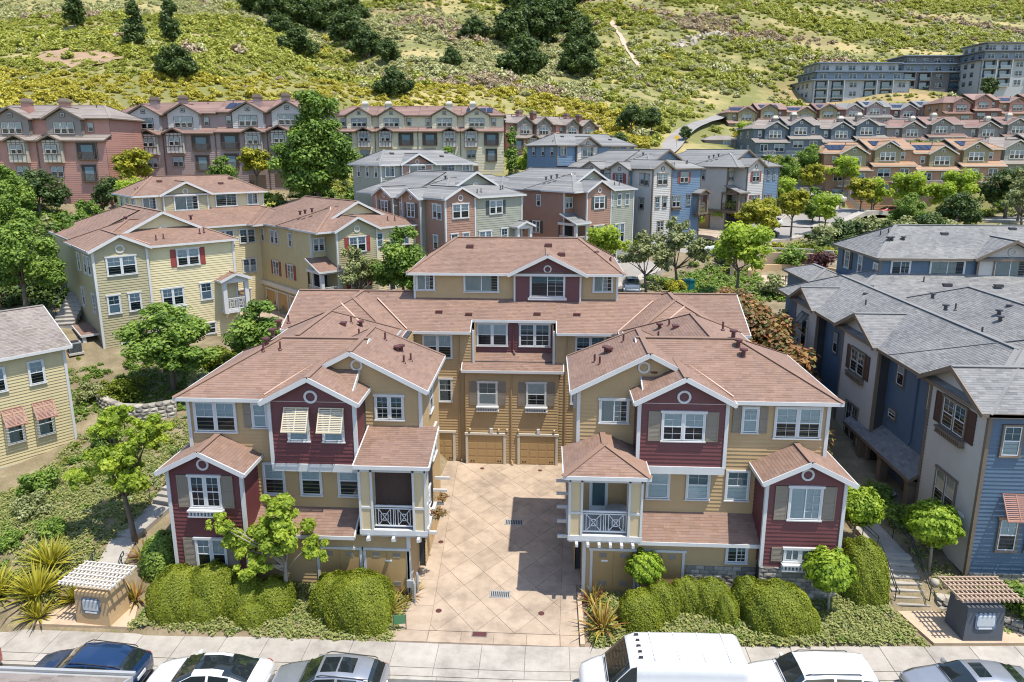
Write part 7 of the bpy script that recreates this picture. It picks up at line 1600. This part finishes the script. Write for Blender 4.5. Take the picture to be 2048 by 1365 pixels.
    # small green sign
    T = thing('garden_sign', 'small green notice board on two stakes among the flax', 'sign', (-4.05, 25.75, gz(-4.05, 25.75)), R(8)); 
    for s in (-.27, .27): m = MB(); m.box(s - .02, s + .02, -.02, .02, -.1, .85); m.build('stake', 'bark', T)
    m = MB(); m.box(-.25, .25, -.035, -.02, .42, .85); m.build('board', 'sign_green', T)
    ac_unit('grey air conditioner beside the blue house porch', (20.9, 31.6, gz(20.9, 31.6)), 0); ac_unit('grey air conditioner in the shade behind the right maroon bay', (17.2, 36.4, gz(17.2, 36.4)), 0); ac_unit('grey air conditioner at the corner of the pale yellow building', (-33.9, 48.6, gz(-33.9, 48.6) + .1), R(46))
    # house number plate on the grey bay
    m = MB(); m.box(-.03, 0, -.22, .22, -.08, .08); m.build('number_plate', 'letter_white', None, loc=(21.36, 29.6, 4.05), label='small white house number plate on the grey bay', cat='sign')
    # small things about the courtyard
    T = thing('gas_meter', 'grey gas meter with pipes at the left corner of the drive', 'meter', (-4.0, 28.0, 0)); m = MB(); m.box(-.16, .16, -.12, .12, .55, .9); m.build('meter', 'ac_grey', T); m = MB(); m.tube([(-.12, 0, 0), (-.12, 0, .55)], .03, 6); m.build('pipe', 'ac_grey', T); m = MB(); m.tube([(.1, 0, .9), (.1, 0, 1.25), (.1, .25, 1.25)], .025, 6); m.build('pipe', 'ac_grey', T)
    for s_, y in ((-.1, 27.6), (.25, 28.3)): m = MB(); m.lathe([(.07, 0), (.07, 1.0), (.04, 1.08)], 10); m.build('bollard', 'ac_grey', None, loc=(-3.75, y, 0), label='short grey steel bollard %s the gas meter' % ('before' if y < 28 else 'behind'), cat='bollard')
    T = thing('balcony_table', 'round table under a grey cover on the right balcony', 'table', (5.6, 29.3, 3.3)); m = MB(); m.lathe([(.62, .05), (.6, .35), (.58, .72), (.5, .76), (.02, .77)], 14); m.build('cover', 'ac_grey', T, smooth=True); m = MB(); m.lathe([(.08, 0), (.08, .1)], 8); m.build('leg', 'dark_metal', T)
    pm = bush_mesh(188, .45, .7, 420, .06, 'leaf_photinia')
    for k, (y, sc_) in enumerate(((29.2, 1.0), (30.6, .8))): bush('potted_plant', 'flowering plant on the trellis of the left wing, %s' % ('front one' if k == 0 else 'rear one'), (-2.85, y, 3.35 + .12 * k), pm, 'plant', k, sc_)
    T = thing('storm_drain', 'grey street drain grate at the kerb beside the silver car', 'drain', (-2.95, 22.55, -.125)); m = MB(); m.box(-.45, .45, -.28, .28, 0, .004); m.build('pit', 'room_dark', T)
    for k in range(10): m = MB(); x = -.43 + k * .09; m.box(x, x + .04, -.28, .28, .004, .018); m.build('bar', 'ac_grey', T)
    m = MB(); m.lathe([(.22, 0), (.22, .01), (.19, .014)], 16); m.build('manhole_cover', 'kerb_grey', None, loc=(-12.2, 23.9, .012), label='small round cover in the pavement behind the blue car', cat='cover')
    # park behind: round terrace, walls, bench, teal box, lamps, signs, rail fence
    cx, cy = 30.5, 76.2
    m = MB(); m.lathe([(5.2, -.6), (5.2, .12), (.01, .14)], 28, (cx, cy, 6.2)); m.build('terrace', 'concrete_tan', kind='structure')
    for lb, r0, h, a0, a1, mt in (('low tan curved wall round the park terrace', 5.3, .75, 20, 170, 'stucco_tan'), ('taller red brown curved wall above the terrace', 7.2, 1.9, 60, 165, 'timber_brown'), ('pale curved wall high beside the street', 13.5, 1.6, 55, 100, 'stone_pale')):
        T = thing('curved_wall', lb, 'wall', (cx, cy, 5.9)); n = 18
        for k in range(n):
            t0 = R(a0 + (a1 - a0) * k / n); t1 = R(a0 + (a1 - a0) * (k + 1) / n); m = MB(); P_ = [(math.cos(t) * r, math.sin(t) * r) for t, r in ((t0, r0), (t1, r0), (t1, r0 + .4), (t0, r0 + .4))]; zb = -.5 if h < 1.8 else 0
            m.add([(x, y, zb) for x, y in P_] + [(x, y, h + .6) for x, y in P_], [(4, 5, 6, 7), (0, 1, 5, 4), (2, 3, 7, 6), (1, 2, 6, 5), (3, 0, 4, 7)]); m.build('panel', mt, T)
    T = thing('park_bench', 'dark metal bench on the round terrace', 'bench', (28.6, 73.2, 6.32), R(-20))
    for k in range(5): m = MB(); m.box(-.9, .9, -.25 + k * .1, -.17 + k * .1, .43, .46); m.build('seat_slat', 'dark_metal', T)
    for k in range(4): m = MB(); m.box(-.9, .9, .27, .3, .55 + k * .11, .63 + k * .11); m.build('back_slat', 'dark_metal', T)
    for s in (-.8, .8):
        for y in (-.22, .27): m = MB(); m.box(s - .03, s + .03, y - .03, y + .03, 0, .45 if y < 0 else .95); m.build('leg', 'dark_metal', T)
    T = thing('utility_box', 'teal utility box on the lawn edge', 'box', (17.4, 72.6, gz(17.4, 72.6))); m = MB(); m.box(-.55, .55, -.4, .4, 0, 1.3); m.build('case', 'teal', T); m = MB(); m.box(-.6, .6, -.45, .45, 1.3, 1.42); m.build('lid', 'teal', T); m = MB(); m.box(-.02, .02, -.42, -.4, .1, 1.2); m.build('door_seam', 'dark_metal', T)
    path('walk', [(13.5, 70.5), (18, 71.2), (24, 70.4), (27.5, 71.5)], 1.6, lift=.1, seg=2)
    lamp_post('black street lamp before the grey green house', (11.4, 91.2, gz(11.4, 91.2)), 4.6); lamp_post('black street lamp at the bend near the rail fence', (58.5, 122.2, gz(58.5, 122.2) + .3), 4.4)
    for lb, x, y, h in (('yellow diamond road sign near the jeep', 45.5, 129.5, 3.4), ('yellow diamond road sign by the road junction', 30.2, 154, 3.0), ('yellow diamond road sign beside the small shed', 45.5, 164.5, 3.0)):
        T = thing('road_sign', lb, 'sign', (x, y, gz(x, y))); m = MB(); m.tube([(0, 0, 0), (0, 0, h)], .04, 6); m.build('pole', 'ac_grey', T); m = MB(); m.add([(0, -.06, h - .75), (.6, -.06, h - .15), (0, -.06, h + .45), (-.6, -.06, h - .15), (0, -.04, h - .75), (.6, -.04, h - .15), (0, -.04, h + .45), (-.6, -.04, h - .15)], [(0, 1, 2, 3), (7, 6, 5, 4), (0, 4, 5, 1), (1, 5, 6, 2), (2, 6, 7, 3), (3, 7, 4, 0)]); m.build('panel', 'yellow_sign', T)
    T = thing('rail_fence', 'grey wooden rail fence along the outside of the bend', 'fence', (55.5, 130, 0)); ps = [(-6.5, .5), (-3, .0), (.5, -.6), (4, -1.4), (7.5, -2.2), (10.5, -3.4)]
    for i, (x, y) in enumerate(ps):
        z = gz(55.5 + x, 130 + y); m = MB(); m.box(x - .1, x + .1, y - .1, y + .1, z - .3, z + 1.25); m.build('post', 'stone_grey', T)
        if i:
            x0, y0 = ps[i - 1]; z0 = gz(55.5 + x0, 130 + y0)
            for h in (.5, .85, 1.15): m = MB(); m.beam((x0, y0, z0 + h), (x, y, z + h), .08, .2); m.build('rail', 'stone_grey', T)
    # roof corner across the street
    T = thing('house', 'corner of a grey shingled roof with white gutter at the lower left', 'house', (-14.5, 8.5, 0)); rf = Roof(T, 'shingle_warm', 'ac_grey', 2); rf.block(-9, 6.7, -5.2, 5.25, 7.9, .36, 'x', 'gable', 'gable'); wall(T, Frame(-8.6, 4.8, 180), rect(-14.9, 0, 0, 7.9), 'warm_grey'); wall(T, Frame(6.3, -4.8, 90), rect(0, 9.6, 0, 7.9), 'warm_grey'); core(T, [(-8.5, 6.2, -4.7, 4.7, 0, 7.9)]); rf.finish()
    m = MB(); m.box(-9, 6.75, 5.29, 5.37, 7.92, 7.99); m.build('gutter', 'ac_grey', T)
paint('teal', (.01, .16, .17), .4, .06, streak=False)
def build_hill_marks():
    """trail and pale outcrops on the slope"""
    pts = [(31.0, 352), (31.6, 347), (32.4, 333), (32.4, 320), (33.2, 308), (33.5, 298), (34.2, 286), (34.6, 274.5), (35.5, 261)]; m = MB()
    for i in range(len(pts) - 1):
        (x0, y0), (x1, y1) = pts[i], pts[i + 1]; w0 = .8 + .35 * math.sin(i * 2.1); w1 = .8 + .35 * math.sin(i * 2.1 + 2.1)
        n = 6
        for k in range(n):
            a, b = k / n, (k + 1) / n; xa, ya, xb, yb = x0 + (x1 - x0) * a, y0 + (y1 - y0) * a, x0 + (x1 - x0) * b, y0 + (y1 - y0) * b; q = [(xa - w0, ya), (xa + w0, ya), (xb + w0, yb), (xb - w0, yb)]
            m.add([(x, y, gz(x, y) + .35) for x, y in q], [(0, 1, 2, 3)])
    m.build('trail', 'concrete_tan', kind='structure')
    rng = np.random.default_rng(5)
    T = thing('rock_outcrop', 'pale broken cliff band across the right hillside', 'rock', (78, 320, 0))
    P = [(53.7, 302.8), (61.5, 312), (71.7, 325.9), (80.5, 330.7), (87.3, 326.4), (96.2, 326.8), (102.5, 326)]
    for i in range(80):
        t = i / 79 * (len(P) - 1); k = min(int(t), len(P) - 2); f = t - k; x = P[k][0] + (P[k + 1][0] - P[k][0]) * f + rng.normal() * .6; y = P[k][1] + (P[k + 1][1] - P[k][1]) * f + rng.normal() * 2.0; z = gz(x, y); s = rng.uniform(.7, 1.7) * (1.25 if i < 40 else .6)
        v = rng.normal(size=(10, 3)); v /= np.linalg.norm(v, axis=1, keepdims=True); v *= np.array([s, s * .8, s * rng.uniform(.7, 1.3)]) * rng.uniform(.75, 1.1, size=(10, 1))
        import bmesh
        bm = bmesh.new(); [bm.verts.new(tuple(p)) for p in v]; bmesh.ops.convex_hull(bm, input=bm.verts); me = bpy.data.meshes.new('rock'); bm.to_mesh(me); bm.free(); me.materials.append(MATS['rock_pale']); put('rock', me, T, (x - 78, y - 320, z + .4))
    T = thing('bare_slope', 'bare eroded earth patch on the upper left slope', 'earth', (-108, 165, 0))
    m = MB(); C_ = [(-117, 158), (-121, 170), (-117, 180), (-108, 178), (-99, 170), (-97, 158), (-101, 150), (-110, 152)]
    g = 14
    for i in range(g):
        for j in range(g):
            x0, x1, y0, y1 = -122 + 26 * i / g, -122 + 26 * (i + 1) / g, 149 + 32 * j / g, 149 + 32 * (j + 1) / g
            if in_poly(np.array([(x0 + x1) / 2 + rng.normal() * 1.2]), np.array([(y0 + y1) / 2 + rng.normal() * 1.2]), C_)[0]: m.add([(x + 108, y - 165, gz(x, y) + .3 + .35 * math.sin(x * 1.3 + y) * math.cos(y * .9)) for x, y in ((x0, y0), (x1, y0), (x1, y1), (x0, y1))], [(0, 1, 2, 3)])
    m.build('earth', 'bare_earth', T, smooth=True)
paint('rock_pale', (.40, .345, .27), .95, .2, .6, streak=False); paint('bare_earth', (.29, .195, .12), .95, .25, .3, streak=False)
# ================================================================= vehicles
def car_paint(name, c, metal=.0, rough=.25):
    m, nt, b = _nt(name); b.inputs['Base Color'].default_value = c4(c); b.inputs['Roughness'].default_value = rough; b.inputs['Metallic'].default_value = metal; b.inputs['Coat Weight'].default_value = .8; b.inputs['Coat Roughness'].default_value = .04
    f = noise(nt, 3, 4); L(nt, ramp(nt, f, [(.3, tuple(v * .94 for v in c)), (.7, c)]), b.inputs['Base Color'])
car_paint('car_white', (.60, .61, .62)); car_paint('car_blue', (.010, .036, .105), .3); car_paint('car_silver', (.32, .34, .37), .5, .3); car_paint('car_red', (.35, .02, .015)); car_paint('car_tan', (.42, .34, .24), .4, .3); car_paint('car_dark', (.015, .018, .025), .2); car_paint('car_grey', (.16, .18, .20), .5, .3)
def _solid(name, c, rough, coat=0): m, nt, b = _nt(name); b.inputs['Base Color'].default_value = c4(c); b.inputs['Roughness'].default_value = rough; b.inputs['Coat Weight'].default_value = coat
_solid('car_glass', (.012, .018, .02), .04, 1); _solid('tyre', (.02, .02, .02), .8); _solid('rim', (.35, .36, .37), .3); _solid('tail_red', (.45, .01, .01), .2, .8); _solid('head_lamp', (.6, .62, .65), .15, 1); _solid('black_plastic', (.02, .02, .022), .5); _solid('plate', (.6, .6, .58), .4)
BODY = {
 'sedan': (4.75, [(0, .62, .36, .58, .50, .62), (.12, .78, .24, .66, .66, .70), (.6, .88, .22, .78, .74, .84), (1.25, .91, .22, .88, .76, .97), (1.42, .915, .22, .90, .74, 1.03), (2.15, .92, .22, .93, .58, 1.41), (2.9, .92, .22, .94, .57, 1.45), (3.5, .92, .22, .95, .57, 1.38), (4.2, .90, .24, .98, .66, 1.10), (4.55, .86, .26, .94, .68, 1.05), (4.7, .80, .32, .86, .66, .94), (4.75, .72, .4, .72, .6, .76)], (1.42, 2.12), (3.55, 4.15), (1.75, 3.85)),
 'suv': (4.95, [(0, .66, .45, .75, .56, .85), (.1, .84, .32, .88, .72, .95), (.6, .94, .28, .98, .80, 1.06), (1.2, .97, .28, 1.06, .82, 1.16), (1.36, .975, .28, 1.08, .80, 1.22), (1.95, .98, .28, 1.10, .66, 1.70), (2.8, .98, .28, 1.12, .66, 1.77), (4.0, .98, .28, 1.14, .65, 1.75), (4.55, .97, .3, 1.14, .64, 1.70), (4.82, .95, .32, 1.12, .74, 1.30), (4.92, .92, .34, 1.05, .78, 1.10), (4.95, .85, .42, .8, .7, .85)], (1.36, 1.95), (4.55, 4.8), (1.75, 4.4)),
 'cross': (4.4, [(0, .62, .42, .68, .52, .76), (.1, .80, .3, .8, .68, .86), (.55, .89, .26, .9, .76, .98), (1.1, .92, .26, .98, .78, 1.07), (1.26, .925, .26, 1.0, .76, 1.12), (1.95, .93, .26, 1.03, .60, 1.58), (2.7, .93, .26, 1.05, .60, 1.64), (3.5, .93, .26, 1.08, .58, 1.58), (4.05, .92, .28, 1.08, .58, 1.42), (4.3, .89, .3, 1.04, .70, 1.10), (4.38, .86, .34, .96, .72, 1.0), (4.4, .8, .42, .75, .66, .8)], (1.26, 1.95), (3.85, 4.28), (1.7, 3.85)),
 'glassroof': (4.7, [(0, .62, .34, .56, .50, .60), (.1, .78, .24, .66, .66, .70), (.6, .89, .2, .8, .74, .86), (1.15, .92, .2, .89, .76, .97), (1.3, .925, .2, .91, .74, 1.03), (2.1, .93, .2, .94, .58, 1.40), (2.8, .93, .2, .95, .57, 1.45), (3.5, .93, .2, .97, .56, 1.36), (4.15, .91, .22, 1.0, .60, 1.14), (4.5, .87, .26, .97, .62, 1.08), (4.65, .82, .3, .88, .64, .98), (4.7, .74, .38, .74, .6, .78)], (1.3, 2.1), (3.2, 4.2), (1.6, 3.9)),
 'van': (5.95, [(0, .70, .5, .9, .62, 1.0), (.1, .90, .35, 1.05, .78, 1.16), (.5, .99, .3, 1.2, .84, 1.34), (.85, 1.0, .3, 1.28, .84, 1.5), (1.0, 1.01, .3, 1.3, .84, 1.62), (1.75, 1.02, .3, 1.5, .80, 2.45), (2.1, 1.02, .3, 1.55, .82, 2.58), (4.0, 1.02, .3, 1.6, .83, 2.6), (5.8, 1.02, .3, 1.6, .83, 2.58), (5.93, 1.0, .32, 1.6, .80, 2.52), (5.95, .96, .36, 1.4, .78, 2.3)], (.95, 1.72), None, (1.15, 2.0)),
 'jeep': (4.4, [(0, .7, .5, .9, .62, 1.05), (.08, .82, .45, 1.0, .72, 1.12), (1.3, .88, .45, 1.08, .78, 1.16), (1.45, .9, .45, 1.1, .78, 1.2), (1.75, .92, .45, 1.12, .74, 1.82), (4.2, .92, .45, 1.14, .74, 1.86), (4.38, .9, .46, 1.12, .72, 1.8), (4.4, .86, .5, 1.0, .7, 1.5)], (1.45, 1.75), None, (1.85, 4.1))}
def car_meshes(kind, paint_, roofglass=None):
    Ln, st, ws, rw, sw = BODY[kind]; xs = np.array([s[0] for s in st]); A = np.array([s[1:] for s in st])
    def par(x): return [np.interp(x, xs, A[:, k]) for k in range(5)]
    def sec(x):
        w, zb, zs, wt, zr = par(x); top = zr - .05
        return [(w * .86, zb), (w * .97, zb + .06), (w, zb + .2), (w, zb + (zs - zb) * .6), (w * .985, zs - .03), (w * .95 if zr - zs > .2 else w * .9, zs + .02), (wt + (w * .95 - wt) * .5 if zr - zs > .2 else (w * .9 + wt) / 2, (zs + top) / 2 + .02), (wt + .04, top - .02 if zr - zs > .2 else zr - .025), (wt * .9, zr - .012 if zr - zs > .2 else zr - .012), (wt * .45, zr), (0, zr + .012)]
    def pt(x, t):
        s = sec(x); t = max(0, min(len(s) - 1 - 1e-6, t)); i = int(t); f = t - i; return (s[i][0] + (s[i + 1][0] - s[i][0]) * f, s[i][1] + (s[i + 1][1] - s[i][1]) * f)
    X = sorted(set(list(xs) + list(np.linspace(0, Ln, 26)))); m = MB(); rows = []
    for x in X:
        s = sec(x); rows.append([(x, -y, z) for y, z in s] + [(x, y, z) for y, z in s[::-1][1:]])
    n = len(rows[0]); vs = [p for r in rows for p in r]; fs = []
    for i in range(len(X) - 1):
        for k in range(n - 1): a = i * n + k; fs.append((a, a + 1, a + n + 1, a + n))
        fs.append((i * n + n - 1, i * n, (i + 1) * n, (i + 1) * n + n - 1))
    fs.append(tuple(range(n))[::-1]); fs.append(tuple(range((len(X) - 1) * n, len(X) * n))); m.add(vs, [f[::-1] for f in fs]); out = [('body', m.mesh('body', paint_, smooth=True))]
    def patch(x0, x1, t0, t1, name, mat, off=.012, both=False, nx=10, nt_=8, slope=0.0):
        res = []
        for sg in ((-1, 1) if not both else (0,)):
            mm = MB(); g = []
            for i in range(nx + 1):
                f = i / nx; r = []
                if both:
                    for k in range(2 * nt_ + 1):
                        q = k / nt_; t = t0 + (t1 - t0) * (q if q <= 1 else 2 - q); sx = -1 if q <= 1 else 1; x = x0 + (x1 - x0) * f; y, z = pt(x, t); r.append((x, sx * y, z + off))
                else:
                    for k in range(nt_ + 1):
                        t = t0 + (t1 - t0) * k / nt_; x = x0 + slope * (1 - k / nt_) * -1 + (x1 - x0 + 0) * f; y, z = pt(x, t); r.append((x, sg * (y + off), z + off * .3))
                g.append(r)
            w_ = len(g[0]); fs = [(i * w_ + k, i * w_ + k + 1, (i + 1) * w_ + k + 1, (i + 1) * w_ + k) for i in range(nx) for k in range(w_ - 1)]
            if sg == 1 or both: fs = [f[::-1] for f in fs]
            mm.add([p for r in g for p in r], fs); res.append((name, mm.mesh(name, mat, smooth=True)))
        return res
    out += patch(ws[0] + .04, ws[1] - .02, 7.0, 10, 'windscreen', 'car_glass', .014, True)
    if rw: out += patch(rw[0] + .04, rw[1] - .02, 7.2, 10, 'rear_window', 'car_glass', .014, True)
    a, b = sw; mid = a + (b - a) * (.48 if kind != 'van' else 1)
    out += patch(a + .12, mid - .05, 5.25, 6.9, 'side_window', 'car_glass', .01)
    if kind != 'van': out += patch(mid + .05, mid + (b - mid) * .68, 5.25, 6.9, 'side_window', 'car_glass', .01)
    if kind in ('suv', 'jeep', 'cross'): out += patch(mid + (b - mid) * .74, b, 5.4, 6.8, 'side_window', 'car_glass', .01)
    if roofglass:
        for r0, r1 in roofglass: out += patch(r0, r1, 8.6, 10, 'roof_glass', 'car_glass', .012, True)
    for dx_ in (a + .1, mid, b - .1): out += patch(dx_, dx_ + .014, 2.3, 5.2, 'door_seam', 'black_plastic', .004, nx=1)
    out += patch(ws[0] - .06, ws[0] - .045, 5.2, 10, 'bonnet_seam', 'black_plastic', .004, True, nx=1)
    out += patch(.14, .5, 4.1, 4.95, 'headlight', 'head_lamp', .01, nx=4, nt_=4)
    out += patch(Ln - .32, Ln - .06, 4.0, 5.2, 'tail_light', 'tail_red', .012, nx=4, nt_=4)
    zb = A[3, 1]
    for wx in (Ln * .19, Ln * .80):
        for sg in (-1, 1):
            y = sg * (A[4, 0] - .1); mm = MB(); mm.tf = lambda a_, b_, c_, y=y, wx=wx, sg=sg: (wx + a_, y + sg * c_, .33 + b_); mm.lathe([(.33, -.12), (.34, -.05), (.34, .08), (.31, .115), (.22, .115)], 16); wh = mm.mesh('wheel', 'tyre', smooth=True); mm = MB(); mm.tf = lambda a_, b_, c_, y=y, wx=wx, sg=sg: (wx + a_, y + sg * c_, .33 + b_); mm.lathe([(.215, .1), (.2, .12), (.06, .105), (.01, .11)], 10); out.append(('wheel', wh, ('rim', mm.mesh('rim', 'rim'))))
    mm = MB(); w_ = par(Ln - .1)[0]; mm.box(Ln - .01, Ln + .03, -.26, .26, par(Ln - .1)[1] + .35, par(Ln - .1)[1] + .48); out.append(('number_plate', mm.mesh('number_plate', 'plate')))
    wm = par(ws[0] + .25)
    for sg in (-1, 1): mm = MB(); yy = sg * (wm[0] + .1); mm.box(ws[0] + .3, ws[0] + .42, min(yy, yy - sg * .2), max(yy, yy - sg * .2), wm[2] + .02, wm[2] + .18); out.append(('mirror', mm.mesh('mirror', paint_ if kind != 'van' else 'black_plastic')))
    for x0, x1 in ((ws[0] - .02, ws[0] + .1),): mm = MB(); mm.box(x0, x1, -.6, .6, par(ws[0])[4] - .03, par(ws[0])[4] + .018); out.append(('wiper', mm.mesh('wiper', 'black_plastic')))
    if kind in ('suv', 'cross', 'jeep'):
        for sg in (-1, 1): mm = MB(); mm.tube([(2.0, sg * .6, par(2.0)[4] + .0), (2.2, sg * .62, par(2.3)[4] + .05), (3.9, sg * .6, par(3.9)[4] + .05), (4.0, sg * .6, par(4.0)[4])], .02, 5); out.append(('roof_rail', mm.mesh('roof_rail', 'black_plastic')))
    if kind == 'van':
        for k in range(5): mm = MB(); mm.box(2.05 + .02 * (k % 2), 2.2, -.6 + k * .3 - .04, -.6 + k * .3 + .04, 2.58, 2.63); out.append(('roof_lamp', mm.mesh('roof_lamp', 'black_plastic')))
        for k in range(4): mm = MB(); x = 2.6 + k * .9; mm.box(x, x + .05, -.75, .75, 2.6, 2.618); out.append(('roof_rib', mm.mesh('roof_rib', paint_)))
        for sg in (-1, 1): mm = MB(); mm.box(2.3, 5.8, sg * 1.022 - .004, sg * 1.022 + .004, 1.42, 1.46); out.append(('side_seam', mm.mesh('side_seam', 'car_grey')))
    return out
def car(name, label, kind, paint_, loc, deg, roofglass=None, cat='car', group=None, me=None):
    """front of the car at local x = 0"""
    T = thing(name, label, cat, loc, R(deg), group)
    for it in (me or car_meshes(kind, paint_, roofglass)):
        o = put(it[0], it[1], T)
        if len(it) > 2: put(it[2][0], it[2][1], o)
    return T
def build_cars():
    yo = lambda x: .025 * max(0, x - 1); g = 'cars parked along the near kerb'; C = lambda x, y: (x, y, float(street_z(x)) - .13)
    car('parked_car', 'blue car with black rear window parked at lower left', 'cross', 'car_blue', C(-17.75, 22.0), 0, group=g)
    car('parked_car', 'white car with dark glass roof parked left of the drive', 'glassroof', 'car_white', C(-13.05, 21.95), 0, [(2.06, 3.24)], group=g)
    car('parked_car', 'silver grey car with two panel glass roof nearest the drive', 'cross', 'car_silver', C(-8.15, 21.85), 0, [(2.05, 2.65), (2.72, 3.3)], group=g)
    car('parked_van', 'tall white cargo van parked right of the drive', 'van', 'car_white', C(3.6, 22.15), 1.2, None, 'van')
    car('parked_car', 'white sport utility car behind the white van', 'suv', 'car_white', C(9.75, 22.45), 1.2, group=g)
    car('parked_car', 'silver sedan with sunroof at the lower right edge', 'sedan', 'car_silver', C(15.85, 22.6), 1.2, [(2.3, 2.75)], group=g)
    car('parked_car', 'red car cut off by the left edge of the picture', 'cross', 'car_red', C(-24.05, 22.0), 0, group=g)
    D = lambda x, y, dz=.16: (x, y, gz(x, y) + dz)
    car('parked_car', 'gold sedan parked at the far kerb before the pale grey building', 'sedan', 'car_tan', D(22.4, 99.9, .3), 30, None); car('parked_car', 'white sedan seen from behind on the sloping street', 'sedan', 'car_white', D(25.7, 92.6, .35), 215, None); car('parked_car', 'silver grey sedan half hidden by the brown upper roof', 'sedan', 'car_grey', D(10.4, 87.4, .3), 52, None)
    car('parked_car', 'dark car under the yellow green trees', 'sedan', 'car_dark', D(35.6, 101.5, .35), 222, None); car('parked_jeep', 'pale square jeep at the side street corner', 'jeep', 'car_tan', D(44.0, 127.0, .3), -12, None, 'jeep'); car('parked_car', 'white car at the bend below the jeep', 'cross', 'car_white', D(50.4, 124.8, .35), -35, None); car('parked_car', 'red car behind the shady bushes at the bend', 'sedan', 'car_red', D(58.6, 121.0, .35), 10, None); car('parked_car', 'white car beside the light blue driveway', 'cross', 'car_white', D(36.5, 110.8, .3), 38, None); car('parked_car', 'blue grey car behind the right end of the upper block', 'cross', 'car_grey', D(10.9, 68.2, .1), 85, None)
build_land(); build_streets()
build_main(); build_blue(); build_edge_house(); build_courts(); build_hill_houses()
build_scrub(); build_plants(); build_cover(); build_planting()
build_props(); build_hill_marks(); build_cars()
